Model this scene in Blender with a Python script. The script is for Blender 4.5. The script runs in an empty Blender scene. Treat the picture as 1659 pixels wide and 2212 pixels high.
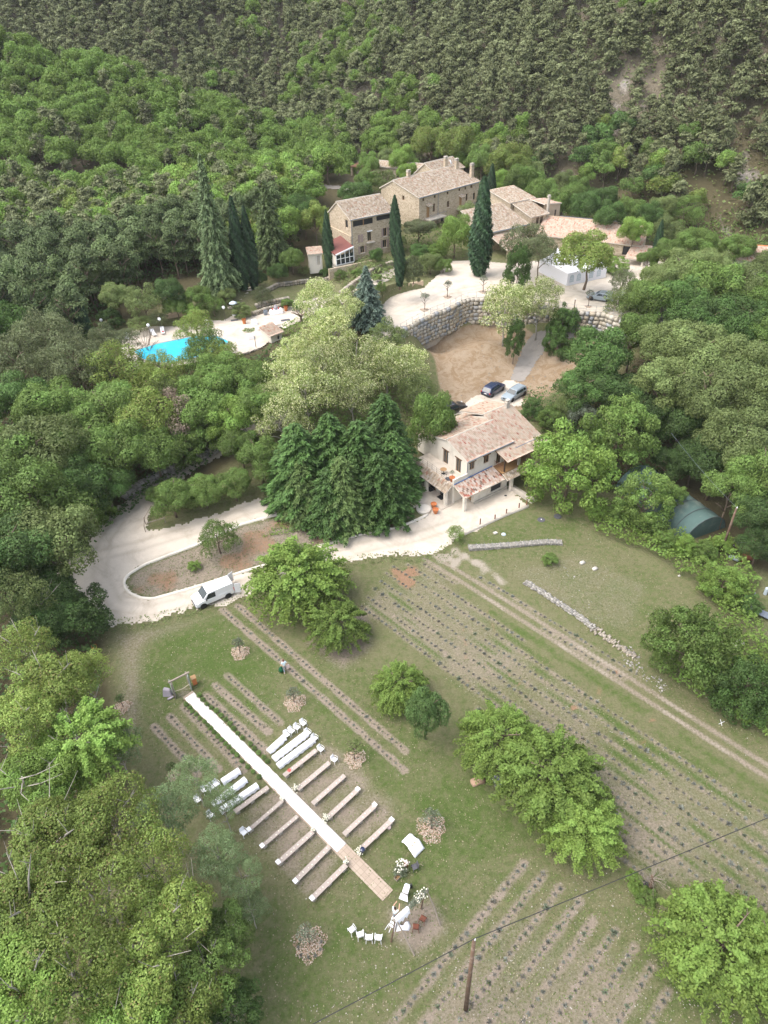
import bpy, bmesh, math, random
import numpy as np
from mathutils import Vector
S = bpy.context.scene
COL = S.collection
# ---------------------------------------------------------------- camera
H = 58.0; PITCH = 37.7; ROLL = -1.89; F = 1536.0      # F in units of a 1659 px wide picture
cam = bpy.data.cameras.new('camera'); camo = bpy.data.objects.new('camera', cam); COL.objects.link(camo)
cam.sensor_fit = 'HORIZONTAL'; cam.sensor_width = 24.0; cam.lens = 24.0 * F / 1659.0
cam.clip_start = 0.5; cam.clip_end = 3000
def _rx(a): c, s = math.cos(a), math.sin(a); return np.array([[1, 0, 0], [0, c, -s], [0, s, c]])
def _rz(a): c, s = math.cos(a), math.sin(a); return np.array([[c, -s, 0], [s, c, 0], [0, 0, 1]])
RM = _rx(math.radians(90 - PITCH)) @ _rz(math.radians(ROLL))
CP = np.array([0, 0, H])
from mathutils import Matrix
camo.matrix_world = Matrix.Translation((0, 0, H)) @ Matrix([list(r) for r in RM]).to_4x4()
S.camera = camo
# ---------------------------------------------------------------- light
SUN_EL, SUN_AZ = math.radians(60), math.radians(256)      # overcast: soft light from up-left of the picture
W = bpy.data.worlds.new('World'); S.world = W; W.use_nodes = True
wn = W.node_tree; bg = wn.nodes['Background']
sky = wn.nodes.new('ShaderNodeTexSky'); sky.sky_type = 'NISHITA'; sky.sun_disc = False
sky.sun_elevation = SUN_EL; sky.sun_rotation = SUN_AZ; sky.air_density = 1.0; sky.dust_density = 4.0; sky.ozone_density = 1.0
wn.links.new(sky.outputs[0], bg.inputs[0]); bg.inputs[1].default_value = 0.15
hsv = wn.nodes.new('ShaderNodeHueSaturation'); hsv.inputs['Saturation'].default_value = .5      # overcast: a paler sky
wn.links.new(sky.outputs[0], hsv.inputs['Color']); wn.links.new(hsv.outputs[0], bg.inputs[0])
sl = bpy.data.lights.new('sun', 'SUN'); sl.energy = 0.8; sl.angle = math.radians(60); sl.color = (1, .94, .85)
so = bpy.data.objects.new('sun', sl); COL.objects.link(so); so.location = (0, 0, 200)
sd = Vector((math.sin(SUN_AZ) * math.cos(SUN_EL), math.cos(SUN_AZ) * math.cos(SUN_EL), math.sin(SUN_EL)))
so.rotation_euler = sd.to_track_quat('Z', 'Y').to_euler()
S.view_settings.view_transform = 'Standard'; S.view_settings.look = 'None'
S.view_settings.exposure = 1.48; S.view_settings.gamma = 1
S.render.engine = 'CYCLES'
S.cycles.max_bounces = 5; S.cycles.diffuse_bounces = 4; S.cycles.transmission_bounces = 2; S.cycles.transparent_max_bounces = 4
S.cycles.use_denoising = True
RNG = np.random.default_rng(7); random.seed(7)
# ---------------------------------------------------------------- pixel <-> place
def ray(u, v): return RM @ np.array([(u - 829.5) / F, -(v - 1106) / F, -1.0])
def P(u, v, z=0.0):
    d = ray(u, v); t = (z - H) / d[2]; return CP + t * d
def proj(p):
    q = RM.T @ (np.array(p, float) - CP); return 829.5 + F * q[0] / -q[2], 1106 - F * q[1] / -q[2]
def crop(ox, oy, s): return lambda x, y: ((ox + x / s) / 1.2345, (oy + y / s) / 1.2345)
c1 = crop(800, 380, 2.765); c2 = crop(1300, 500, 2.765); c3 = crop(300, 700, 2.765); c4 = crop(1050, 980, 3.318)
c5 = crop(380, 1480, 2.765); c6 = crop(400, 1780, 3.318); c7 = crop(1000, 750, 3.318); k5 = crop(700, 700, 2.765)
k6 = crop(1400, 700, 2.56)
g1 = crop(500, 2000, 2.765); g2 = crop(680, 1880, 4.1475); g3 = crop(900, 2150, 4.1475); g4 = crop(1200, 1900, 1.956)
g5 = crop(1200, 1300, 1.956); g6 = crop(0, 1900, 2.0737); g7 = crop(1700, 1450, 4.767)
q1 = crop(900, 1450, 2.765); q2 = crop(1448, 1650, 2.765); q3 = crop(1000, 2231, 2.765); q4 = crop(1448, 2231, 2.765); q5 = crop(700, 2250, 3.318)
w1 = crop(1180, 1080, 5.184)
# ---------------------------------------------------------------- terrain height
CT = []
def cd(z, *pts, f=None):
    for p in pts:
        if f: p = f(*p)
        w = P(p[0], p[1], z); CT.append((w[0], w[1], z))
def cw(*pts):
    CT.extend(pts)
cd(0, (250, 1360), (840, 1935), (0, 2212), (1659, 2212), (1659, 1500), (1200, 1500), (1300, 1150), (700, 1290), (400, 1700), (1100, 1200), (1659, 1900), (300, 1325), (450, 1305), (700, 1190), (900, 1140), (1145, 1092), (1450, 1250), (1000, 1090), (930, 1110), (1540, 1180), (1659, 1300), (180, 1290))
cw((8, 78, 0), (12, 78.5, -.2), (18, 82, 0), (22, 84, 0), (25, 82, 0), (15, 84, -.1), (30, 80, 0))
cd(.4, (190, 1190)); cd(1.0, (300, 1150), (450, 1128)); cd(.9, (480, 1180), (600, 1180)); cd(1.6, (620, 1090)); cd(1.2, (300, 1065), (750, 1120)); cd(2.6, (440, 990), (520, 1030)); cd(4, (550, 930)); cd(5, (640, 900))
cd(3, (1000, 885), (1130, 840), (1080, 850), (1110, 870), (1170, 880)); cd(1.5, (890, 1000)); cw((5, 84, .6), (3, 90, 2), (12, 92, 2.8), (20, 92, 2.9))
cd(6.3, (380, 520), (500, 480), (650, 445), (750, 415), (900, 368), (1000, 360), (1150, 380), f=c7); cd(6.0, (520, 640), (700, 610), (1000, 540), f=c7); cd(6.8, (1290, 720), f=lambda a, b: (a, b)); cd(7, (1230, 728)); cd(3.6, (620, 900), (780, 1010), (1220, 850), f=c7); cd(5.5, (1350, 600), f=c7); cd(6.5, (1500, 520), f=c7); cd(5.0, (1550, 700), f=c7)
cw((-4, 108.5, 10), (5, 114, 10.7), (9, 118.5, 10.7), (14, 124, 10.7), (22, 124, 10.7), (30, 120, 10.7), (38, 117, 10.7), (10, 128, 10.8), (25, 130, 10.8), (42, 130, 10.8), (52, 128, 10.8), (60, 130, 10.5), (-4, 143, 10.9), (4, 143, 10.9), (10, 156, 12), (20, 150, 11.2), (35, 150, 11), (50, 142, 10.9), (25, 170, 13), (36, 165, 11), (-1, 150, 11), (12, 165, 13), (0, 190, 15), (12, 188, 14.5), (-10, 200, 15), (55, 150, 9))
cd(8, (150, 650), (860, 600), (320, 740), (700, 520), (1000, 640), (1100, 600), (1500, 330), (1300, 330), (905, 410), (100, 600), (1180, 600), (1380, 430), f=c3); cd(8.2, (640, 620), (680, 600))
cd(9.5, (560, 615), (640, 590), (300, 640)); cd(10, (480, 640)); cd(9, (150, 720), (20, 760))
cw((-60, 100, 6), (-70, 60, 3), (-60, 20, 0), (-40, 30, -.5), (-45, 50, .5), (-90, 150, 9), (-55, 152, 9.5), (-32, 150, 10), (-120, 100, 8), (-120, 30, 4), (-20, 100, 5.5), (-12, 100, 5.5), (-30, 92, 3), (-4, 96, 4.5), (-45, 90, 3.5), (-36, 100, 6))
cw((44, 85, 0), (50, 100, 2.5), (60, 118, 7), (45, 105, 5), (36, 98, 4), (70, 80, 1), (80, 110, 6), (60, 60, 0), (80, 30, 0), (75, 140, 8), (100, 120, 10))
cw((-11, 243, 11), (87, 158, 7), (50, 185, 8), (20, 215, 9), (120, 125, 7), (-40, 262, 12), (-100, 275, 15), (-200, 290, 20), (0, 300, 8), (100, 250, 5), (200, 150, 5), (0, 420, 5), (-200, 420, 8), (200, 350, 3), (200, -30, 3), (-200, -30, 3), (0, -40, 0))
cw((-90, 196, 14), (-60, 195, 14), (-27, 190, 14), (-130, 198, 14), (-200, 205, 16), (-200, 240, 52))
for u, v, y in ((-60, 30, 240), (0, 45, 240), (150, 78, 240), (300, 125, 238), (450, 180, 236), (560, 240, 232), (640, 300, 228), (700, 370, 220)):
    d = ray(u, v); t = y / d[1]; CT.append((d[0] * t, y, H + d[2] * t - 10.0))
for u, v, y in ((0, 220, 220), (200, 240, 219), (400, 290, 214), (560, 340, 206)):
    d = ray(u, v); t = y / d[1]; CT.append((d[0] * t, y, H + d[2] * t - 7.0))
CT = np.array(CT, float)
def _phi(r2): return np.sqrt(r2 + 9.0)
_n = len(CT)
_d2 = (CT[:, None, 0] - CT[None, :, 0]) ** 2 + (CT[:, None, 1] - CT[None, :, 1]) ** 2
_A = _phi(_d2) - 0.0; _A[np.arange(_n), np.arange(_n)] += -0.02
_B = np.zeros((_n + 1, _n + 1)); _B[:_n, :_n] = _A; _B[:_n, _n] = 1; _B[_n, :_n] = 1
_w = np.linalg.solve(_B, np.r_[CT[:, 2], 0])
def hfar(x, y):
    dA = ((x + 11) * 83 + (y - 243) * 98) / 128.4
    dB = (y - 268) - 0.1 * x
    d = np.maximum(dA, dB)
    rid = 2.2 * np.sin(x * .09 + y * .05) + 1.4 * np.sin(x * .21 - y * .11)
    return 8 + .66 * d + rid * np.clip(d / 20, 0, 1)
def hh(x, y):
    x = np.asarray(x, float); y = np.asarray(y, float); sh = x.shape; x = x.ravel(); y = y.ravel()
    out = np.empty(x.shape)
    for i in range(0, len(x), 20000):
        a = x[i:i + 20000, None] - CT[None, :, 0]; b = y[i:i + 20000, None] - CT[None, :, 1]
        out[i:i + 20000] = _phi(a * a + b * b) @ _w[:-1] + _w[-1]
    # field: keep it level
    fl = np.clip((66 - y) / 6, 0, 1) * np.clip((x + 30) / 6, 0, 1) * np.clip((46 - x) / 8, 0, 1)
    out = out * (1 - fl) + 0 * fl
    f = hfar(x, y); k = 5.0
    m = np.maximum(out, f) + np.log1p(np.exp(-np.abs(out - f) / 1.5)) * 1.5 * (np.abs(out - f) < 12)
    m = np.where(y > 175, m, out + np.clip((y - 140) / 35, 0, 1) * (m - out)); 
    m = np.where((x > 60), np.maximum(m, f), m)
    return m.reshape(sh)
def h1(x, y): return float(hh(np.array([x]), np.array([y]))[0])
def G(u, v, off=0.0, f=None):
    """where the line of sight meets the ground raised by off; returns a ground point (x, y, ground z)"""
    if f: u, v = f(u, v)
    d = ray(u, v); ts = np.linspace(20, 520, 1001); pts = CP + ts[:, None] * (d / np.linalg.norm(d))
    g = hh(pts[:, 0], pts[:, 1]) + off; below = np.nonzero(pts[:, 2] < g)[0]
    i = below[0] if len(below) else 1000
    a, b = pts[max(i - 1, 0)], pts[i]; ga, gb = a[2] - g[max(i - 1, 0)], b[2] - g[i]
    t = ga / (ga - gb) if ga != gb else 0; p = a + (b - a) * np.clip(t, 0, 1)
    return np.array([p[0], p[1], h1(p[0], p[1])])
def Gs(pts, f=None): return [G(*p, f=f) for p in pts]
def depth(p): return float(-(RM.T @ (np.array(p, float) - CP))[2])
# ---------------------------------------------------------------- object helpers
def link(o): COL.objects.link(o); return o
def tag(o, label=None, cat=None, group=None, kind=None):
    if label: o['label'] = label
    if cat: o['category'] = cat
    if group: o['group'] = group
    if kind: o['kind'] = kind
    return o
def thing(name, label, cat, loc=(0, 0, 0), rz=0.0, group=None):
    o = link(bpy.data.objects.new(name, None)); o.location = loc; o.rotation_euler = (0, 0, rz); o.empty_display_size = .2
    return tag(o, label, cat, group)
def npmesh(name, V, Fc, mat=None, smooth=False, attrs=None, uv=None):
    """V (n,3); Fc (m,3|4) int array"""
    V = np.asarray(V, np.float32); Fc = np.asarray(Fc, np.int32); m, k = Fc.shape
    me = bpy.data.meshes.new(name); me.vertices.add(len(V)); me.vertices.foreach_set('co', V.ravel())
    me.loops.add(m * k); me.loops.foreach_set('vertex_index', Fc.ravel())
    me.polygons.add(m); me.polygons.foreach_set('loop_start', np.arange(0, m * k, k, dtype=np.int32))
    me.polygons.foreach_set('loop_total', np.full(m, k, np.int32))
    if smooth: me.polygons.foreach_set('use_smooth', np.ones(m, bool))
    if attrs:
        for an, (ty, dat) in attrs.items():
            at = me.attributes.new(an, ty, 'POINT'); at.data.foreach_set('color' if ty == 'FLOAT_COLOR' else 'value', np.asarray(dat, np.float32).ravel())
    me.update(calc_edges=True)
    if mat: me.materials.append(mat)
    return me
def mobj(name, me, parent=None, loc=(0, 0, 0), rot=(0, 0, 0), scale=(1, 1, 1)):
    o = link(bpy.data.objects.new(name, me)); o.location = loc; o.rotation_euler = rot; o.scale = scale
    if parent: o.parent = parent
    return o
class MB:
    def __init__(s): s.v = []; s.f = []; s.uv = {}
    def add(s, vs, fs):
        n = len(s.v); s.v.extend([tuple(map(float, v)) for v in vs]); s.f.extend([tuple(i + n for i in f) for f in fs]); return s
    def box(s, c, d, rz=0.0, rx=0.0, ry=0.0):
        m = Matrix.Rotation(rz, 3, 'Z') @ Matrix.Rotation(ry, 3, 'Y') @ Matrix.Rotation(rx, 3, 'X')
        vs = [Vector(c) + m @ Vector((sx * d[0] / 2, sy * d[1] / 2, sz * d[2] / 2)) for sz in (-1, 1) for sx, sy in ((-1, -1), (1, -1), (1, 1), (-1, 1))]
        return s.add(vs, [(3, 2, 1, 0), (4, 5, 6, 7), (0, 1, 5, 4), (1, 2, 6, 5), (2, 3, 7, 6), (3, 0, 4, 7)])
    def b2(s, x0, x1, y0, y1, z0, z1): return s.box(((x0 + x1) / 2, (y0 + y1) / 2, (z0 + z1) / 2), (x1 - x0, y1 - y0, z1 - z0))
    def tube(s, pts, rs, n=8, cap=True):
        pts = [Vector(p) for p in pts]
        if not hasattr(rs, '__len__'): rs = [rs] * len(pts)
        rings = []; prev = None
        for i, p in enumerate(pts):
            t = (pts[min(i + 1, len(pts) - 1)] - pts[max(i - 1, 0)]).normalized()
            a = prev if prev is not None else (Vector((0, 0, 1)) if abs(t.z) < .9 else Vector((1, 0, 0)))
            b = t.cross(a).normalized(); a = b.cross(t).normalized(); prev = a
            rings.append([p + (a * math.cos(q) + b * math.sin(q)) * rs[i] for q in [2 * math.pi * j / n for j in range(n)]])
        vs = [v for r in rings for v in r]; fs = []
        for i in range(len(pts) - 1):
            for j in range(n): k = (j + 1) % n; fs.append((i * n + j, i * n + k, (i + 1) * n + k, (i + 1) * n + j))
        if cap: fs.append(tuple(range(n - 1, -1, -1))); fs.append(tuple((len(pts) - 1) * n + j for j in range(n)))
        return s.add(vs, fs)
    def lathe(s, prof, n=20, c=(0, 0, 0)):
        vs = [(c[0] + r * math.cos(2 * math.pi * j / n), c[1] + r * math.sin(2 * math.pi * j / n), c[2] + z) for r, z in prof for j in range(n)]
        fs = [(i * n + j, i * n + (j + 1) % n, (i + 1) * n + (j + 1) % n, (i + 1) * n + j) for i in range(len(prof) - 1) for j in range(n)]
        fs.append(tuple(range(n - 1, -1, -1))); fs.append(tuple((len(prof) - 1) * n + j for j in range(n)))
        return s.add(vs, fs)
    def prism(s, poly, z0, z1):
        n = len(poly); vs = [(p[0], p[1], z0) for p in poly] + [(p[0], p[1], z1) for p in poly]
        return s.add(vs, [tuple(range(n - 1, -1, -1)), tuple(range(n, 2 * n))] + [(i, (i + 1) % n, n + (i + 1) % n, n + i) for i in range(n)])
    def quad(s, *p): return s.add(p, [tuple(range(len(p)))])
    def mesh(s, name, mat, smooth=False, bevel=0.0):
        me = bpy.data.meshes.new(name); me.from_pydata(s.v, [], s.f)
        bm = bmesh.new(); bm.from_mesh(me); bmesh.ops.recalc_face_normals(bm, faces=bm.faces)
        if bevel: bmesh.ops.bevel(bm, geom=[e for e in bm.edges if len(e.link_faces) == 2 and e.calc_face_angle(0) > .5], offset=bevel, segments=2, affect='EDGES')
        bm.to_mesh(me); bm.free()
        if smooth: me.polygons.foreach_set('use_smooth', np.ones(len(me.polygons), bool))
        me.materials.append(mat); return me
    def obj(s, name, mat, parent=None, smooth=False, bevel=0.0, **k): return mobj(name, s.mesh(name, mat, smooth, bevel), parent, **k)
def copy_tree(o, parent=None):
    c = o.copy(); COL.objects.link(c); c.parent = parent
    for ch in list(o.children): copy_tree(ch, c)
    return c
# ---------------------------------------------------------------- materials
def srgb(r, g, b): return tuple(((c / 255) / 12.92 if c / 255 <= .04045 else ((c / 255 + .055) / 1.055) ** 2.4) for c in (r, g, b)) + (1,)
def newmat(name):
    m = bpy.data.materials.new(name); m.use_nodes = True; nt = m.node_tree; return m, nt, nt.nodes['Principled BSDF']
def nd(nt, ty, **k):
    n = nt.nodes.new(ty)
    for a, b in k.items():
        if a.startswith('i_'): n.inputs[a[2:].replace('_', ' ')].default_value = b
        else: setattr(n, a, b)
    return n
def mixc(nt, fac, a, b, mode='MIX'):
    n = nt.nodes.new('ShaderNodeMix'); n.data_type = 'RGBA'; n.blend_type = mode; n.clamp_factor = True
    for s, x in ((0, fac), (6, a), (7, b)):
        if hasattr(x, 'links'): nt.links.new(x, n.inputs[s])
        else: n.inputs[s].default_value = x
    return n.outputs[2]
def math_(nt, op, a, b=None, c=None, clamp=False):
    n = nt.nodes.new('ShaderNodeMath'); n.operation = op; n.use_clamp = clamp
    for i, x in enumerate((a, b, c)):
        if x is None: continue
        if hasattr(x, 'links'): nt.links.new(x, n.inputs[i])
        else: n.inputs[i].default_value = x
    return n.outputs[0]
def noise(nt, vec, scale, detail=4, rough=.55, dist=0.0):
    n = nd(nt, 'ShaderNodeTexNoise'); n.inputs['Scale'].default_value = scale; n.inputs['Detail'].default_value = detail; n.inputs['Roughness'].default_value = rough; n.inputs['Distortion'].default_value = dist
    if vec is not None: nt.links.new(vec, n.inputs['Vector'])
    return n.outputs['Fac']
def ramp(nt, fac, stops, const=False):
    n = nd(nt, 'ShaderNodeValToRGB'); cr = n.color_ramp
    if const: cr.interpolation = 'CONSTANT'
    while len(cr.elements) < len(stops): cr.elements.new(.5)
    for e, (p, c) in zip(cr.elements, stops): e.position = p; e.color = c if len(c) == 4 else (*c, 1)
    nt.links.new(fac, n.inputs[0]); return n.outputs[0]
def geo(nt): return nd(nt, 'ShaderNodeNewGeometry')
def objco(nt): return nd(nt, 'ShaderNodeTexCoord').outputs['Object']
def bump(nt, hgt, st=.3, dist=.05):
    b = nd(nt, 'ShaderNodeBump'); b.inputs['Strength'].default_value = st; b.inputs['Distance'].default_value = dist; nt.links.new(hgt, b.inputs['Height']); return b.outputs[0]
def simple(name, c, rough=.6, var=.12, scale=6, metal=0.0, spec=.4, bmp=0.0, dirt=None):
    m, nt, p = newmat(name); v = objco(nt)
    a = tuple(x * (1 - var) for x in c[:3]) + (1,); b = tuple(min(1, x * (1 + var)) for x in c[:3]) + (1,)
    col = mixc(nt, noise(nt, v, scale, 5), a, b)
    if dirt: col = mixc(nt, ramp(nt, noise(nt, v, scale * .35, 6, .65), [(.5, (0, 0, 0)), (.72, (1, 1, 1))]), col, dirt)
    nt.links.new(col, p.inputs['Base Color']); p.inputs['Roughness'].default_value = rough; p.inputs['Metallic'].default_value = metal; p.inputs['Specular IOR Level'].default_value = spec
    if bmp: nt.links.new(bump(nt, noise(nt, v, scale * 6, 4), bmp, .02), p.inputs['Normal'])
    return m
def foliage(name, dark, light, tr=.36, accent=None, acc=0.15):
    m, nt, p = newmat(name); g = geo(nt); oi = nd(nt, 'ShaderNodeObjectInfo'); at = nd(nt, 'ShaderNodeAttribute', attribute_name='tint')
    f = math_(nt, 'ADD', math_(nt, 'MULTIPLY', g.outputs['Random Per Island'], .4), math_(nt, 'MULTIPLY', at.outputs['Fac'], .6))  # tint mixes random leaf tone with painted light and dark clumps
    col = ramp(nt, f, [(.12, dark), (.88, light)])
    if accent is not None:
        wnz = nd(nt, 'ShaderNodeTexWhiteNoise', noise_dimensions='1D'); nt.links.new(g.outputs['Random Per Island'], wnz.inputs['W'])
        col = mixc(nt, math_(nt, 'LESS_THAN', wnz.outputs['Value'], acc), col, accent)
    br = math_(nt, 'MULTIPLY_ADD', oi.outputs['Random'], .5, .88)
    hs = nd(nt, 'ShaderNodeHueSaturation'); nt.links.new(col, hs.inputs['Color']); nt.links.new(br, hs.inputs['Value'])
    hs.inputs['Saturation'].default_value = .98
    nt.links.new(math_(nt, 'MULTIPLY_ADD', at.outputs['Fac'], .03, .487), hs.inputs['Hue'])
    c = hs.outputs[0]
    nt.links.new(c, p.inputs['Base Color']); p.inputs['Roughness'].default_value = .6; p.inputs['Specular IOR Level'].default_value = .25
    t = nd(nt, 'ShaderNodeBsdfTranslucent'); nt.links.new(c, t.inputs['Color'])
    mx = nd(nt, 'ShaderNodeMixShader'); mx.inputs[0].default_value = tr
    nt.links.new(p.outputs[0], mx.inputs[1]); nt.links.new(t.outputs[0], mx.inputs[2]); nt.links.new(mx.outputs[0], nt.nodes['Material Output'].inputs[0])
    return m
def tiles(name, cols, mossy=.2):
    """clay canal tiles: UV in metres, one colour per tile"""
    m, nt, p = newmat(name); uv = nd(nt, 'ShaderNodeUVMap').outputs[0]
    sx = nd(nt, 'ShaderNodeSeparateXYZ'); nt.links.new(uv, sx.inputs[0])
    fx = math_(nt, 'FLOOR', math_(nt, 'DIVIDE', sx.outputs[0], .25)); fy = math_(nt, 'FLOOR', math_(nt, 'ADD', math_(nt, 'DIVIDE', sx.outputs[1], .42), math_(nt, 'MULTIPLY', fx, .37)))
    cb = nd(nt, 'ShaderNodeCombineXYZ'); nt.links.new(fx, cb.inputs[0]); nt.links.new(fy, cb.inputs[1])
    wz = nd(nt, 'ShaderNodeTexWhiteNoise', noise_dimensions='2D'); nt.links.new(cb.outputs[0], wz.inputs['Vector'])
    n = len(cols); tot = sum(w for w, _ in cols); st = []; a = 0
    for w, c in cols: st.append((a / tot, c)); a += w
    col = ramp(nt, wz.outputs['Value'], st, True)
    col = mixc(nt, noise(nt, uv, 9, 5), col, mixc(nt, .3, col, srgb(150, 132, 115)), 'MIX')
    col = mixc(nt, 1.0, col, (.76, .80, .84, 1), 'MULTIPLY')
    lich = ramp(nt, noise(nt, uv, 1.3, 6, .7), [(.5, (0, 0, 0)), (.7, (mossy, mossy, mossy))])
    col = mixc(nt, lich, col, srgb(120, 110, 92))
    nt.links.new(col, p.inputs['Base Color']); p.inputs['Roughness'].default_value = .85; p.inputs['Specular IOR Level'].default_value = .2
    return m
def masonry(name, base, dark, light, scale=3.0):
    m, nt, p = newmat(name); v = objco(nt)
    mp = nd(nt, 'ShaderNodeMapping'); mp.inputs['Scale'].default_value = (1, 1, 1.7); nt.links.new(v, mp.inputs[0])
    vo = nd(nt, 'ShaderNodeTexVoronoi'); vo.inputs['Scale'].default_value = scale; nt.links.new(mp.outputs[0], vo.inputs['Vector'])
    ve = nd(nt, 'ShaderNodeTexVoronoi', feature='DISTANCE_TO_EDGE'); ve.inputs['Scale'].default_value = scale; nt.links.new(mp.outputs[0], ve.inputs['Vector'])
    bw = nd(nt, 'ShaderNodeSeparateColor'); nt.links.new(vo.outputs['Color'], bw.inputs[0])
    col = ramp(nt, bw.outputs[0], [(0, dark), (.5, base), (1, light)])
    joint = ramp(nt, ve.outputs['Distance'], [(.0, (1, 1, 1)), (.08, (0, 0, 0))])
    col = mixc(nt, joint, col, light); col = mixc(nt, ramp(nt, noise(nt, v, .5, 6, .65), [(.45, (0, 0, 0)), (.75, (.5, .5, .5))]), col, dark)
    nt.links.new(col, p.inputs['Base Color']); p.inputs['Roughness'].default_value = .9; p.inputs['Specular IOR Level'].default_value = .15
    nt.links.new(bump(nt, ve.outputs['Distance'], .6, .05), p.inputs['Normal']); return m
def stones(name, cols):
    m, nt, p = newmat(name); g = geo(nt); v = objco(nt)
    st = [(i / len(cols), c) for i, c in enumerate(cols)]
    col = ramp(nt, g.outputs['Random Per Island'], st, True); col = mixc(nt, noise(nt, v, 5, 6, .7), mixc(nt, .55, col, (.08, .075, .07, 1)), col)
    nt.links.new(col, p.inputs['Base Color']); p.inputs['Roughness'].default_value = .9; p.inputs['Specular IOR Level'].default_value = .15
    nt.links.new(bump(nt, noise(nt, v, 9, 5), .5, .04), p.inputs['Normal']); return m
def paint(name, c, rough=.28, coat=.6):
    m, nt, p = newmat(name); nt.links.new(mixc(nt, noise(nt, objco(nt), 2, 3), tuple(x * .93 for x in c[:3]) + (1,), c), p.inputs['Base Color'])
    p.inputs['Roughness'].default_value = rough; p.inputs['Coat Weight'].default_value = coat; return m
M = dict(
    plaster=simple('lime_plaster', (.68, .63, .55, 1), .9, .07, 1.5, dirt=(.5, .45, .38, 1)), plaster2=simple('warm_plaster', (.55, .42, .30, 1), .9, .1, 1.2, dirt=(.4, .31, .22, 1)),
    farm=masonry('rubble_stone', (.46, .375, .27, 1), (.33, .265, .19, 1), (.54, .455, .345, 1)), concrete=simple('concrete', (.45, .41, .35, 1), .9, .12, 2, dirt=(.3, .27, .23, 1)),
    wood=simple('brown_wood', (.13, .065, .03, 1), .6, .3, 8), woodlight=simple('oak_wood', (.32, .19, .09, 1), .6, .2, 8), oldwood=simple('weathered_wood', (.26, .22, .18, 1), .85, .25, 6, bmp=.3), darkwood=simple('dark_wood', (.05, .03, .02, 1), .6, .3, 8),
    polewood=simple('creosote_wood', (.12, .075, .05, 1), .85, .35, 5, dirt=(.22, .18, .15, 1)), glass=paint('window_glass', (.02, .03, .035, 1), .08, .5), shutter=simple('mauve_shutter_paint', (.33, .25, .23, 1), .7, .1),
    zinc=simple('zinc', (.22, .25, .29, 1), .45, .15, metal=.4), white=simple('white_plastic', (.82, .82, .84, 1), .45, .02), cloth=simple('white_cloth', (.84, .84, .88, 1), .85, .03, 3), canvas=simple('white_canvas', (.8, .8, .84, 1), .7, .04),
    bench=simple('pale_bench_board', (.37, .315, .28, 1), .8, .12, 3, dirt=(.29, .25, .22, 1)), carpet=simple('white_carpet', (.83, .80, .76, 1), .95, .03, 4), terracotta=simple('terracotta', (.50, .17, .06, 1), .8, .2, 4),
    iron=simple('black_iron', (.03, .03, .03, 1), .5, .2), rust=simple('rusty_metal', (.17, .06, .035, 1), .8, .4, 5, dirt=(.1, .04, .03, 1)), bark=simple('bark', (.16, .12, .09, 1), .95, .35, 5, bmp=.5), palebark=simple('pale_bark', (.34, .31, .27, 1), .95, .25, 4),
    red=simple('red_paint', (.6, .06, .05, 1), .5, .1), redroof=simple('dark_red_roofing', (.17, .06, .05, 1), .7, .2), rubber=simple('rubber', (.02, .02, .02, 1), .8, .2), alloy=simple('alloy', (.3, .3, .31, 1), .35, .1, metal=.7), blackpl=simple('black_plastic', (.025, .025, .028, 1), .5, .2),
    whitepaint=paint('white_car_paint', (.80, .80, .82, 1), .35), bluepaint=paint('navy_car_paint', (.008, .018, .06, 1)), greypaint=paint('silver_blue_car_paint', (.26, .31, .35, 1)), blackpaint=paint('black_car_paint', (.015, .015, .018, 1)), taillight=paint('red_lamp', (.45, .01, .01, 1)), headlight=paint('clear_lamp', (.6, .62, .65, 1), .1),
    net=simple('green_shade_net', (.07, .12, .11, 1), .8, .2, 1.2, dirt=(.17, .20, .17, 1)), skin=simple('skin', (.55, .33, .24, 1), .6, .05), hair=simple('dark_hair', (.03, .018, .012, 1), .6, .2), redhair=simple('brown_hair', (.12, .04, .025, 1), .6, .2), tee=simple('pale_blue_tee', (.62, .74, .78, 1), .9, .05), jeans=simple('grey_jeans', (.22, .25, .28, 1), .9, .12), greenbag=simple('dark_green_bag', (.01, .09, .04, 1), .4, .2), pinkbag=simple('pale_pink_bag', (.72, .58, .56, 1), .8, .1),
    lavcloth=simple('mauve_grey_cloth', (.33, .30, .34, 1), .9, .1), sagepaint=simple('peeling_sage_paint', (.30, .36, .31, 1), .8, .12, 5, dirt=(.28, .24, .2, 1)), paving=None, blue=simple('blue_tarp', (.06, .16, .35, 1), .6, .2), greyblue=simple('pale_blue_grey_plastic', (.45, .52, .57, 1), .5, .1), rope=simple('rope', (.5, .44, .34, 1), .95, .1), flower=simple('cream_flowers', (.75, .72, .6, 1), .9, .1, 20), slate=simple('slate_grey', (.08, .08, .09, 1), .8, .15), yellow=simple('yellow', (.7, .45, .05, 1), .7, .1))
M['boulder'] = stones('boulders', [(.52, .47, .38, 1), (.58, .53, .45, 1), (.43, .43, .42, 1), (.50, .45, .36, 1), (.39, .40, .41, 1), (.60, .55, .47, 1), (.54, .46, .35, 1)])
M['limestone'] = stones('limestone_rubble', [(.38, .36, .32, 1), (.48, .45, .41, 1), (.27, .26, .24, 1), (.34, .32, .28, 1)])
M['whitestone'] = stones('white_limestone', [(.50, .46, .40, 1), (.60, .56, .50, 1), (.42, .37, .31, 1)])
M['chips'] = stones('wood_chips', [(.50, .36, .25, 1), (.58, .46, .35, 1), (.42, .28, .19, 1), (.64, .56, .47, 1)])
M['drystone'] = stones('dry_stone', [(.36, .31, .24, 1), (.42, .37, .3, 1), (.3, .27, .23, 1), (.45, .4, .33, 1)])
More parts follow.
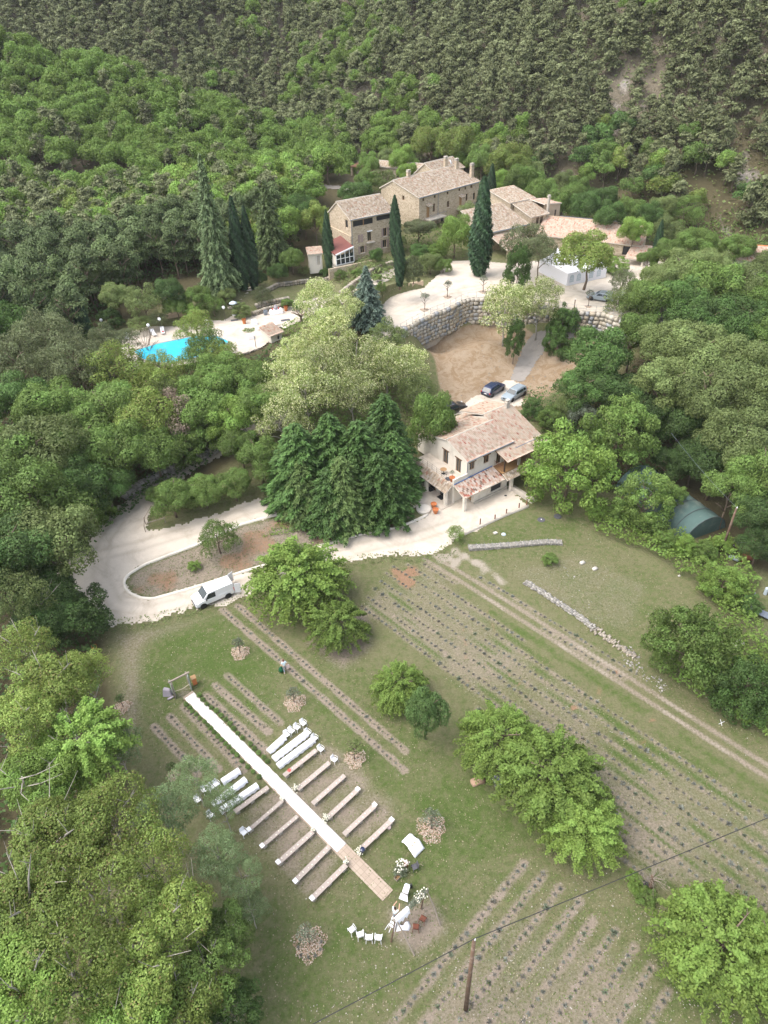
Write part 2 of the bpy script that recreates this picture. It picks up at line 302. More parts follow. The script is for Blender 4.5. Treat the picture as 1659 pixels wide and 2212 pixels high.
M['tile_pale'] = tiles('pale_clay_tiles', [(5, srgb(206, 180, 158)), (4, srgb(214, 192, 172)), (3, srgb(196, 160, 140)), (1, srgb(196, 146, 126)), (.15, srgb(176, 104, 90)), (1.5, srgb(180, 160, 138))], .25)
M['tile_pink'] = tiles('pink_clay_tiles', [(5, srgb(212, 184, 160)), (4, srgb(220, 194, 172)), (2.5, srgb(206, 168, 146)), (.7, srgb(190, 138, 118)), (.15, srgb(172, 105, 90)), (3, srgb(208, 190, 168))], .25)
M['tile_mix'] = tiles('patchwork_clay_tiles', [(3.5, srgb(212, 178, 156)), (4, srgb(226, 206, 190)), (1.8, srgb(196, 136, 112)), (1, srgb(176, 98, 80)), (1.3, srgb(130, 104, 92)), (1.8, srgb(158, 132, 114)), (3, srgb(214, 188, 168))], .1)
M['tile_old'] = tiles('old_clay_tiles', [(4, srgb(194, 172, 148)), (4, srgb(206, 186, 164)), (3, srgb(182, 158, 134)), (1, srgb(186, 138, 114)), (2, srgb(162, 142, 122)), (2, srgb(214, 198, 180))], .3)
M['tile_red'] = tiles('red_clay_tiles', [(2, srgb(206, 160, 138)), (3, srgb(214, 178, 156)), (4, srgb(218, 192, 170)), (.6, srgb(184, 126, 106)), (3, srgb(202, 178, 156))], .3)
# foliage colours (albedo)
def col(*a): return tuple(a) + (1,)
M['f_mid'] = foliage('leaf_mid', col(0.075, 0.125, 0.03), col(0.195, 0.285, 0.07))
M['f_bright'] = foliage('leaf_bright', col(0.095, 0.165, 0.03), col(0.25, 0.36, 0.08))
M['f_cherry'] = foliage('leaf_cherry', col(0.08, 0.135, 0.024), col(0.22, 0.305, 0.065))
M['f_yellow'] = foliage('leaf_yellow_green', col(0.11, 0.165, 0.032), col(0.275, 0.345, 0.085), accent=col(.24, .20, .08), acc=.06)
M['f_blue'] = foliage('leaf_blue_green', col(.07, .13, .04), col(.19, .29, .095))
M['f_deep'] = foliage('leaf_deep', col(0.045, 0.09, 0.026), col(0.13, 0.215, 0.055))
M['f_dark'] = foliage('leaf_dark', col(0.032, 0.064, 0.02), col(0.1, 0.16, 0.045))
M['f_olive'] = foliage('leaf_olive', col(.08, .10, .045), col(.20, .23, .11))
M['f_olivetree'] = foliage('leaf_olive_tree', col(.09, .11, .07), col(.24, .28, .2))
M['f_acacia'] = foliage('leaf_acacia', col(.14, .21, .045), col(.32, .38, .11), accent=col(.60, .61, .34), acc=.42)
M['f_fir'] = foliage('needle_fir', col(.022, .052, .014), col(.085, .15, .036), .1)
M['f_silver'] = foliage('needle_silver', col(.065, .105, .04), col(.185, .245, .11), .12)
M['f_bluecedar'] = foliage('needle_blue', col(.06, .10, .07), col(.16, .22, .17), .1)
M['f_cypress'] = foliage('needle_cypress', col(.012, .032, .016), col(.045, .085, .035), .08)
M['f_pine'] = foliage('needle_pine', col(.062, .078, .032), col(.18, .195, .09), .15)
M['f_darkpine'] = foliage('needle_dark_pine', col(.05, .082, .03), col(.145, .19, .07), .1)
M['f_willow'] = foliage('leaf_willow', col(0.1, 0.155, 0.065), col(0.26, 0.34, 0.16))
M['f_box'] = foliage('leaf_box', col(.09, .16, .04), col(.21, .31, .09), .25)
M['f_laven'] = foliage('leaf_lavender', col(.13, .13, .12), col(.22, .24, .20), .15)
M['f_dry'] = foliage('twig_dry', col(.16, .12, .09), col(.3, .24, .18), .1)
M['f_mute'] = foliage('leaf_grey_green', col(0.09, 0.13, 0.04), col(0.23, 0.28, 0.1))
M['f_grass'] = foliage('grass_blades', col(.06, .09, .02), col(.16, .20, .06), .2)
M['f_straw'] = foliage('dry_grass_blades', col(.20, .17, .10), col(.38, .33, .22), .2)
M['f_fir2'] = foliage('needle_fir_light', col(.035, .065, .018), col(.12, .17, .05), .12)
# ---------------------------------------------------------------- terrain mesh
def inpoly(x, y, poly):
    r = np.zeros(x.shape, bool); n = len(poly)
    for i in range(n):
        x1, y1 = poly[i][0], poly[i][1]; x2, y2 = poly[(i + 1) % n][0], poly[(i + 1) % n][1]
        if y1 == y2: continue
        c = ((y1 > y) != (y2 > y)) & (x < (x2 - x1) * (y - y1) / (y2 - y1) + x1); r ^= c
    return r
def segdist(x, y, a, b):
    dx, dy = b[0] - a[0], b[1] - a[1]; L = dx * dx + dy * dy + 1e-9
    t = np.clip(((x - a[0]) * dx + (y - a[1]) * dy) / L, 0, 1); return np.hypot(x - a[0] - t * dx, y - a[1] - t * dy)
def polymask(x, y, poly, soft=.5):
    xs = [p[0] for p in poly]; ys = [p[1] for p in poly]; out = np.zeros(x.shape)
    s = (x > min(xs) - soft) & (x < max(xs) + soft) & (y > min(ys) - soft) & (y < max(ys) + soft)
    if not s.any(): return out
    X, Y = x[s], y[s]; d = np.full(X.shape, 1e9)
    for i in range(len(poly)): d = np.minimum(d, segdist(X, Y, poly[i], poly[(i + 1) % len(poly)]))
    ins = inpoly(X, Y, poly); d = np.where(ins, d, -d); out[s] = np.clip(d / soft * .5 + .5, 0, 1); return out
def linemask(x, y, line, w, soft=.3):
    out = np.zeros(x.shape); xs = [p[0] for p in line]; ys = [p[1] for p in line]; r = w + soft
    s = (x > min(xs) - r) & (x < max(xs) + r) & (y > min(ys) - r) & (y < max(ys) + r)
    if not s.any(): return out
    X, Y = x[s], y[s]; d = np.full(X.shape, 1e9)
    for i in range(len(line) - 1): d = np.minimum(d, segdist(X, Y, line[i], line[i + 1]))
    out[s] = np.clip((w + soft / 2 - d) / soft, 0, 1); return out
def vnoise(x, y, s, seed=0):
    x = x / s + seed * 13.7; y = y / s + seed * 7.3; xi = np.floor(x).astype(int); yi = np.floor(y).astype(int); fx = x - xi; fy = y - yi
    def hsh(a, b): h = (a * 374761393 + b * 668265263 + seed * 974711) & 0x7fffffff; h = (h ^ (h >> 13)) * 1274126177 & 0x7fffffff; return ((h ^ (h >> 16)) & 0xffff) / 65535.0
    fx = fx * fx * (3 - 2 * fx); fy = fy * fy * (3 - 2 * fy)
    return (hsh(xi, yi) * (1 - fx) + hsh(xi + 1, yi) * fx) * (1 - fy) + (hsh(xi, yi + 1) * (1 - fx) + hsh(xi + 1, yi + 1) * fx) * fy
xs = np.r_[np.arange(-330, -62, 3.5), np.arange(-62, 62, .33), np.arange(62, 330, 3.5)]
ys = np.r_[np.arange(-40, 14, 2.5), np.arange(14, 130, .33), np.arange(130, 470, 2.2)]
X, Y = np.meshgrid(xs, ys); NX, NY = len(xs), len(ys)
Z = hh(X, Y)
X1, Y1, Z1 = X.ravel(), Y.ravel(), Z.ravel()
D_ = lambda *pts: Gs(pts)
CLAMP = []
green = np.zeros(X1.size); mulch = green.copy(); dust = green.copy(); orange = green.copy(); floor_ = green.copy(); tan = green.copy()
def mx(a, b): np.maximum(a, b, out=a)
# lawn greens (D px polygons)
mx(green, .75 * polymask(X1, Y1, D_((330, 1370), (500, 1325), (560, 1420), (700, 1500), (880, 1680), (930, 1760), (860, 1880), (740, 1600), (600, 1440), (470, 1560), (430, 1470), (350, 1560), (300, 1480)), 2.5))
mx(green, .85 * polymask(X1, Y1, D_((400, 1390), (520, 1360), (600, 1440), (570, 1540), (430, 1480), (370, 1420)), 3))
mx(green, .7 * polymask(X1, Y1, D_((840, 1700), (1030, 1640), (1150, 1800), (1100, 1850), (960, 1900), (1000, 2000), (900, 2120), (860, 1990), (880, 1870)), 2.5))
mx(green, .5 * polymask(X1, Y1, D_((560, 1930), (700, 1960), (840, 1960), (850, 2080), (700, 2212), (560, 2212)), 3))
mx(green, .45 * polymask(X1, Y1, D_((640, 1420), (760, 1420), (1000, 1650), (1150, 1830), (1060, 1900), (920, 1700)), 3))
mx(green, .45 * polymask(X1, Y1, D_((980, 1160), (1150, 1110), (1280, 1130), (1200, 1190), (1000, 1200)), 2))
mx(green, .55 * polymask(X1, Y1, D_((1380, 1980), (1659, 2120), (1659, 2212), (1400, 2212)), 2))
mx(green, .35 * polymask(X1, Y1, D_((1200, 1230), (1430, 1250), (1400, 1400), (1330, 1400), (1230, 1300)), 2))
bench_area = D_((600, 1690), (700, 1590), (740, 1610), (890, 1760), (850, 1800), (770, 1830), (760, 1850), (700, 1950), (650, 1960), (510, 1790), (520, 1740), (570, 1700))
green *= 1 - .95 * polymask(X1, Y1, bench_area, 1.2)
green *= 1 - .9 * polymask(X1, Y1, D_((830, 1960), (940, 1930), (980, 2000), (900, 2080), (840, 2040)), .9)
# rows of mulch
ROWS = []                                      # (start xy, end xy) lines of lavender
def row(a, b, w=.42, amt=.95): ROWS.append((np.array(a[:2]), np.array(b[:2]))); mx(mulch, amt * linemask(X1, Y1, [a, b], w, .7) * (.75 + .35 * vnoise(X1, Y1, 1.1, 81)))
BEDS = [((-18.9, 57.9), (1.1, 36.6)), ((-17.2, 58.4), (1.3, 38.6)), ((-16.8, 48.3), (-10.7, 42.2)), ((-17.9, 47.1), (-11.7, 41.2)), ((-18.6, 45.9), (-11.7, 39.1)), ((-20.6, 44.5), (-13.6, 37.2)), ((-21.7, 43.4), (-15.9, 37.4)), ((-23.0, 42.3), (-17.7, 37.0))]
for a, b in BEDS: row(a, b)
LOW = []
n2 = np.array([.695, -.719]); t2 = np.array([.719, .695]); tend = [26.7, 27.3, 27.2, 27.3, 26.9, 27.3, 27.3, 27.0, 26.4]
for k in range(9):
    c = n2 * (-12.8 + 1.57 * k); LOW.append((c + t2 * (tend[k] + .2), c + t2 * 8.0))
for a, b in LOW: row(a, b, .5, .72)
mx(mulch, .52 * polymask(X1, Y1, [tuple(LOW[0][0]), tuple(LOW[8][0]), tuple(LOW[8][1]), tuple(LOW[0][1])], 2.5) * (.6 + .7 * vnoise(X1, Y1, 4, 83)))
UP = []
n1 = np.array([.735, .678]); t1 = np.array([.678, -.735])
upoly = [p[:2] for p in D_((768, 1318), (840, 1222), (930, 1215), (985, 1262), (1140, 1390), (1400, 1580), (1659, 1735), (1800, 1830), (1800, 2100), (1659, 1985), (1480, 1960), (1360, 1870), (1230, 1760), (1100, 1600), (1000, 1500), (890, 1400))]
upoly2 = [p[:2] for p in D_((965, 1185), (1060, 1225), (1270, 1370), (1420, 1490), (1420, 1510), (1250, 1410), (1120, 1320))]
for k in range(-2, 14):
    c = n1 * (47.2 - 1.465 * k); ts = np.arange(-60, 60, .25); pp = c + ts[:, None] * t1
    ins = inpoly(pp[:, 0], pp[:, 1], upoly if k >= 0 else upoly2)
    if ins.sum() > 8:
        i = np.nonzero(ins)[0]; UP.append((pp[i[0]], pp[i[-1]])); row(pp[i[0]], pp[i[-1]], .4, .62)
fld = polymask(X1, Y1, upoly, 1.5)
mx(mulch, fld * (.27 + .33 * vnoise(X1, Y1, 5, 61)))
st = linemask(X1, Y1, [n1 * 46.55 + t1 * -38, n1 * 46.55 + t1 * 12], .35, .5); mx(green, .7 * st * (vnoise(X1, Y1, 3, 5) > .3))
for k in range(1, 11):
    c = n1 * (46.45 - 1.465 * k); mx(green, 1.15 * linemask(X1, Y1, [c + t1 * -44, c + t1 * 16], .3, .5) * fld * np.clip(vnoise(X1, Y1, 3.2, 11 + k) * 2.4 - .7, 0, 1))
for k in range(0, 9):
    c = n2 * (-12.0 + 1.57 * k); mx(green, .55 * linemask(X1, Y1, [c + t2 * 27, c + t2 * 8], .22, .5) * np.clip(vnoise(X1, Y1, 2.2, 31 + k) * 2 - .7, 0, 1))
# wheel tracks
trk1 = [n1 * 49.2 + t1 * t for t in (-44, -30, -10, 5, 14)]; trk2 = [n1 * 47.95 + t1 * t for t in (-45, -30, -10, 5, 14)]
for tr in (trk1, trk2):
    mx(dust, .8 * linemask(X1, Y1, tr, .22, .5) * np.clip(vnoise(X1, Y1, 2.5, 3) * 1.2 + .1, 0, 1)); mx(mulch, .7 * linemask(X1, Y1, tr, .4, .6))
mx(dust, .8 * polymask(X1, Y1, D_((925, 1195), (985, 1175), (1030, 1200), (1100, 1260), (1085, 1270), (1000, 1215), (985, 1235), (960, 1225)), .8) * np.clip(vnoise(X1, Y1, 1.2, 4) * 1.5 - .1, 0, 1))
# orange soil
for c in (((840, 1228), (900, 1222), (908, 1258), (880, 1275), (862, 1262)), ((1380, 1600), (1395, 1600), (1400, 1620)), ((1295, 1480), (1300, 1500), (1290, 1500))):
    mx(orange, polymask(X1, Y1, D_(*c), .8) * (vnoise(X1, Y1, .8, 8) > .25))
for l in ([(1050, 1300), (1060, 1340), (1070, 1375)], [(1000, 1320), (1005, 1400), (1008, 1480), (1015, 1540)], [(1045, 1410), (1050, 1500)], [(1080, 1430), (1130, 1500)], [(1150, 1560), (1200, 1600)]):
    mx(orange, .8 * linemask(X1, Y1, D_(*l), .25, 1.2) * np.clip(vnoise(X1, Y1, .7, 9) * 2 - .4, 0, 1))
for c in ((1270, 1545), (1410, 1560), (1500, 1700), (1200, 1700), (1640, 1690), (1330, 1450), (1130, 1480), (1240, 1530)):
    g = G(*c); mx(orange, .8 * np.clip(1.2 - np.hypot(X1 - g[0], Y1 - g[1]) / .7, 0, 1) * (vnoise(X1, Y1, .5, 12) > .4))
island = D_((525, 1235), (480, 1250), (400, 1275), (330, 1292), (292, 1286), (272, 1262), (280, 1242), (315, 1220), (420, 1180), (520, 1135), (640, 1108), (700, 1100), (905, 1110), (860, 1140), (760, 1160), (690, 1176), (600, 1212))
mx(orange, .62 * polymask(X1, Y1, island, .6) * np.clip(vnoise(X1, Y1, 2.2, 21) * 2.2 - .35, 0, 1)); mx(mulch, .62 * polymask(X1, Y1, island, .6)); mx(green, .5 * polymask(X1, Y1, island, .6) * (vnoise(X1, Y1, 1.8, 91) > .45)); green *= 1 - .1 * polymask(X1, Y1, island, .6)
# bank of bare earth below the big retaining wall
bank = Gs([(380, 500), (650, 440), (900, 360), (1100, 370), (1300, 400), (1400, 460)], f=c7) + D_((1180, 735), (1300, 735), (1290, 770), (1240, 800), (1195, 850), (1130, 885), (1000, 895), (955, 850), (940, 780))
mx(tan, polymask(X1, Y1, bank, 1.0)); mx(tan, .9 * polymask(X1, Y1, Gs([(1180, 860), (1560, 520), (1700, 560), (1659, 800), (1500, 960), (1280, 1080)], f=c7), 1.2))
mx(mulch, .7 * polymask(X1, Y1, bench_area, 1.5) * (.6 + .4 * vnoise(X1, Y1, 1.5, 14)))
mx(mulch, .55 * polymask(X1, Y1, D_((400, 1470), (425, 1490), (395, 1530), (370, 1500)), .8)); mx(mulch, .75 * polymask(X1, Y1, D_((830, 1965), (935, 1935), (975, 2010), (900, 2075), (840, 2030)), 1.0))
mx(mulch, .5 * polymask(X1, Y1, D_((230, 1360), (560, 1300), (330, 1400), (330, 1560), (250, 1700)), 2))
mx(mulch, .85 * polymask(X1, Y1, D_((660, 1390), (800, 1300), (800, 1400), (740, 1450)), 2))
mx(mulch, .42 * polymask(X1, Y1, D_((1050, 1230), (1250, 1180), (1430, 1260), (1380, 1400), (1200, 1330)), 2))
for p_, f_, r_ in (((740, 470), None, 0),): pass
# woodland floor
wood = polymask(X1, Y1, [(-330, -40), (-30, -40), (-23, 24), (-23, 34), (-31, 54), (-34, 62), (-36, 72), (-24, 80), (-14, 92), (-4, 98), (0, 112), (-14, 118), (-24, 108), (-40, 104), (-46, 120), (-30, 134), (-14, 140), (-12, 160), (-2, 175), (40, 175), (60, 150), (62, 128), (56, 112), (42, 108), (36, 100), (25, 88), (24, 80), (32, 78), (38, 68), (45, 60), (46, 40), (60, 30), (330, -40), (330, 470), (-330, 470)], 3)
mx(floor_, wood)
green *= 1 - wood * .7
dat1 = np.stack([green, mulch, dust, orange], 1); dat2 = np.stack([floor_, tan, X1 * 0, X1 * 0 + 1], 1)
ii = np.arange(NX * NY).reshape(NY, NX); Fq = np.stack([ii[:-1, :-1], ii[:-1, 1:], ii[1:, 1:], ii[1:, :-1]], -1).reshape(-1, 4)
m, nt, p = newmat('ground_material')
gv = geo(nt).outputs['Position']; a1 = nd(nt, 'ShaderNodeAttribute', attribute_name='m1'); a2 = nd(nt, 'ShaderNodeAttribute', attribute_name='m2')
s1 = nd(nt, 'ShaderNodeSeparateColor'); nt.links.new(a1.outputs['Color'], s1.inputs[0]); s2 = nd(nt, 'ShaderNodeSeparateColor'); nt.links.new(a2.outputs['Color'], s2.inputs[0])
nb = noise(nt, gv, .35, 6, .6); nm = noise(nt, gv, 1.6, 6, .65); nf = noise(nt, gv, 5, 6, .8); nff = noise(nt, gv, 20, 4, .8)
def edge(mask, lo=.35, hi=.65, amp=.7):
    t = math_(nt, 'ADD', mask, math_(nt, 'MULTIPLY', math_(nt, 'SUBTRACT', math_(nt, 'ADD', math_(nt, 'MULTIPLY', nm, .5), math_(nt, 'MULTIPLY', nf, .5)), .5), amp * 1.6))
    n = nd(nt, 'ShaderNodeMapRange'); nt.links.new(t, n.inputs[0]); n.inputs[1].default_value = lo; n.inputs[2].default_value = hi; return n.outputs[0]
dryc = mixc(nt, ramp(nt, nf, [(.3, (0, 0, 0)), (.7, (1, 1, 1))]), col(.115, .12, .052), col(.255, .24, .14))
grc = mixc(nt, ramp(nt, nf, [(.3, (0, 0, 0)), (.7, (1, 1, 1))]), col(.05, .088, .018), col(.135, .19, .055))
gfac = math_(nt, 'ADD', math_(nt, 'MULTIPLY', s1.outputs[0], .82), math_(nt, 'MULTIPLY', ramp(nt, math_(nt, 'ADD', math_(nt, 'MULTIPLY', nb, .6), math_(nt, 'MULTIPLY', nm, .4)), [(.42, (0, 0, 0)), (.62, (1, 1, 1))]), .45))
gf2 = math_(nt, 'ADD', gfac, math_(nt, 'ADD', math_(nt, 'MULTIPLY', math_(nt, 'SUBTRACT', nf, .5), 1.5), math_(nt, 'MULTIPLY', math_(nt, 'SUBTRACT', nm, .5), 1.6)))
c = mixc(nt, ramp(nt, gf2, [(.05, (0, 0, 0)), (.95, (1, 1, 1))]), dryc, grc)
mul = mixc(nt, ramp(nt, nf, [(.25, (0, 0, 0)), (.75, (1, 1, 1))]), col(.21, .17, .13), col(.41, .345, .28))
c = mixc(nt, math_(nt, 'MULTIPLY', edge(s1.outputs[1]), math_(nt, 'SUBTRACT', 1.0, math_(nt, 'MULTIPLY', edge(s1.outputs[0], .65, .95, .6), .85)), clamp=True), c, mul)
org = mixc(nt, nf, col(.20, .115, .07), col(.42, .27, .175)); c = mixc(nt, edge(a1.outputs['Alpha'], .4, .7), c, org)
tn = mixc(nt, nf, col(.27, .20, .135), col(.47, .38, .28)); tn = mixc(nt, ramp(nt, noise(nt, gv, .55, 7, .75, 1.2), [(.42, (0, 0, 0)), (.58, (1, 1, 1))]), tn, mixc(nt, nff, col(.20, .135, .08), col(.37, .27, .17))); c = mixc(nt, edge(s2.outputs[1], .4, .6, .4), c, tn)
fl = mixc(nt, nm, col(.07, .06, .035), col(.125, .11, .06)); hs_ = nd(nt, 'ShaderNodeSeparateXYZ'); nt.links.new(gv, hs_.inputs[0]); up_ = nd(nt, 'ShaderNodeMapRange'); nt.links.new(hs_.outputs[1], up_.inputs[0]); up_.inputs[1].default_value = 185; up_.inputs[2].default_value = 215; fl = mixc(nt, up_.outputs[0], fl, mixc(nt, ramp(nt, nf, [(.35, (0, 0, 0)), (.7, (1, 1, 1))]), col(.10, .085, .06), col(.27, .235, .18))); c = mixc(nt, edge(s2.outputs[0], .4, .7, .5), c, fl)
far_ = nd(nt, 'ShaderNodeAttribute', attribute_name='scree'); sc_ = mixc(nt, nf, col(.27, .245, .22), col(.48, .44, .40)); c = mixc(nt, edge(far_.outputs['Fac'], .4, .7, .6), c, sc_)
dc = mixc(nt, nf, col(.32, .275, .22), col(.46, .41, .34)); c = mixc(nt, edge(s1.outputs[2]), c, dc)
spk = nd(nt, 'ShaderNodeTexVoronoi'); spk.inputs['Scale'].default_value = 1.9; nt.links.new(gv, spk.inputs['Vector'])
nt.links.new(c, p.inputs['Base Color']); p.inputs['Roughness'].default_value = .95; p.inputs['Specular IOR Level'].default_value = .1
nt.links.new(bump(nt, math_(nt, 'ADD', nf, nff), .9, .12), p.inputs['Normal'])
# scree runs on the far hillside
scree = np.zeros(X1.size)
def scr(line, w, amt=1.0): mx(scree, amt * linemask(X1, Y1, [G(*q) for q in line], w * .6, 3.0) * np.clip(vnoise(X1, Y1, 3.0, 71) * 1.6 + .1, 0, 1))
SCREE = [([(1348, 175), (1340, 205), (1330, 240), (1322, 275)], 2.2), ([(1340, 235), (1328, 290)], 3.4), ([(1215, 375), (1222, 395)], 1), ([(1575, 300), (1600, 330), (1625, 370), (1640, 440)], 1.4), ([(1520, 430), (1560, 480)], 3.2), ([(1560, 480), (1640, 540)], 2.2), ([(1180, 40), (1170, 60)], 1), ([(1400, 190), (1390, 250)], 1.2), ([(1480, 255), (1500, 275)], 1.5), ([(1590, 350), (1600, 400)], 1.5)]
for l, w_ in SCREE: scr(l, w_)
scree *= (Y1 > 140)
SCL = [([G(*q)[:2] for q in l], w_ * .45) for l, w_ in SCREE]
BW = [P(*c7(x, y), 11)[:2] for x, y in ((-80, 570), (100, 485), (220, 428), (390, 335), (520, 275), (650, 228), (770, 165), (835, 145), (930, 140), (1100, 150))] + [P(*c7(1650, 235), 11)[:2]] + [P(*c2(x, y), 11)[:2] for x, y in ((640, 905), (860, 920))] + [P(1345, 690, 11)[:2], P(1430, 680, 11)[:2]]
lowwall = [P(*k5(x, y), 11)[:2] for x, y in ((858, 430), (862, 360), (885, 300), (930, 258), (1000, 228), (1080, 205), (1185, 185))]
parkp = [tuple(q) for q in BW] + [(56, 118), (62, 132), (53, 138), (44, 141), (33, 140), (26, 138.5), (19, 141), (14, 141), (12, 134)] + [tuple(q) for q in lowwall[::-1]]
terp = [P(*q, 8.1)[:2] for q in [c3(x, y) for x, y in ((60, 700), (60, 560), (150, 500), (260, 470), (480, 470), (640, 420), (820, 430), (880, 395), (1010, 410), (1040, 380), (1150, 345), (1360, 300), (1480, 270), (1700, 210), (1790, 230), (1640, 330), (1500, 370), (1390, 430), (1270, 490), (1230, 470), (1190, 560), (1100, 625), (1020, 655), (900, 690), (700, 720), (450, 770), (200, 790))]]
for pl_, zc in ((parkp, 10.85), (terp, 7.85)):
    mk = polymask(X1, Y1, pl_, 1.2) > .55; Z1 = np.where(mk, np.minimum(Z1, zc), Z1)
terr = npmesh('terrain', np.stack([X1, Y1, Z1], 1), Fq, m, True, dict(m1=('FLOAT_COLOR', dat1), m2=('FLOAT_COLOR', dat2), scree=('FLOAT', scree)))
tag(mobj('terrain', terr), kind='structure')
# ---------------------------------------------------------------- sheets laid on the ground (gravel, asphalt)
def sheet(name, poly, mat, res=.25, off=.035, rag=.25, zf=None, kind='structure', soft=None, tracks=None):
    px = [q[0] for q in poly]; py = [q[1] for q in poly]; gx = np.arange(min(px) - .5, max(px) + .5, res); gy = np.arange(min(py) - .5, max(py) + .5, res)
    A, B = np.meshgrid(gx, gy); f = A.ravel(), B.ravel(); cx, cy = f[0] + res / 2, f[1] + res / 2
    d = np.full(cx.shape, 1e9)
    for i in range(len(poly)): d = np.minimum(d, segdist(cx, cy, poly[i], poly[(i + 1) % len(poly)]))
    d = np.where(inpoly(cx, cy, poly), d, -d) + (vnoise(cx, cy, .55, 2) + .6 * vnoise(cx, cy, .2, 5) - .8) * 2 * rag
    if soft is not None: d += (vnoise(cx, cy, 1.6, 7) - .5) * soft
    keep = (d > 0).reshape(A.shape); keep[-1, :] = False; keep[:, -1] = False
    idx = np.arange(A.size).reshape(A.shape); K = np.nonzero(keep); F4 = np.stack([idx[K], idx[K[0], K[1] + 1], idx[K[0] + 1, K[1] + 1], idx[K[0] + 1, K[1]]], 1)
    u_, inv = np.unique(F4, return_inverse=True); vx, vy = f[0][u_], f[1][u_]
    vz = np.full(vx.shape, zf) if zf is not None else hh(vx, vy) + off
    tk = np.zeros(vx.shape)
    for ln in tracks or ():
        L = np.array([q[:2] for q in ln]); T_ = np.gradient(L, axis=0); T_ /= np.linalg.norm(T_, axis=1, keepdims=True); N_ = np.stack([-T_[:, 1], T_[:, 0]], 1)
        for s_ in (-.8, .8): tk = np.maximum(tk, linemask(vx, vy, (L + N_ * s_).tolist(), .2, .6) * (.4 + .8 * vnoise(vx, vy, 2.5, 17)))
    o = mobj(name, npmesh(name, np.stack([vx, vy, vz], 1), inv.reshape(-1, 4), mat, True, dict(track=('FLOAT', tk)))); tag(o, kind=kind); return o
def gravelmat(name, a, b, spk=.3):
    m, nt, p = newmat(name); v = geo(nt).outputs['Position']
    c = mixc(nt, noise(nt, v, 1.1, 6, .65), col(*a), col(*b)); c = mixc(nt, ramp(nt, noise(nt, v, 22, 4, .8), [(.35, (0, 0, 0)), (.7, (1, 1, 1))]), mixc(nt, spk, c, col(.25, .2, .15)), c)
    c = mixc(nt, math_(nt, 'MULTIPLY', nd(nt, 'ShaderNodeAttribute', attribute_name='track').outputs['Fac'], .55), c, col(a[0] * .62, a[1] * .6, a[2] * .56)); c = mixc(nt, ramp(nt, noise(nt, v, .22, 6, .7, 1.5), [(.46, (0, 0, 0)), (.66, (.55, .55, .55))]), c, col(a[0] * .62, a[1] * .6, a[2] * .57))
    nt.links.new(c, p.inputs['Base Color']); p.inputs['Roughness'].default_value = .95; p.inputs['Specular IOR Level'].default_value = .1
    nt.links.new(bump(nt, noise(nt, v, 18, 4, .8), .5, .05), p.inputs['Normal']); return m
M['gravel'] = gravelmat('white_gravel', (.50, .445, .375), (.63, .57, .49), .22); M['asphalt'] = gravelmat('grey_asphalt', (.22, .205, .19), (.31, .29, .27), .2); M['flag'] = gravelmat('pale_flagstones', (.50, .44, .37), (.62, .56, .49), .15)
drive = D_((120, 1245), (185, 1290), (215, 1330), (240, 1352), (330, 1340), (420, 1315), (480, 1308), (525, 1292), (600, 1260), (690, 1215), (740, 1213), (850, 1198), (930, 1200), (965, 1180), (1003, 1154), (1146, 1092), (1095, 1052), (1020, 1075), (1000, 1020), (960, 1030), (930, 1010), (900, 1040), (905, 1090), (930, 1108), (905, 1122), (860, 1140), (760, 1160), (690, 1178), (600, 1215), (525, 1235), (480, 1250), (400, 1275), (330, 1294), (292, 1288), (270, 1262), (278, 1242), (312, 1220), (420, 1180), (520, 1135), (630, 1107), (636, 1085), (615, 1062), (560, 1078), (480, 1105), (400, 1130), (330, 1146), (315, 1140), (322, 1118), (335, 1090), (362, 1055), (425, 1012), (480, 985), (560, 940), (640, 905), (640, 885), (560, 905), (470, 960), (400, 1005), (330, 1035), (300, 1055), (283, 1075), (240, 1103), (205, 1140), (190, 1180), (165, 1205), (110, 1215))
sheet('gravel_drive', drive, M['gravel'], .25, .035, .34, soft=.5, tracks=[D_((560, 945), (440, 1000), (330, 1065), (270, 1110), (225, 1170), (215, 1240), (250, 1310), (330, 1318), (430, 1292), (520, 1265), (640, 1225), (760, 1190), (900, 1160), (1000, 1125)), D_((215, 1200), (300, 1180), (400, 1150), (500, 1115), (615, 1075))])
padp = Gs([(640, 1200), (800, 1085), (860, 1030), (980, 985), (1175, 862), (1282, 905), (1260, 1000), (1330, 1090), (1250, 1110), (1130, 1130), (900, 1150)], f=c7)
sheet('gravel_pad', padp, M['gravel'], .25, .045, .2)
road = Gs([(1200, 880), (1240, 760), (1290, 640), (1340, 530), (1400, 470), (1440, 445), (1600, 430), (1760, 420), (1760, 520), (1600, 500), (1540, 540), (1440, 700), (1310, 890)], f=c7)
sheet('lane', road, M['asphalt'], .3, .04, .12)
sheet('car_park', parkp, M['gravel'], .3, 0, .05, zf=11.0, tracks=[[(4, 116), (12, 124), (20, 127), (30, 124), (42, 119)]])
sheet('pool_terrace', terp, M['flag'], .25, 0, .05, zf=8.15)
cres = [P(*k5(x, y), 9.5)[:2] for x, y in ((600, 270), (800, 130), (1000, 60), (1010, 90), (990, 150), (900, 190), (760, 270), (640, 300))]
for nm, pts, wd in (('hillside_road', [(-60, 402), (100, 402), (250, 401), (450, 402), (600, 402), (700, 404), (765, 410)], 2.4),):
    L = [G(*q)[:2] for q in pts]; up = [(a[0], a[1] + wd / 2) for a in L]; dn = [(a[0], a[1] - wd / 2) for a in L]
    sheet(nm, up + dn[::-1], M['asphalt'], .6, .12, .05)
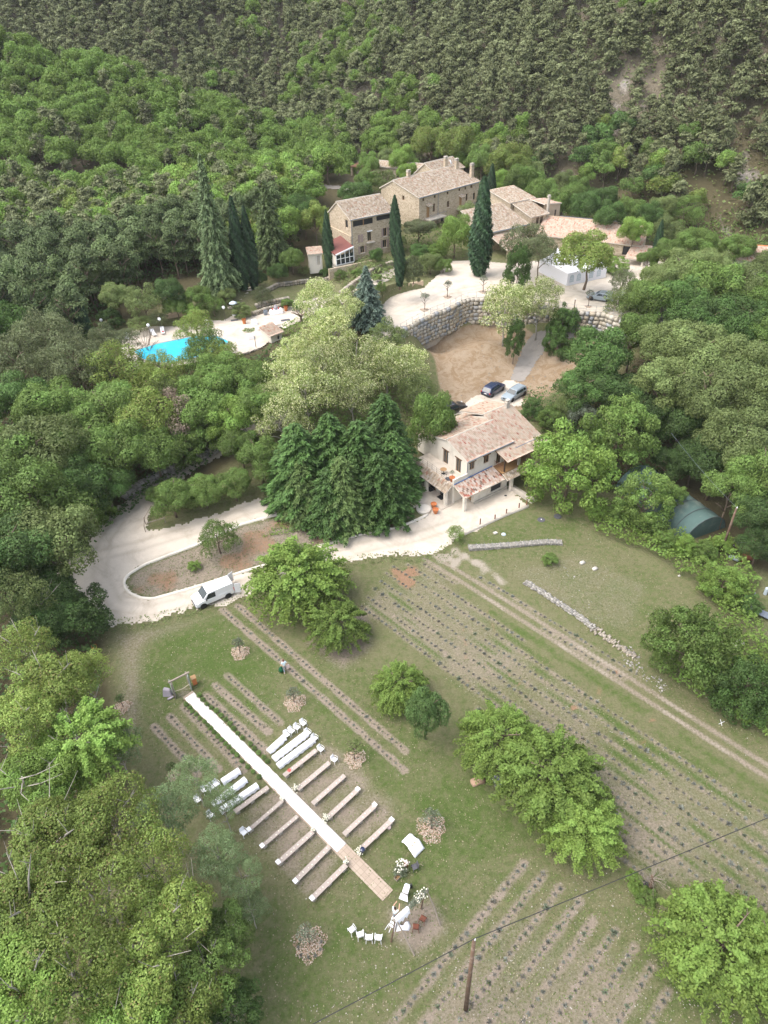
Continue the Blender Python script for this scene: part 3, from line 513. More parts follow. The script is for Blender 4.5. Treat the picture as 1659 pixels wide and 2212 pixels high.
# ---------------------------------------------------------------- stones
_cube = np.array([(x, y, z) for z in (-1, 1) for y in (-1, 1) for x in (-1, 1)], float); _cf = np.array([(0, 2, 3, 1), (4, 5, 7, 6), (0, 1, 5, 4), (1, 3, 7, 5), (3, 2, 6, 7), (2, 0, 4, 6)])
def _sph():
    bm = bmesh.new(); bmesh.ops.create_cube(bm, size=2); bmesh.ops.subdivide_edges(bm, edges=bm.edges, cuts=1, use_grid_fill=True); v = np.array([tuple(a.co) for a in bm.verts]); f = np.array([[a.index for a in q.verts] for q in bm.faces]); bm.free()
    l = np.linalg.norm(v, axis=1, keepdims=True); return v * (.72 + .28 * (1.25 / l)), f
_rv, _rf = _sph()
def stone_mesh(name, C, D, yaw, mat, seed=0, jit=.16, rnd=True):
    """many rough stones as one mesh. C centres, D half sizes, yaw angles"""
    r = np.random.default_rng(seed); C = np.asarray(C, float); D = np.asarray(D, float); yaw = np.asarray(yaw, float); n = len(C)
    v0, f0 = (_rv, _rf) if rnd else (_cube, _cf)
    V = v0[None] * (1 + r.uniform(-jit, jit, (n, len(v0), 3))) * D[:, None]
    c, s = np.cos(yaw)[:, None], np.sin(yaw)[:, None]; x, y = V[..., 0] * c - V[..., 1] * s, V[..., 0] * s + V[..., 1] * c
    V = np.stack([x, y, V[..., 2]], -1) + C[:, None]; Fx = f0[None] + (np.arange(n) * len(v0))[:, None, None]
    return npmesh(name, V.reshape(-1, 3), Fx.reshape(-1, 4), mat, False)
def path_pts(path, step):
    path = np.array([q[:2] for q in path], float); seg = np.hypot(*np.diff(path, axis=0).T); cum = np.r_[0, np.cumsum(seg)]; t = np.arange(0, cum[-1], step)
    x = np.interp(t, cum, path[:, 0]); y = np.interp(t, cum, path[:, 1]); dx = np.gradient(x); dy = np.gradient(y); return np.stack([x, y], 1), np.arctan2(dy, dx)
def wall_of_stones(name, path, z0, hgt, width, size, mat, seed=1, label=None, group=None, cat='wall', parent=None, thick=None, loose=0.0, batter=0.0, wobble=.3):
    r = np.random.default_rng(seed); C = []; D = []; Yw = []; rows = max(1, round(hgt / (size * .8))); rh = hgt / rows
    for k in range(rows):
        step = size * 1.15; pts, yw = path_pts(path, step); off = r.uniform(0, step)
        for lay in range(1 if thick is None else thick):
            for (px_, py_), w in zip(pts, yw):
                q = off + r.uniform(-.1, .1) * size; zz = z0(px_, py_) if callable(z0) else z0
                lx, ly = px_ + math.cos(w) * q, py_ + math.sin(w) * q; bo = -batter * (k + .5) / rows + (lay - ((thick or 1) - 1) / 2) * width / (thick or 1) + r.uniform(-loose, loose)
                C.append((lx - math.sin(w) * bo, ly + math.cos(w) * bo, zz + rh * (k + .5) + r.uniform(-.04, .04) * size)); D.append((size * .55 * r.uniform(1 - wobble, 1 + wobble * .4), width / (thick or 1) * .55, rh * .52 * r.uniform(.9, 1.08))); Yw.append(w + r.uniform(-.08, .08))
    o = mobj(name, stone_mesh(name, C, D, Yw, mat, seed), parent)
    if label: tag(o, label, cat, group)
    return o
wl = thing('retaining_wall', 'tall retaining wall of large pale boulders curving below the upper car park', 'wall', (16, 121, 6))
o_ = wall_of_stones('boulder_courses', [(b[0] - 16, b[1] - 121) for b in BW], lambda x, y: .2, 4.75, .9, .8, M['boulder'], 3, parent=wl, wobble=.42)
mb = MB()
for a, b in zip(BW[:-1], BW[1:]):
    L = math.hypot(b[0] - a[0], b[1] - a[1]); w = math.atan2(b[1] - a[1], b[0] - a[0]); cx, cy = (a[0] + b[0]) / 2 - 16, (a[1] + b[1]) / 2 - 121
    mb.box((cx - math.sin(w) * .35, cy + math.cos(w) * .35, 1.9), (L + .2, .5, 6.1), w)
mb.obj('backing', M['concrete'], wl)
mb = MB(); pp, yw = path_pts(BW, 1.6)
for (x, y), w in zip(pp, yw): mb.tube([(x - 16, y - 121, 4.9), (x - 16, y - 121, 6.0)], .025, 5)
for zz in (5.35, 5.95): mb.tube([(b[0] - 16, b[1] - 121, zz) for b in BW], .018, 5)
fo = thing('railing', 'thin wire railing along the edge of the upper car park above the boulder wall', 'railing', (16, 121, 6)); mb.obj('wires_and_posts', M['zinc'], fo)
# concrete wall left of car park
mb = MB()
for a, b in zip(lowwall[:-1], lowwall[1:]):
    L = math.hypot(b[0] - a[0], b[1] - a[1]); w = math.atan2(b[1] - a[1], b[0] - a[0]); mb.box(((a[0] + b[0]) / 2 - math.sin(w) * .2, (a[1] + b[1]) / 2 + math.cos(w) * .2, 11.2), (L + .12, .3, 2.0), w)
o = mb.obj('concrete_wall', M['plaster2']); tag(o, 'low bare concrete wall curving along the left edge of the upper car park', 'wall')
def kerb(name, pts, w, h, mat, label, dens=None):
    pp, yw = path_pts(pts, .55); C = [(a[0], a[1], h1(a[0], a[1]) + h / 2) for a in pp]; n = len(C)
    V = []; Fq_ = []
    for i, ((x, y), t) in enumerate(zip(pp, yw)):
        z = h1(x, y); nx, ny = -math.sin(t) * w / 2, math.cos(t) * w / 2
        V += [(x - nx, y - ny, z - .1), (x - nx, y - ny, z + h), (x + nx, y + ny, z + h), (x + nx, y + ny, z - .1)]
        if i: a = 4 * (i - 1); Fq_ += [(a, a + 1, a + 5, a + 4), (a + 1, a + 2, a + 6, a + 5), (a + 2, a + 3, a + 7, a + 6)]
    Fq_ += [(0, 3, 2, 1), (4 * n - 4, 4 * n - 3, 4 * n - 2, 4 * n - 1)]
    o = mobj(name, npmesh(name, V, Fq_, mat)); tag(o, label, 'kerb'); return o
kerb('kerb', D_((600, 1215), (525, 1236), (480, 1251), (400, 1276), (330, 1295), (305, 1293), (282, 1284), (270, 1272), (268, 1256), (276, 1243), (312, 1221), (420, 1180), (520, 1135), (600, 1112), (634, 1107)), .3, .22, M['plaster'], 'pale masonry kerb looping around the bare planted island by the white van')
kerb('kerb', D_((690, 1180), (760, 1161), (860, 1141), (905, 1122), (925, 1112)), .25, .25, M['plaster'], 'pale masonry kerb between the fir bank and the drive in front of the white house')
kerb('kerb', D_((1003, 1155), (1050, 1133), (1100, 1111), (1146, 1093)), .3, .3, M['concrete'], 'concrete edging along the forecourt under the row of short brown posts')
wall_of_stones('stone_wall', D_((270, 1082), (300, 1062), (335, 1042), (380, 1020)), h1, 1.3, 1.0, .5, M['limestone'], 5, 'pale dry stone wall beside the bend where the drive climbs left', thick=2)
wall_of_stones('stone_wall', D_((430, 1000), (465, 975), (500, 962), (535, 945)), h1, 1.3, 1.0, .5, M['limestone'], 6, 'pale dry stone wall above the upper drive left of the fir trees', thick=2)
# ---------------------------------------------------------------- buildings
def roofplane(parent, name, A, B, C, Dd, mat, amp=.045, per=.25, thick=.1, deck='plaster', step=.012):
    """A eave left, B eave right, C ridge right, D ridge left, local coordinates"""
    A, B, C, Dd = (np.array(q, float) for q in (A, B, C, Dd)); n = np.cross(B - A, Dd - A); n /= np.linalg.norm(n)
    if n[2] < 0: n = -n
    Lu = max(np.linalg.norm(B - A), np.linalg.norm(C - Dd)); Lv = max(np.linalg.norm(Dd - A), np.linalg.norm(C - B))
    nu = int(Lu / per * 6) + 1; rows = max(2, int(Lv / .42)); tv = []
    for k in range(rows): tv += [(k / rows, step), ((k + .98) / rows, -step)]
    tv.append((1, -step)); us = np.linspace(0, 1, nu + 1); V = []; UVc = []
    for v, dz in tv:
        for u in us:
            q = (A * (1 - u) + B * u) * (1 - v) + (Dd * (1 - u) + C * u) * v; ph = u * Lu / per
            V.append(q + n * (amp * (abs(math.sin(math.pi * ph)) * 1.6 - .6) + dz + .06)); UVc.append((u * Lu, v * Lv))
    w = nu + 1; idx = np.arange(len(V)).reshape(-1, w); Fq_ = np.stack([idx[:-1, :-1], idx[:-1, 1:], idx[1:, 1:], idx[1:, :-1]], -1).reshape(-1, 4)
    if np.cross(B - A, Dd - A)[2] < 0: Fq_ = Fq_[:, ::-1]
    me = npmesh(name, np.array(V), Fq_, mat); uvl = me.uv_layers.new(name='UVMap'); U = np.array(UVc, np.float32)[Fq_.ravel()]; uvl.data.foreach_set('uv', U.ravel())
    o = mobj(name, me, parent)
    mb = MB(); t = n * thick; lo = [q - t for q in (A, B, C, Dd)]; hi = [q + n * .015 for q in (A, B, C, Dd)]
    mb.add(lo + hi, [(3, 2, 1, 0), (4, 5, 6, 7), (0, 1, 5, 4), (1, 2, 6, 5), (2, 3, 7, 6), (3, 0, 4, 7)]); mb.obj('roof_deck', M[deck], o)
    return o
def facade(mb, o, ang, L, z0, top, ops, depth=.22):
    """adds a wall face with reveals to mb. o start (x,y); ang direction; outward normal is to the right of travel"""
    dx, dy = math.cos(ang), math.sin(ang); nx, ny = dy, -dx
    def pt(s, z, d=0.0): return (o[0] + dx * s - nx * d, o[1] + dy * s - ny * d, z)
    zt = min(z for s, z in top)
    ss = sorted({0, L, *[q[0] for q in ops], *[q[1] for q in ops]}); zs = sorted({z0, zt, *[q[2] for q in ops], *[q[3] for q in ops]})
    for a, b in zip(ss[:-1], ss[1:]):
        for c, d in zip(zs[:-1], zs[1:]):
            ms, mz = (a + b) / 2, (c + d) / 2
            if any(q[0] < ms < q[1] and q[2] < mz < q[3] for q in ops): continue
            mb.quad(pt(a, c), pt(b, c), pt(b, d), pt(a, d))
    if len(top) > 2 or top[0][1] != top[-1][1]:
        pl = [(0, zt)] + ([] if top[0][1] == zt else [top[0]]) + [q for q in top[1:-1]] + ([] if top[-1][1] == zt else [top[-1]]) + [(L, zt)]
        mb.quad(*[pt(*q) for q in pl])
    for q in ops:
        a, b, c, d = q[:4]
        mb.quad(pt(a, c), pt(a, d), pt(a, d, depth), pt(a, c, depth)); mb.quad(pt(b, c), pt(b, c, depth), pt(b, d, depth), pt(b, d))
        mb.quad(pt(a, d), pt(b, d), pt(b, d, depth), pt(a, d, depth)); mb.quad(pt(a, c), pt(a, c, depth), pt(b, c, depth), pt(b, c))
    return pt
def opening(parent, pt, q, frame, dep=.13):
    """window or door set back in its opening"""
    a, b, c, d, kind = q[:5]; opt = q[5] if len(q) > 5 else {}
    P3 = lambda s, z, dd: Vector(pt(s, z, dd))
    def bar(mb, s0, s1, zz0, zz1, d0, d1):
        vs = [P3(s0, zz0, d0), P3(s1, zz0, d0), P3(s1, zz1, d0), P3(s0, zz1, d0), P3(s0, zz0, d1), P3(s1, zz0, d1), P3(s1, zz1, d1), P3(s0, zz1, d1)]
        mb.add(vs, [(0, 1, 2, 3), (7, 6, 5, 4), (0, 4, 5, 1), (1, 5, 6, 2), (2, 6, 7, 3), (3, 7, 4, 0)])
    t = .07; nm = 'door' if kind in ('door', 'french') else 'window'
    if kind == 'void':
        mb = MB(); bar(mb, a, b, c, d, dep + .07, dep + .1); mb.obj('shade_panel', M['blackpl'], parent); return  # black panel stands in for the unlit space behind the opening
    if kind == 'door':
        mb = MB(); bar(mb, a, b, c, d, dep, dep + .06); o = mb.obj('door', M[opt.get('mat', 'woodlight')], parent)
        mb = MB(); bar(mb, a, a + t, c, d, dep - .03, dep - .001); bar(mb, b - t, b, c, d, dep - .03, dep - .001); bar(mb, a + t, b - t, d - t, d, dep - .03, dep - .001); mb.obj('door_frame', M[frame], o)
    else:
        mb = MB(); bar(mb, a, a + t, c, d, dep, dep + .06); bar(mb, b - t, b, c, d, dep, dep + .06); bar(mb, a + t, b - t, c, c + t, dep, dep + .06); bar(mb, a + t, b - t, d - t, d, dep, dep + .06); m_ = (a + b) / 2
        if b - a > .7: bar(mb, m_ - t / 2, m_ + t / 2, c + t, d - t, dep, dep + .06)
        o = mb.obj(nm, M[frame], parent); mb = MB(); bar(mb, a + t / 2, b - t / 2, c + t / 2, d - t / 2, dep + .025, dep + .035); mb.obj('pane', M['glass'], o)
    if opt.get('lintel'): mb = MB(); bar(mb, a - .2, b + .2, d + .02, d + .17, -.05, .1); mb.obj('lintel', M['wood'], o)
    if opt.get('sill'): mb = MB(); bar(mb, a - .12, b + .12, c - .1, c - .01, -.1, .08); mb.obj('sill', M['plaster'], o)
    if opt.get('sh'):
        for s0, s1 in ((a - (b - a) / 2 - .05, a - .05), (b + .05, b + (b - a) / 2 + .05)):
            mb = MB(); bar(mb, s0, s1, c, d, -.06, -.015); [bar(mb, s0 + .04, s1 - .04, c + (d - c) * f_ - .04, c + (d - c) * f_ + .04, -.08, -.061) for f_ in (.2, .8)]; mb.obj('shutter', M['shutter'], o)
    if opt.get('awn'): mb = MB(); bar(mb, a - .1, b + .1, d - .12, d + .04, -.35, 0); mb.obj('blind_box', M['white'], o)
def walls(parent, name, rects, mat, frame='woodlight', cap=None):
    """rects: list of facades (o, ang, L, z0, top, openings)"""
    mb = MB(); todo = []
    for f_ in rects:
        pt = facade(mb, *f_); todo += [(pt, q) for q in f_[5]]
    w = mb.obj(name, mat, parent)
    for pt, q in todo: opening(parent, pt, q, frame)
    return w
def block(parent, x0, x1, y0, y1, z0, zf, zb, ridge=None, front=(), right=(), back=(), left=(), mat=None, frame='woodlight', name='wall'):
    """box house: zf front eave, zb back eave; ridge=(y, z)"""
    Wd = y1 - y0; L = x1 - x0
    side = [(0, zf), (Wd, zb)] if not ridge else [(0, zf), (ridge[0] - y0, ridge[1]), (Wd, zb)]
    back_side = [(Wd - s, z) for s, z in side][::-1]
    return walls(parent, name, [((x0, y0), 0, L, z0, [(0, zf), (L, zf)], list(front)), ((x1, y0), math.pi / 2, Wd, z0, side, list(right)), ((x1, y1), math.pi, L, z0, [(0, zb), (L, zb)], list(back)), ((x0, y1), -math.pi / 2, Wd, z0, back_side, list(left))], mat, frame)
def gable(parent, x0, x1, y0, y1, zf, zb, ry, rz_, mat, ov=.35, ovx=.25, deck='plaster', names=('roof', 'roof')):
    sf = (rz_ - zf) / (ry - y0); sb = (rz_ - zb) / (y1 - ry) if y1 > ry else 0
    a = roofplane(parent, names[0], (x0 - ovx, y0 - ov, zf - sf * ov + .05), (x1 + ovx, y0 - ov, zf - sf * ov + .05), (x1 + ovx, ry, rz_ + .05), (x0 - ovx, ry, rz_ + .05), mat, deck=deck)
    if y1 > ry + .1: roofplane(parent, names[1], (x1 + ovx, y1 + ov, zb - sb * ov + .05), (x0 - ovx, y1 + ov, zb - sb * ov + .05), (x0 - ovx, ry, rz_ + .05), (x1 + ovx, ry, rz_ + .05), mat, deck=deck); 
    mb = MB(); mb.tube([(x0 - ovx, ry, rz_ + .1), (x1 + ovx, ry, rz_ + .1)], .12, 8); mb.obj('ridge_tiles', mat if False else M['terracotta' if mat is M['tile_red'] else 'concrete'], a)
    return a
def gutter(parent, a, b, r=.07): mb = MB(); mb.tube([a, b], r, 7); mb.obj('gutter', M['zinc'], parent)
def pipe(parent, *pts, r=.05): mb = MB(); mb.tube(list(pts), r, 7); mb.obj('downpipe', M['zinc'], parent)
def chimney(parent, x, y, z0, z1, w=.6, d=.5, mat='farm', cap=True):
    mb = MB().box((x, y, (z0 + z1) / 2), (w, d, z1 - z0)); o = mb.obj('chimney', M[mat], parent)
    mb = MB().box((x, y, z1 + .05), (w + .14, d + .14, .1))
    if cap: mb.box((x - w / 3.2, y, z1 + .22), (.12, d, .24)); mb.box((x + w / 3.2, y, z1 + .22), (.12, d, .24)); mb.box((x, y, z1 + .38), (w + .05, d + .05, .08))
    mb.obj('chimney_cap', M['concrete' if cap else 'farm'], o)
PI = math.pi
# ---- white house
T = thing('house', 'white plastered house with pale clay tile roofs beside the gravel forecourt', 'house', (11.2, 77.9, 0), math.radians(34.5))
wl_ = dict(lintel=True)
block(T, 0, 7.8, 0, 8.1, 0, 5.95, 5.95, (4.05, 7.15), mat=M['plaster'],
      front=[(.45, 1.35, 4.05, 5.2, 'win', wl_), (2.95, 3.95, 4.05, 5.25, 'win', wl_), (5.3, 6.2, 3.05, 5.2, 'french', {}), (.3, 1.3, 0.05, 2.1, 'door', {}), (5.2, 6.6, .05, 2.1, 'void')],
      left=[(8.1 - 2.3, 8.1 - 1.25, 3.05, 5.2, 'french', wl_), (8.1 - 5.0, 8.1 - 3.9, 3.05, 5.2, 'french', wl_), (8.1 - 3.4, 8.1 - 2.4, .05, 2.1, 'french', {}), (8.1 - 6.2, 8.1 - 5.2, .05, 2.1, 'french', {})])
gable(T, 0, 7.8, 0, 8.1, 5.95, 5.95, 4.05, 7.15, M['tile_pale'])
gutter(T, (-.25, -.42, 5.92), (8.0, -.42, 5.92)); pipe(T, (-.05, -.1, 5.9), (-.05, -.1, 3.0))
# back wing with low roof and east wing
block(T, .6, 12.5, 8.14, 11.4, 1.5, 5.0, 4.3, mat=M['plaster'], name='back_wing_wall')
roofplane(T, 'back_wing_roof', (12.8, 11.7, 4.25), (.2, 11.7, 4.25), (.2, 8.2, 5.15), (12.8, 8.2, 5.15), M['tile_pink'])
block(T, 7.84, 12.5, 1.6, 8.1, 0, 5.75, 6.1, (5.6, 7.2), mat=M['plaster'], name='east_wing_wall', front=[(1.2, 2.2, 3.05, 5.1, 'french', {}), (3.2, 4.1, 3.6, 5.0, 'win', {})], right=[(2.4, 3.3, 3.8, 5, 'win', wl_)])
gable(T, 8.0, 12.5, 1.6, 8.1, 6.1, 6.6, 5.6, 7.45, M['tile_pink'], ov=2.6, ovx=.3, names=('east_roof', 'east_roof'))
gutter(T, (7.6, -1.15, 5.42), (12.8, -1.15, 5.42))
chimney(T, 11.8, 5.2, 7.0, 8.2, .55, .45, 'concrete')
# covered balcony: floor, porch roof, posts
mb = MB().b2(4.7, 13.2, -2.1, 1.55, 2.75, 3.0); mb.obj('balcony_floor', M['woodlight'], T)
roofplane(T, 'porch_roof', (4.8, -2.7, 4.95), (9.6, -2.7, 4.95), (9.6, -.05, 5.6), (4.8, -.05, 5.6), M['tile_pink'], deck='wood')
roofplane(T, 'porch_roof', (9.62, -2.7, 4.95), (13.2, -2.7, 4.95), (13.2, -1.2, 5.35), (9.62, -1.2, 5.35), M['tile_old'], deck='wood')
for x in (4.95,): MB().b2(x, x + .16, -2.0, -1.84, 3.0, 5.0).obj('porch_post', M['darkwood'], T)
for x in (7.6, 10.4): MB().b2(x, x + .3, -2.05, -1.75, 3.0, 5.0).obj('porch_post', M['concrete'], T)
mb = MB()
for k in range(14): mb.tube([(4.8, -1.9 + k * .13, 3.02), (4.8, -1.9 + k * .13, 4.0)], .012, 4)
mb.tube([(4.8, -1.95, 4.0), (4.8, -.1, 4.0)], .02, 5); mb.obj('balcony_rail', M['rust'], T)
# patchwork pent roof over front arcade
roofplane(T, 'arcade_roof', (-2.6, -2.65, 2.3), (4.65, -2.65, 2.3), (4.65, -.02, 3.1), (-2.4, -.02, 3.1), M['tile_mix'], amp=.06)
roofplane(T, 'arcade_roof', (4.67, -3.1, 2.3), (12.9, -3.1, 2.3), (12.9, -2.0, 2.85), (4.67, -2.0, 2.85), M['tile_old'], amp=.06)
mb = MB().b2(-2.5, -2.2, -.25, -.0, 0, 3.9).b2(-2.2, .0, -.22, -.02, 3.15, 3.9); mb.obj('parapet', M['plaster'], T)
mb = MB().tube([(-2.4, -.3, 3.2), (4.5, -.1, 3.2)], .06, 6); mb.obj('flashing', M['blue'], T)
for x, y in ((-2.45, -2.5), (5.6, -2.9), (10.3, -2.9)): MB().b2(x, x + .38, y, y + .38, 0, 2.35).obj('arcade_pillar', M['plaster'], T)
walls(T, 'arcade_wall', [((-.2, -1.8), 0, 6.1, 0, [(0, 2.45), (6.1, 2.45)], [(3.1, 5.1, .35, 2.0, 'void')]), ((5.9, -1.8), PI / 2, 1.75, 0, [(0, 2.45), (1.75, 2.6)], []), ((-.2, -.04), -PI / 2, 1.76, 0, [(0, 2.6), (1.76, 2.45)], [(.4, 1.3, .02, 2.05, 'door')])], M['plaster'])
mb = MB().b2(-.25, 5.9, -2.0, -1.84, 0, .25); mb.obj('plinth', M['concrete'], T)
mb = MB().b2(5.9, 13.0, -.3, 1.5, 0, 2.74); mb.obj('lower_wall', M['plaster'], T)
# left terrace above an arcade
mb = MB().b2(-2.45, -.02, .02, 8.0, 2.7, 3.0); mb.obj('terrace_floor', M['flag'], T)
roofplane(T, 'side_arcade_roof', (-4.0, 8.2, 2.3), (-3.9, -.4, 2.3), (-2.45, -.1, 3.1), (-2.5, 8.2, 3.1), M['tile_old'], amp=.06)
for y in (-.15, 3.9, 7.6): MB().b2(-3.75, -3.35, y, y + .4, 0, 2.35).obj('side_arcade_pillar', M['plaster'], T)
mb = MB().b2(-2.45, -.02, .02, 7.9, 0, 2.69); mb.obj('terrace_base', M['plaster'], T)
for y in (1.2, 3.4, 5.6): mb = MB().b2(-2.53, -2.46, y, y + 1.2, .05, 2.0); o = mb.obj('glazed_door', M['woodlight'], T); MB().b2(-2.56, -2.535, y + .1, y + 1.1, .2, 1.9).obj('pane', M['glass'], o)
mb = MB()
for k in range(8): mb.tube([(-2.4, .4 + k * 1.0, 3.0), (-2.4, .4 + k * 1.0, 3.95)], .02, 5)
for zz in (3.3, 3.6, 3.95): mb.tube([(-2.4, .1, zz), (-2.4, 7.9, zz)], .012, 4)
mb.obj('terrace_rail', M['iron'], T)
[MB().b2(-3.3, -2.6, y, y + 1.0, .16, .2).obj('doormat', M['blackpl'], T) for y in (1.2, 3.6, 5.9)]
mb = MB().b2(-4.6, -2.46, -.4, 8.2, -.05, .15); mb.obj('arcade_floor', M['flag'], T)
def WP(x, y, z=0, O=(11.2, 77.9), a=34.5): c, s = math.cos(math.radians(a)), math.sin(math.radians(a)); return (O[0] + x * c - y * s, O[1] + x * s + y * c, z)
# low concrete parapet, steps, drum base
mb = MB().b2(5.9, 6.15, -6.6, -2.2, -.2, .6).b2(6.15, 7.0, -6.6, -2.2, -.2, .12); o = mb.obj('garden_wall', M['concrete']); o.location = (11.2, 77.9, 0); o.rotation_euler = (0, 0, math.radians(34.5)); tag(o, 'low concrete wall on the right end of the white house forecourt', 'wall')
mb = MB()
for k in range(6): mb.b2(-8.1 + k * .42, -7.68 + k * .42, 1.9, 4.0, -.5, 1.5 - k * .25)
o = mb.obj('stone_steps', M['flag']); o.location = (11.2, 77.9, 0); o.rotation_euler = (0, 0, math.radians(34.5)); tag(o, 'pale stone steps going down to the forecourt beside the fir trees', 'steps')
mb = MB().lathe([(.95, -.3), (1.0, .28), (.9, .32), (.2, .33)], 24); o = mb.obj('well_cover', M['plaster']); o.location = WP(-6.5, 1.0, .1); tag(o, 'round pale well cover at the foot of the stone steps', 'well cover')
# ---- left farmhouse
T = thing('farmhouse', 'three storey stone farmhouse with mauve shutters and a conservatory at its left', 'house', (-4.6, 143.3, 0), math.radians(30))
sh = dict(sh=True, sill=True)
block(T, 0, 9.6, 0, 9.0, 8.5, 18.9, 18.4, (5.2, 21.0), mat=M['farm'],
      front=[(.5, 5.0, 17.35, 18.45, 'void'), (5.8, 9.3, 17.6, 18.5, 'void'), (3.6, 4.5, 14.1, 16.1, 'french', dict(awn=True)), (7.3, 8.1, 14.4, 16.0, 'win', sh), (1.9, 2.8, 12.1, 13.4, 'win', sh), (7.1, 8.0, 12.2, 13.7, 'win', sh)],
      left=[(9 - 7.4, 9 - 6.6, 14.2, 15.6, 'win', sh), (9 - 2.3, 9 - 1.2, 16.9, 18.4, 'void')])
gable(T, 0, 9.6, 0, 9.0, 18.9, 18.4, 5.2, 21.0, M['tile_old'], ov=.3)
gutter(T, (-.25, -.36, 18.8), (9.9, -.36, 18.8)); pipe(T, (.1, -.1, 18.7), (.1, -.1, 11.2)); 
mb = MB().b2(1.5, 1.62, -.06, -.01, 14.2, 15.7).b2(2.1, 2.6, -.06, -.01, 14.2, 15.7).b2(1.4, 1.95, -.06, -.01, 14.2, 15.7); mb.obj('shutter', M['shutter'], T)
MB().b2(2.7, 2.85, -.08, -.01, 17.3, 18.5).obj('orange_post', M['woodlight'], T)
mb = MB().b2(3.2, 5.0, -.7, 0, 13.85, 14.0); mb.obj('balcony_slab', M['concrete'], T)
# parapet step on the left wall
mb = MB().b2(-.22, -.0, .0, 9.2, 8.5, 15.7); mb.obj('buttress_wall', M['farm'], T)
# conservatory
sun = mb = MB()
for x in (-4.2, -3.2, -2.2, -1.2, -.25): mb.b2(x - .06, x + .06, -1.1, -.98, 11.1, 13.0 + (x + 4.2) * .2)
for zz in (11.1, 12.2): mb.b2(-4.2, -.2, -1.1, -1.0, zz, zz + .1)
mb.add([(-4.3, -1.15, 13.0), (-.2, -1.15, 13.85), (-.2, -1.0, 13.85), (-4.3, -1.0, 13.0), (-4.3, -1.15, 13.25), (-.2, -1.15, 14.15), (-.2, -1.0, 14.15), (-4.3, -1.0, 13.25)], [(0, 1, 5, 4), (3, 2, 1, 0), (4, 5, 6, 7), (7, 6, 2, 3), (1, 2, 6, 5), (0, 4, 7, 3)])
o = mb.obj('conservatory', M['white'], T); MB().b2(-4.15, -.3, -1.04, -1.02, 11.15, 13.0).obj('pane', M['glass'], o)
MB().add([(-4.4, -1.1, 13.2), (-.22, -1.1, 14.1), (-.22, 4.2, 14.9), (-4.4, 4.2, 13.9), (-4.4, -1.1, 13.05), (-.22, -1.1, 13.95), (-.22, 4.2, 14.75), (-4.4, 4.2, 13.75)], [(0, 1, 2, 3), (7, 6, 5, 4), (0, 4, 5, 1), (1, 5, 6, 2), (2, 6, 7, 3), (3, 7, 4, 0)]).obj('conservatory_roof', M['redroof'], T)
MB().b2(-4.15, -4.05, -1.0, 4.1, 10.5, 13.2).b2(-4.15, -.25, -.95, 4.1, 10.3, 11.05).obj('conservatory_base', M['plaster'], T)
T = thing('shed', 'small white garden shed left of the farmhouse conservatory', 'shed', (-13.2, 142.2, 0), math.radians(10))
block(T, 0, 2.6, 0, 2.4, 9, 12.9, 13.3, mat=M['plaster'], frame='white', front=[(1.5, 2.3, 10.6, 12.5, 'door', dict(mat='concrete'))]); roofplane(T, 'roof', (-.25, -.3, 12.85), (2.9, -.3, 12.85), (2.9, 2.6, 13.45), (-.25, 2.6, 13.45), M['tile_red'])
mb = MB(); [mb.b2(-6 + i, -5.5 + i, -2.6, -2.2, 8.6, 10.9) for i in ()]
o = MB().b2(-6.5, 3.0, -2.6, -2.25, 9.5, 11.5).obj('stone_wall', M['farm']); o.location = (-4.6, 143.3, -.3); o.rotation_euler = (0, 0, math.radians(28)); tag(o, 'low stone terrace wall in front of the farmhouse conservatory', 'wall')
# ---- main farmhouse
T = thing('farmhouse', 'long stone farmhouse with ivy on its corner and a row of small attic windows', 'house', (9.5, 157.5, 0), math.radians(40.7))
tw = [(x, x + .55, 17.95, 18.55, 'win') for x in (1.0, 4.4, 8.3, 12.0, 13.9, 15.8)]
block(T, 0, 18.5, 0, 12, 9.5, 18.95, 19.0, (8, 21.0), mat=M['farm'],
      front=tw + [(2.2, 3.1, 14.4, 16.7, 'door', {}), (4.1, 4.8, 15.2, 16.9, 'win', {}), (8.4, 9.2, 15.3, 16.6, 'win', dict(sill=True)), (12.3, 13.2, 14.5, 17.1, 'door', {}), (14.4, 15.0, 15.5, 17.0, 'win', {}), (6.6, 7.6, 12.0, 13.8, 'void'), (16.8, 17.5, 15.3, 16.8, 'win', {})],
      left=[(12 - 5.2, 12 - 4.5, 17.6, 18.5, 'win', {})])
gable(T, 0, 18.5, 0, 12, 18.95, 19.0, 8, 21.0, M['tile_old'], ov=.3)
gutter(T, (-.3, -.36, 18.88), (18.8, -.36, 18.88), .09); pipe(T, (5.6, -.1, 18.8), (5.6, -.1, 12))
for x, y, a, b in ((4.5, 8, 20.6, 22.0), (16.5, 8.5, 20.7, 22.8), (18.0, 6.5, 20.4, 22.4), (18.2, 2.0, 19.3, 22.0)): chimney(T, x, y, a, b, .8, .6, 'farm')
mb = MB().b2(1.6, 6.6, -1.8, 0, 14.1, 14.35).b2(1.6, 1.8, -1.8, -1.6, 11, 14.1).b2(6.3, 6.5, -1.8, -1.6, 11, 14.1); o = mb.obj('balcony', M['concrete'], T)
mb = MB(); [mb.tube([(1.7 + k * .4, -1.75, 14.35), (1.7 + k * .4, -1.75, 15.3)], .025, 4) for k in range(13)]; mb.tube([(1.6, -1.75, 15.3), (6.6, -1.75, 15.3)], .03, 5); mb.obj('railing', M['zinc'], o)
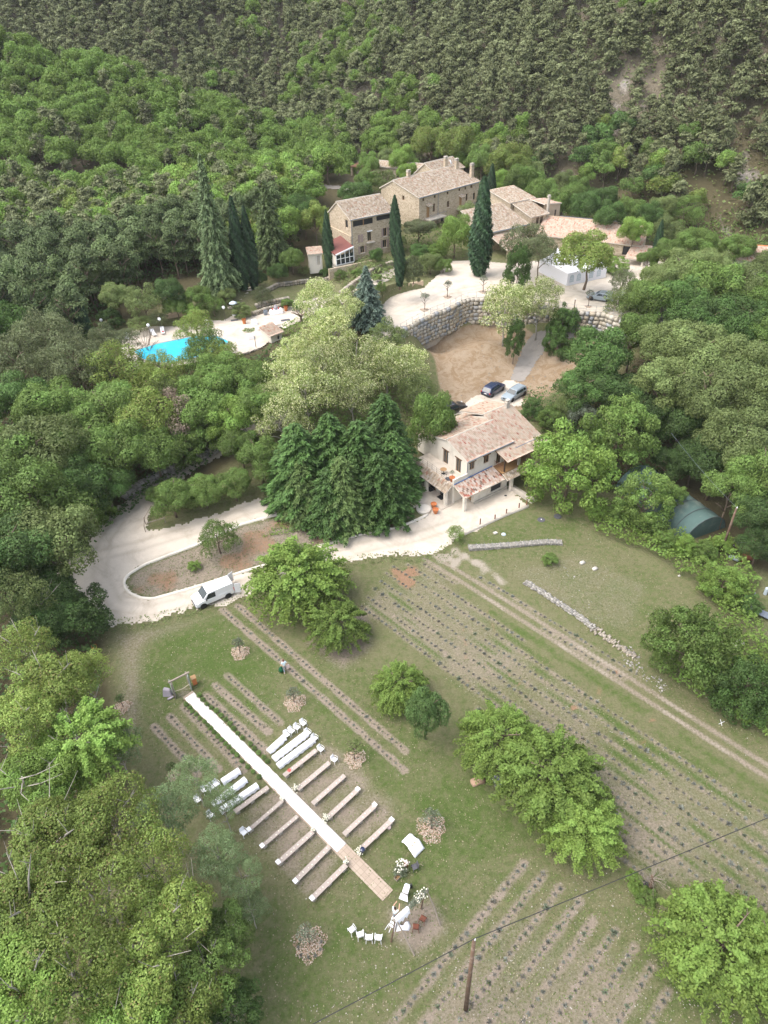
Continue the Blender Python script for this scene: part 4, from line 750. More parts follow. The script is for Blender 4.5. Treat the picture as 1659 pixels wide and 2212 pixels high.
mb = MB().b2(11.5, 16, -2.0, 0, 14.2, 14.45).b2(11.6, 15.8, -1.9, -1.5, 11, 14.2); o = mb.obj('balcony', M['concrete'], T); mb = MB(); [mb.tube([(11.6 + k * .4, -1.95, 14.45), (11.6 + k * .4, -1.95, 15.4)], .025, 4) for k in range(11)]; mb.tube([(11.5, -1.95, 15.4), (16, -1.95, 15.4)], .03, 5); mb.obj('railing', M['zinc'], o)
for x in (2.0, 12.1): roofplane(T, 'door_canopy', (x, -.8, 16.9), (x + 1.4, -.8, 16.9), (x + 1.4, 0, 17.2), (x, 0, 17.2), M['tile_old'])
mb = MB().lathe([(.5, 0), (.42, .12), (.1, .2)], 16); mb.obj('satellite_dish', M['white'], T, loc=(17.2, 7.6, 22.0), rot=(1.2, 0, .6))
# ---- block behind the main farmhouse
T = thing('stone_house', 'stone annex with old tiled roof rising behind the left half of the long farmhouse', 'house', (14.5, 175.0, 0), math.radians(40.7))
block(T, 0, 9, 0, 7, 12, 19.6, 18.8, (3.8, 21.2), mat=M['farm']); gable(T, 0, 9, 0, 7, 19.6, 18.8, 3.8, 21.2, M['tile_old'])
T = thing('stone_house', 'low stone building farthest back in the hamlet, with a pergola at its left end', 'house', (-2.3, 193.5, 0), math.radians(-26))
block(T, 0, 15, 0, 6, 12, 18.0, 17.2, (3.2, 18.6), mat=M['farm'], frame='wood', front=[(5, 5.8, 15.8, 17, 'win', {}), (9, 9.8, 15.8, 17, 'win', {})]); gable(T, 0, 15, 0, 6, 18.0, 17.2, 3.2, 18.6, M['tile_old']); chimney(T, 7.2, 2.6, 18, 20.4, .7, .6)
mb = MB().b2(-3.9, -.05, .2, 4.5, 17.3, 17.5); mb.obj('pergola_roof', M['wood'], T); MB().b2(-3.8, -3.3, .3, .8, 13, 17.3).obj('pergola_post', M['farm'], T)
# ---- middle stone barn with long roof
T = thing('stone_house', 'low stone house with a wide single pitch tiled roof behind the tallest cypress', 'house', (22.5, 145.5, 0), math.radians(30))
block(T, 0, 10, 0, 8.6, 10, 14.9, 16.9, mat=M['farm'], front=[(.6, 1.1, 13.4, 14.1, 'win', {}), (1.9, 2.4, 13.4, 14.1, 'win', {}), (3.2, 3.7, 13.4, 14.1, 'win', {}), (6.4, 7.6, 13.2, 14.5, 'win', {}), (8.2, 9.6, 13.2, 14.5, 'win', {})])
roofplane(T, 'roof', (-.4, -.5, 14.95), (10.3, -.5, 14.95), (10.3, 8.9, 17.2), (-.4, 8.9, 17.2), M['tile_old']); gutter(T, (-.4, -.55, 14.85), (10.3, -.55, 14.85))
mb = MB().tube([(3.6, 4.2, 16.0), (3.6, 4.2, 17.6)], .12, 8); mb.lathe([(.28, 1.7), (.05, 2.0)], 10, (3.6, 4.2, 16.0)); mb.obj('flue', M['zinc'], T)
roofplane(T, 'porch_roof', (.2, -6.0, 12.9), (7.4, -6.0, 12.9), (7.4, -.3, 14.3), (.2, -.3, 14.3), M['tile_pink']); walls(T, 'porch_wall', [((.4, -5.6), 0, 6.8, 10, [(0, 12.9), (6.8, 12.9)], [(1, 2.2, 11.1, 12.6, 'void'), (3, 4.6, 11.1, 12.6, 'void')])], M['plaster2'])
T = thing('stone_house', 'narrow ochre house of two stacked roofs with a tall grey chimney at its right', 'house', (32.3, 151.6, 0), math.radians(30))
block(T, 0, 4.0, 0, 6.0, 10, 16.0, 17.2, mat=M['farm'], front=[(1.2, 2.0, 14.2, 15.6, 'win', {}), (2.3, 3.1, 14.2, 15.6, 'win', {})]); roofplane(T, 'roof', (-.6, -.5, 16.0), (4.3, -.5, 16.0), (4.3, 6.2, 17.5), (-.6, 6.2, 17.5), M['tile_old'])
block(T, -.8, 5.5, 6.05, 13, 10, 17.6, 18.4, mat=M['farm'], name='upper_wall', front=[(.7, 1.3, 16.2, 17.2, 'win', {})]); roofplane(T, 'upper_roof', (-1.2, 5.7, 17.6), (5.8, 5.7, 17.6), (5.8, 13.3, 18.7), (-1.2, 13.3, 18.7), M['tile_old'])
walls(T, 'side_wing_wall', [((4.05, 1.2), 0, 4.6, 10, [(0, 17.5), (4.6, 17.0)], [(3.2, 3.7, 14.6, 15.9, 'void')]), ((8.65, 1.2), PI / 2, 4.4, 10, [(0, 17.0), (4.4, 17.0)], []), ((8.65, 5.6), PI, 4.6, 10, [(0, 17.0), (4.6, 17.5)], [])], M['plaster2'])
roofplane(T, 'side_wing_roof', (4.0, 1.0, 17.55), (8.8, 1.0, 17.05), (8.8, 5.8, 17.1), (4.0, 5.8, 17.6), M['tile_red'])
mb = MB().b2(4.4, 4.8, .3, .75, 14.8, 19.0).b2(4.3, 4.9, .2, .85, 19.0, 19.15).b2(4.35, 4.85, .25, .8, 19.3, 19.38); mb.obj('chimney', M['concrete'], T)
# ---- long building on the right
T = thing('stone_house', 'long low building with patchy pink tiled roof behind the white marquee', 'house', (33.2, 148.3, 0), math.radians(-26))
block(T, 0, 20.4, 0, 6.2, 9, 13.4, 15.0, mat=M['farm'], frame='wood', right=[(.6, 2.6, 12.6, 13.5, 'win', {}), (3.6, 5.2, 12.7, 13.9, 'win', {})], front=[(17, 19.5, 11.2, 12.9, 'void')])
roofplane(T, 'roof', (-.5, -.5, 13.3), (20.6, -.5, 13.3), (20.6, 6.4, 15.15), (-.5, 6.4, 15.15), M['tile_red'])
MB().b2(-.5, 20.8, 6.45, 6.7, 14.9, 15.4).obj('ridge_tiles', M['plaster2'], T); MB().b2(2, 16, 6.8, 9.8, 14.6, 14.75).obj('back_flat_roof', M['slate'], T)
roofplane(T, 'porch_roof', (18.2, -5.2, 12.2), (21.8, -5.2, 12.2), (22.6, .4, 13.3), (18.6, .4, 13.3), M['tile_red']); 
for x, y in ((18.5, -4.9), (21.4, -4.9)): MB().b2(x, x + .35, y, y + .35, 10, 12.3).obj('porch_post', M['plaster'], T)
MB().b2(18.6, 22.4, .3, .5, 10, 13.2).obj('porch_wall', M['plaster'], T)
sheet('side_yard', [(57, 138), (66, 141), (70, 136), (64, 130), (57, 131)], M['gravel'], .4, 0, .05, zf=10.2)
# ---- far right roof
g_ = G(1625, 575, 3); T = thing('house', 'house corner with clay roof and small skylight at the right edge beyond the trees', 'house', (g_[0], g_[1], g_[2]), math.radians(-20))
block(T, -4, 8, 0, 7, -2, 4.0, 3.6, (3.6, 5.6), mat=M['plaster'], front=[(2, 3.2, 1.6, 3, 'win', {})]); gable(T, -4, 8, 0, 7, 4.0, 3.6, 3.6, 5.6, M['tile_red']); chimney(T, -2.6, 2.6, 5, 6.8, .6, .5, 'farm')
MB().add([(1.5, .2, 4.35), (4.5, .2, 4.35), (4.5, 1.4, 4.9), (1.5, 1.4, 4.9), (1.5, .2, 4.2), (4.5, .2, 4.2), (4.5, 1.4, 4.7), (1.5, 1.4, 4.7)], [(0, 1, 2, 3), (7, 6, 5, 4), (0, 4, 5, 1), (1, 5, 6, 2), (2, 6, 7, 3), (3, 7, 4, 0)]).obj('skylight', M['glass'], T)
# ---- pool hut
pz = P(*c3(1178, 630), 7.2); T = thing('pool_hut', 'tiny cream hut with a red tile roof at the corner of the pool terrace', 'hut', (pz[0], pz[1], 6.2), math.radians(44))
block(T, 0, 2.3, 0, 2.6, 0, 3.2, 3.8, mat=M['plaster'], front=[(1.3, 1.8, 2.0, 2.7, 'void')]); roofplane(T, 'roof', (-.35, -.35, 3.15), (2.6, -.35, 3.15), (2.6, 2.9, 3.95), (-.35, 2.9, 3.95), M['tile_red'])
# ---- marquee
T = thing('marquee', 'large white party marquee with arched windows on the upper car park', 'marquee', (34.2, 125.6, 11.0), math.radians(24.5))
def tentroof(x0, x1, y0, y1):
    n = 10; cx, cy = (x0 + x1) / 2, (y0 + y1) / 2; V = []; 
    for j in range(n + 1):
        for i in range(n + 1):
            a, b = i / n * 2 - 1, j / n * 2 - 1; r = max(abs(a), abs(b)); V.append((cx + a * (x1 - x0) / 2, cy + b * (y1 - y0) / 2, 2.25 + 2.5 * (1 - r) ** 1.4))
    idx = np.arange((n + 1) ** 2).reshape(n + 1, n + 1); return np.array(V), np.stack([idx[:-1, :-1], idx[:-1, 1:], idx[1:, 1:], idx[1:, :-1]], -1).reshape(-1, 4)
for x0 in (0, 4.4):
    for y0 in (0, 4.3): v_, f_ = tentroof(x0, x0 + 4.35, y0, y0 + 4.25); mobj('canopy', npmesh('canopy', v_, f_, M['canvas'], True), T)
for (a, b, c, d) in ((0, 8.8, 0, .06), (0, .06, 0.07, 8.5), (8.74, 8.8, .07, 8.5), (.07, 8.73, 8.5, 8.56)): MB().b2(a, b, c, d, 0, 2.25).obj('side_wall', M['canvas'], T)
for x in (.55, 2.1, 4.9, 6.6):
    arc = [(x + .45 + .45 * math.cos(t), 1.35 + .5 * math.sin(t)) for t in np.linspace(0, PI, 9)]; pl = [(x, .5), (x + .9, .5)] + arc
    mb = MB(); n_ = len(pl); mb.add([(p_[0], -.015, p_[1]) for p_ in pl] + [(p_[0], -.004, p_[1]) for p_ in pl], [tuple(range(n_)), tuple(range(2 * n_ - 1, n_ - 1, -1))] + [(i, (i + 1) % n_, n_ + (i + 1) % n_, n_ + i) for i in range(n_)]); o = mb.obj('arched_window', M['greyblue'], T)
    mb = MB(); [mb.b2(x + .9 * k / 3 - .015, x + .9 * k / 3 + .015, -.035, -.016, .5, 1.6) for k in (1, 2)]; [mb.b2(x + .02, x + .88, -.035, -.016, z - .015, z + .015) for z in (.85, 1.2)]; mb.obj('glazing_bars', M['white'], o)
# ---- polytunnel
a_ = P(*g5(1150, 60), 0); e_ = P(*g5(1340, 300), 0); T = thing('polytunnel', 'long half round tunnel covered with faded green net among the trees on the right', 'greenhouse', (39.5, 68.5, 0), 0)
th = math.atan2(12.5, -5.6); Lt = 13; n = 14; V = []
for j in range(23):
    for i in range(n + 1):
        t = PI * i / n; sag = 1 - .035 * (j % 2) + .02 * math.sin(j * 1.7 + i); V.append((3.4 * math.cos(t), j * Lt / 22, 2.9 * math.sin(t) * sag))
idx = np.arange(len(V)).reshape(23, n + 1); fq = np.stack([idx[:-1, :-1], idx[:-1, 1:], idx[1:, 1:], idx[1:, :-1]], -1).reshape(-1, 4)
me = npmesh('net_cover', np.array(V), fq, M['net'], True); o = mobj('net_cover', me, T); 
mb = MB(); [mb.tube([(3.45 * math.cos(t), y, 2.95 * math.sin(t)) for t in np.linspace(0, PI, 13)], .03, 5) for y in np.arange(0, Lt + .1, 2.0)]; mb.obj('hoops', M['slate'], T)
mb = MB(); mb.quad(*[(3.38 * math.cos(t), .02, 2.85 * math.sin(t)) for t in np.linspace(0, PI, 13)]); mb.obj('end_wall', M['net'], T)
T.location = (40.2, 68.2, -.3); T.rotation_euler = (0, 0, math.radians(24))
# ---- pool
def cz(x, y, z=8.15): q = P(*c3(x, y), z); return (q[0], q[1])
pool = [cz(150, 655), cz(330, 600), cz(600, 545), cz(760, 540), cz(860, 580), cz(850, 640), cz(700, 690), cz(430, 745), (cz(310, 745)), cz(200, 710)]
m, nt, p = newmat('pool_water'); v = geo(nt).outputs['Position']; c_ = mixc(nt, noise(nt, v, 2.5, 3, .5, 1.5), col(.01, .33, .55), col(.10, .62, .80)); nt.links.new(c_, p.inputs['Base Color']); p.inputs['Roughness'].default_value = .08; nt.links.new(bump(nt, noise(nt, v, 3, 3, .5, 1), .25, .05), p.inputs['Normal']); M['water'] = m
me_ = MB().prism(pool, 8.0, 8.2).mesh('pool_water', m); o = mobj('pool_water', me_); tag(o, kind='structure')
mb = MB(); mb.tube([(x, y, 8.2) for x, y in pool + pool[:1]], .17, 6); o = mb.obj('pool_coping', M['flag']); tag(o, 'pale stone rim around the turquoise swimming pool', 'pool rim')
wall_of_stones('stone_wall', [P(*c3(x, y), 8.1)[:2] for x, y in ((1040, 395), (1150, 358), (1250, 335), (1370, 305))], 8.1, .8, .6, .45, M['drystone'], 11, 'low dry stone wall at the back of the pool terrace behind the draped table', thick=1)
wall_of_stones('stone_wall', [P(*c3(x, y), 9.2)[:2] for x, y in ((1060, 315), (1150, 290), (1310, 262))], 8.6, .9, .6, .45, M['drystone'], 12, 'upper dry stone wall edging the lawn bank above the pool terrace', thick=1)
wall_of_stones('stone_wall', [P(*c3(x, y), 8.0)[:2] for x, y in ((880, 690), (1000, 660), (1080, 630), (1105, 605))], 6.4, 1.7, .6, .45, M['drystone'], 13, 'dry stone wall under the pool terrace corner left of the tiny hut', thick=1)
wall_of_stones('stone_wall', D_((560, 640), (600, 620), (660, 612), (720, 600)), h1, .8, .5, .45, M['drystone'], 14, 'curved rubble edging around the garden below the left farmhouse', thick=1)
wall_of_stones('stone_wall', [P(*k5(x, y), 10)[:2] for x, y in ((580, 230), (660, 180), (800, 110), (960, 60))], lambda x, y: h1(x, y), 1.2, .6, .5, M['drystone'], 15, 'long garden wall climbing beside the path to the left farmhouse', thick=1)
pth = [P(*k5(x, y), 10)[:2] for x, y in ((520, 310), (600, 235), (800, 135), (975, 70), (985, 130), (860, 215), (700, 260), (600, 330))]
sheet('garden_path', pth, M['flag'], .3, .1, .1)
mb = MB(); q0 = Gs([(555, 610), (520, 640), (500, 665)])
for k in range(9):
    t = k / 8; a = q0[0] * (1 - t) + q0[2] * t; mb.box((a[0], a[1], a[2] + .12), (1.5, .45, .3), .6)
o = mb.obj('stone_steps', M['flag']); tag(o, 'rough stone steps climbing the bank left of the pool terrace lawn', 'steps')
# ---------------------------------------------------------------- foliage generators (numpy)
def unit(v): return v / (np.linalg.norm(v, axis=-1, keepdims=True) + 1e-9)
def leafquads(c, n, size, asp, r, tdir=None):
    N = len(c); n = unit(n); t = r.normal(size=(N, 3)) if tdir is None else tdir + r.normal(size=(N, 3)) * .25
    t = unit(t - (t * n).sum(1, keepdims=True) * n); b = np.cross(n, t); s = (size if np.ndim(size) else np.full(N, size))[:, None]
    V = np.stack([c - t * s * asp / 2, c + b * s / 2, c + t * s * asp / 2, c - b * s / 2], 1)
    return V.reshape(-1, 3), np.arange(4 * N).reshape(-1, 4)
def randdir(r, N): return unit(r.normal(size=(N, 3)))
def lobes_crown(seed, nl=26, per=260, leaf=.09, lobe=(.24, .4), flat=.8, low=-.35, shell=.7, jit=.75, gap=.0, top=1.0):
    """crown in a unit ball: lobes on/inside an ellipsoid, leaves on their outer shells"""
    r = np.random.default_rng(seed); L = []
    while len(L) < nl:
        d = randdir(r, 1)[0]
        if d[2] < low: continue
        L.append(d * (shell * r.uniform(.55, 1.05)))
    L = np.array(L); L[:, 2] *= flat; R = r.uniform(*lobe, nl); C = []; Nn = []; T = []
    for i in range(nl):
        m = int(per * (R[i] / np.mean(lobe)) ** 2); d = randdir(r, m); d = d[d[:, 2] > -.55]; rad = R[i] * r.uniform(.72, 1.12, (len(d), 1)) * (1 + .18 * np.sin(d[:, :1] * 7 + i) * np.cos(d[:, 1:2] * 6))
        p = L[i] + d * rad * np.array([1, 1, .82]); ins = np.zeros(len(p), bool)
        for j in range(nl):
            if j != i: ins |= np.linalg.norm(p - L[j], axis=1) < R[j] * .72
        p, d = p[~ins], d[~ins]; C.append(p); Nn.append(d + r.normal(size=d.shape) * jit * .7 + np.array([0, 0, .12])); T.append(np.clip(np.full(len(p), r.uniform(-.1, .75)) + .35 * d[:, 2], 0, 1))  # random tone per lobe, plus painted shading: leaves lighter towards its top
    C = np.concatenate(C); Nn = np.concatenate(Nn); T = np.concatenate(T); V, Fq_ = leafquads(C, Nn, leaf * r.uniform(.6, 1.3, len(C)), 1.5, r); V[:, 2] *= top
    return V, Fq_, np.repeat(T, 4)
def spray_crown(seed, nb=150, per=150, leaf=.05, droop=.55, rad=.075, up=.25, rx_=1.0):
    """drooping leafy branches (cherry, lime)"""
    r = np.random.default_rng(seed); C = []; Nn = []; T = []
    for i in range(nb):
        d = randdir(r, 1)[0]; d[2] = abs(d[2]) * r.uniform(-.15, 1.0) + up * .3; d = d / np.linalg.norm(d); L = r.uniform(.72, 1.08); s0 = r.uniform(.25, .55); n = int(per * (L - s0)); s = r.uniform(s0, 1, n) ** .8
        c = d[None] * (s[:, None] * L); c[:, 2] -= droop * (s ** 2.2) * L * (.35 + .65 * (1 - max(d[2], 0))); side = unit(np.cross(d, [0, 0, 1]) + 1e-6)
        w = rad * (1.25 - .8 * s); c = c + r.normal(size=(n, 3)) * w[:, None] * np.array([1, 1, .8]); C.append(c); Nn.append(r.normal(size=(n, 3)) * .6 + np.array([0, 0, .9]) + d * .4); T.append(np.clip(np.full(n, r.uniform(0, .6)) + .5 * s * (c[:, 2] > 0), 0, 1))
    C = np.concatenate(C); C[:, 2] = np.maximum(C[:, 2], -.62 + .1 * np.sin(C[:, 0] * 9)); Nn = np.concatenate(Nn); T = np.concatenate(T); V, Fq_ = leafquads(C, Nn, leaf * r.uniform(.6, 1.3, len(C)), 1.6, r); V[:, 0] *= rx_; return V, Fq_, np.repeat(T, 4)
def fir_crown(seed, levels=34, leaf=.022, base=.34, droop=.25, per=34, fan=9, open_=0.0, bottom=.06, shape=.85, gapz=0):
    """unit height conifer, base at z=0, whorls of drooping feathered branches"""
    r = np.random.default_rng(seed); C = []; Nn = []; TD = []; T = []
    for k in range(levels):
        z = bottom + (1 - bottom) * (k / levels) ** 1.05; R = base * (1 - z) ** shape * r.uniform(.85, 1.1) + .012; nb = max(5, int(fan * (1 - z * .5)))
        for j in range(nb):
            a = 2 * PI * (j + r.uniform(-.35, .35)) / nb + k * 2.4; L = R * r.uniform(.72, 1.12); n = max(6, int(per * L / base)); s = r.uniform(.12 + open_, 1, n); side = r.uniform(-1, 1, n); wd = .30 * L * (1.05 - s) + .01
            x = s * L; y = side * wd; zz = z - droop * L * s ** 1.6 + r.normal(size=n) * .006 - np.abs(side) * .02 + (.06 * L if s.mean() > .5 else 0)
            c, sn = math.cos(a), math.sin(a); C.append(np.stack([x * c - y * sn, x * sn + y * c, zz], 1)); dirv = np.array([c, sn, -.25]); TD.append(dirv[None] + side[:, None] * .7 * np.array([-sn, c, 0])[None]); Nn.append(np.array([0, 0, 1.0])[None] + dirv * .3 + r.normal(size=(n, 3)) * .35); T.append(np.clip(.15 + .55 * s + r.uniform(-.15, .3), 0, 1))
    C = np.concatenate(C); V, Fq_ = leafquads(C, np.concatenate(Nn), leaf * r.uniform(.7, 1.3, len(C)), 2.6, r, np.concatenate(TD)); return V, Fq_, np.repeat(np.concatenate(T), 4)
def spindle(seed, n=13000, R=.085, leaf=.0115, wob=.25):
    r = np.random.default_rng(seed); z = r.uniform(0.0, 1, n) ** .95; prof = R * np.clip(np.sin(PI * np.clip(z * .93 + .05, 0, 1)) ** .6, 0, 1) * (1.08 - .55 * z); a = r.uniform(0, 2 * PI, n)
    rr = prof * (1 + wob * (np.sin(a * 5 + z * 30) * np.sin(z * 37 + a * 3)) + r.normal(size=n) * .1) * r.uniform(.75, 1.05, n); c = np.stack([rr * np.cos(a), rr * np.sin(a), z], 1); nn = np.stack([np.cos(a), np.sin(a), np.full(n, .35)], 1) + r.normal(size=(n, 3)) * .35
    V, Fq_ = leafquads(c, nn, leaf * r.uniform(.6, 1.3, n), 2.6, r, np.array([[0, 0, 1.0]])); return V, Fq_, np.repeat(np.clip(.5 + .5 * np.sin(a * 5 + z * 30), 0, 1), 4)
def pine_crown(seed, plates=12, per=80, leaf=.13, spread=.62, pz=.16):
    """umbrella-ish hillside pine: stacked flattened plates in a unit ball"""
    r = np.random.default_rng(seed); C = []; Nn = []; T = []
    for i in range(plates):
        h = (i + .5) / plates * 1.5 - .65; a = r.uniform(0, 2 * PI); q = spread * r.uniform(.2, 1) * (1 - max(h, 0) * .7); R = r.uniform(.28, .46) * (1.05 - .45 * max(h, 0)); d = randdir(r, per); d[:, 2] = np.abs(d[:, 2]) * 1.0 - .15
        C.append(np.array([q * math.cos(a), q * math.sin(a), h * .85]) + d * R * r.uniform(.5, 1.15, (per, 1)) * np.array([1, 1, pz / R * 1.2])); Nn.append(np.array([0, 0, 1]) + d * .5 + r.normal(size=(per, 3)) * .45); T.append(np.full(per, r.uniform()))
    C = np.concatenate(C); V, Fq_ = leafquads(C, np.concatenate(Nn), leaf * r.uniform(.6, 1.3, len(C)), 1.9, r); return V, Fq_, np.repeat(np.concatenate(T), 4)
def trunk_mb(seed, h=1.0, r0=.035, limbs=6, reach=.55, lo=.35, n=6):
    r = random.Random(seed); mb = MB(); pts = [(0, 0, -.04)]; x = y = 0
    for k in range(1, 6): x += r.uniform(-.03, .03); y += r.uniform(-.03, .03); pts.append((x, y, h * k / 5))
    mb.tube(pts, [r0 * 1.25] + [r0 * (1 - .15 * k) for k in range(1, 6)], n)
    for i in range(limbs):
        t = lo + (1 - lo) * i / limbs; b = Vector((pts[3][0] * t, pts[3][1] * t, h * t)); a = 2.4 * i + r.uniform(-.4, .4); L = reach * r.uniform(.7, 1.1); e = b + Vector((math.cos(a) * L, math.sin(a) * L, L * r.uniform(.45, .9))); m_ = (b + e) / 2 + Vector((0, 0, L * .08)); mb.tube([b, m_, e], [r0 * .55, r0 * .38, r0 * .14], 5)
        for q in range(2): f = e - (e - m_) * r.uniform(.2, .8); g = f + Vector((r.uniform(-.3, .3), r.uniform(-.3, .3), r.uniform(.05, .3))) * L; mb.tube([f, g], [r0 * .2, r0 * .07], 4)
    return mb
TM = [trunk_mb(s, 1, .035, 7, .42, .4).mesh('trunk', M['bark'], True) for s in (1, 2, 3)]
TMp = [trunk_mb(s, 1, .028, 10, .5, .35).mesh('trunk', M['palebark'], True) for s in (11, 12)]
TC = [MB().tube([(0, 0, -.05), (0.003, 0, .5), (0, 0, .98)], [.022, .014, .003], 7).mesh('trunk', M['bark'], True)]
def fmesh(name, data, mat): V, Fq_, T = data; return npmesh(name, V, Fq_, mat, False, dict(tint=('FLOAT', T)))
_cache = {}
def crownmesh(kind, mat, var, lod):
    k = (kind, mat, var, lod)
    if k in _cache: return _cache[k]
    s = hash((kind, var)) % 1000 if False else {'round': 10, 'oval': 30, 'spray': 50, 'fir': 70, 'firb': 80, 'spin': 90, 'pine': 110, 'loose': 130, 'olive': 150, 'ash': 170, 'dense': 190}[kind] + var
    big = lod == 'near'
    if kind == 'round': d = lobes_crown(s, 46 if big else 26, 950 if big else 300, .029 if big else .066, (.12, .30) if big else (.2, .38), .85)
    elif kind == 'dense': d = lobes_crown(s, 90, 380, .031, (.12, .2), .95, -.75, .86, .6)
    elif kind == 'loose': d = lobes_crown(s, 70 if big else 40, 300 if big else 80, .028 if big else .075, (.12, .25), .9, -.5, .8, 1.0)
    elif kind == 'ash': d = lobes_crown(s, 95, 260, .034, (.09, .2), 1.0, -.75, .86, .9)
    elif kind == 'olive': d = lobes_crown(s, 34, 60, .07, (.16, .3), .8, -.3, .7, 1.0)
    elif kind == 'spray': d = spray_crown(s, 190, 260, .033, .6, .058)
    elif kind == 'fir': d = fir_crown(s, 44, .0135, .30, .26, 110, 12)
    elif kind == 'firb': d = fir_crown(s, 40, .0135, .33, .34, 120, 11, shape=.58)
    elif kind == 'spin': d = spindle(s)
    elif kind == 'pine': d = pine_crown(s, 18, 260, .05) if big else pine_crown(s, 17, 85, .082, .6, .13)
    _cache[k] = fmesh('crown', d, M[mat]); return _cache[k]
def tree(name, label, kind, mat, u, v, rpx, hc, sq=.9, var=None, lod='near', group=None, cat='tree', trunk='b', lean=0.0, rr=None, f=None, rx=1.0, fat=1.0):
    """crown centre seen at (u, v), radius rpx, hc = height of the crown centre above the ground"""
    if f: u, v = f(u, v)
    g = G(u, v, hc); R = (rr if rr else rpx * depth((g[0], g[1], g[2] + hc)) / F) * (1.16 if kind in ('round', 'loose', 'ash', 'spray', 'olive') else 1.06) * fat
    T = thing(name, label, cat, tuple(g), random.uniform(0, 6.28) if rr is None and rx == 1 else 0, group)
    cm = crownmesh(kind, mat, random.randint(0, 2) if var is None else var, lod)
    mobj('crown', cm, T, loc=(0, 0, hc), scale=(R * rx, R, R * sq)); tm = random.choice(TMp if trunk == 'p' else TM)
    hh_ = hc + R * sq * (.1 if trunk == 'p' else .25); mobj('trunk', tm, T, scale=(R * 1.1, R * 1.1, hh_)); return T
def conifer(name, label, kind, mat, top, base, z0=None, wide=1.0, var=0, group=None, cat='tree', zguess=0.0):
    g = G(*base); 
    lo = min(np.arange(1, 45, .1), key=lambda z: abs(proj((g[0], g[1], g[2] + z))[1] - top[1])); T = thing(name, label, cat, tuple(g), random.uniform(0, 6.28), group)
    s = lo; cm = crownmesh(kind, mat, var, 'near'); mobj('crown', cm, T, loc=(0, 0, s * .02), scale=(s * wide, s * wide, s * .98)); mobj('trunk', TC[0], T, scale=(s * 1.0, s * 1.0, s)); return T
I_ = lambda a, b: (a, b)
LM = ((370, 765, 'the swimming pool'), (585, 725, 'the tiny hut'), (510, 670, 'the patio heater'), (450, 520, 'the silver fir'), (185, 690, 'the shaded cypress pair'), (300, 1060, 'the pale wall at the bend'), (640, 850, 'the blossoming grove'), (465, 1285, 'the white van'), (390, 1480, 'the wooden gateway'), (500, 1700, 'the covered left benches'), (600, 1850, 'the last left benches'), (180, 1200, 'the drive loop'), (0, 2212, 'the lower left corner'), (0, 1700, 'the left edge'), (0, 950, 'the left edge'), (1250, 590, 'the marquee'), (1300, 650, 'the parked silver car'), (1420, 530, 'the end cypress'), (1500, 1120, 'the polytunnel'), (1070, 940, 'the white house'), (1215, 715, 'the short wall pole'), (1110, 850, 'the two parked cars'), (1575, 1130, 'the leaning pole'), (1620, 555, 'the far right roof'), (1659, 850, 'the right edge'), (950, 400, 'the long farmhouse'), (1180, 450, 'the tall grey chimney'), (840, 350, 'the back roof'), (1300, 480, 'the long low building'), (660, 2040, 'the bottom olive tree'))
NMC = dict(f_mid='mid green', f_bright='bright green', f_yellow='yellow green', f_deep='deep green', f_dark='very dark green', f_olive='pale olive', f_mute='greyish green', f_dry='brown twiggy', f_willow='soft blue green', f_olivetree='silvery', f_acacia='cream blossoming')
_seen = {}
def dirw(du, dv):
    if abs(du) > 2.2 * abs(dv): return 'right of' if du > 0 else 'left of'
    if abs(dv) > 2.2 * abs(du): return 'below' if dv > 0 else 'above'
    return ('below right of' if du > 0 else 'below left of') if dv > 0 else ('above right of' if du > 0 else 'above left of')
def auto(u, v, r, mt, noun='tree'):
    q = sorted(LM, key=lambda l: (l[0] - u) ** 2 + (l[1] - v) ** 2); size = 'large' if r > 80 else 'small' if r < 40 else 'medium'
    for k in (1, 2, 3, 4):
        s = '%s %s %s %s %s, %s %s' % (size, NMC[mt], noun, dirw(u - q[0][0], v - q[0][1]), q[0][2], dirw(u - q[k][0], v - q[k][1]), q[k][2])
        if s not in _seen and q[k][2] != q[0][2]: break
    _seen[s] = 1; return ' '.join(s.split()[:16])
# ---- field trees
FT = 'fruit trees in the lavender field'
tree('cherry_tree', 'largest spreading bright green fruit tree right of the white van', 'spray', 'f_cherry', 640, 1240, 102, 4.0, .85, 0, 'near')
tree('cherry_tree', 'smaller fruit tree with a split orange stump touching the large one by the van', 'spray', 'f_cherry', 728, 1345, 62, 2.3, .8, 1, 'near')
tree('cherry_tree', 'yellow green fruit tree behind the slim blue green tree in mid field', 'spray', 'f_cherry', 862, 1478, 58, 2.2, .85, 2, 'near')
tree('oak_tree', 'slim upright blue green tree standing alone in the middle of the field', 'round', 'f_blue', 920, 1537, 50, 4.2, 1.75, 0, 'near')
tree('cherry_tree', 'leftmost of the joined bright green fruit trees sheltering stored chairs', 'spray', 'f_cherry', 1078, 1590, 82, 3.3, .75, 1, 'near')
tree('cherry_tree', 'largest of the joined bright green fruit trees in the lower right field', 'spray', 'f_cherry', 1190, 1672, 112, 3.9, .8, 2, 'near')
tree('cherry_tree', 'lowest of the joined bright green fruit trees above the short lavender block', 'spray', 'f_cherry', 1258, 1780, 84, 2.8, .75, 0, 'near')
tree('cherry_tree', 'wide fruit tree at the lower right edge of the picture', 'spray', 'f_cherry', 1560, 2035, 125, 3.2, .8, 1, 'near')
tree('cherry_tree', 'fruit tree cut by the right edge beside the wide one', 'spray', 'f_cherry', 1665, 2060, 90, 3.0, .8, 2, 'near')
tree('ash_tree', 'tall dark dense tree at the right edge of the meadow', 'ash', 'f_mid', 1493, 1395, 88, 4.4, 1.15, 1, 'near')
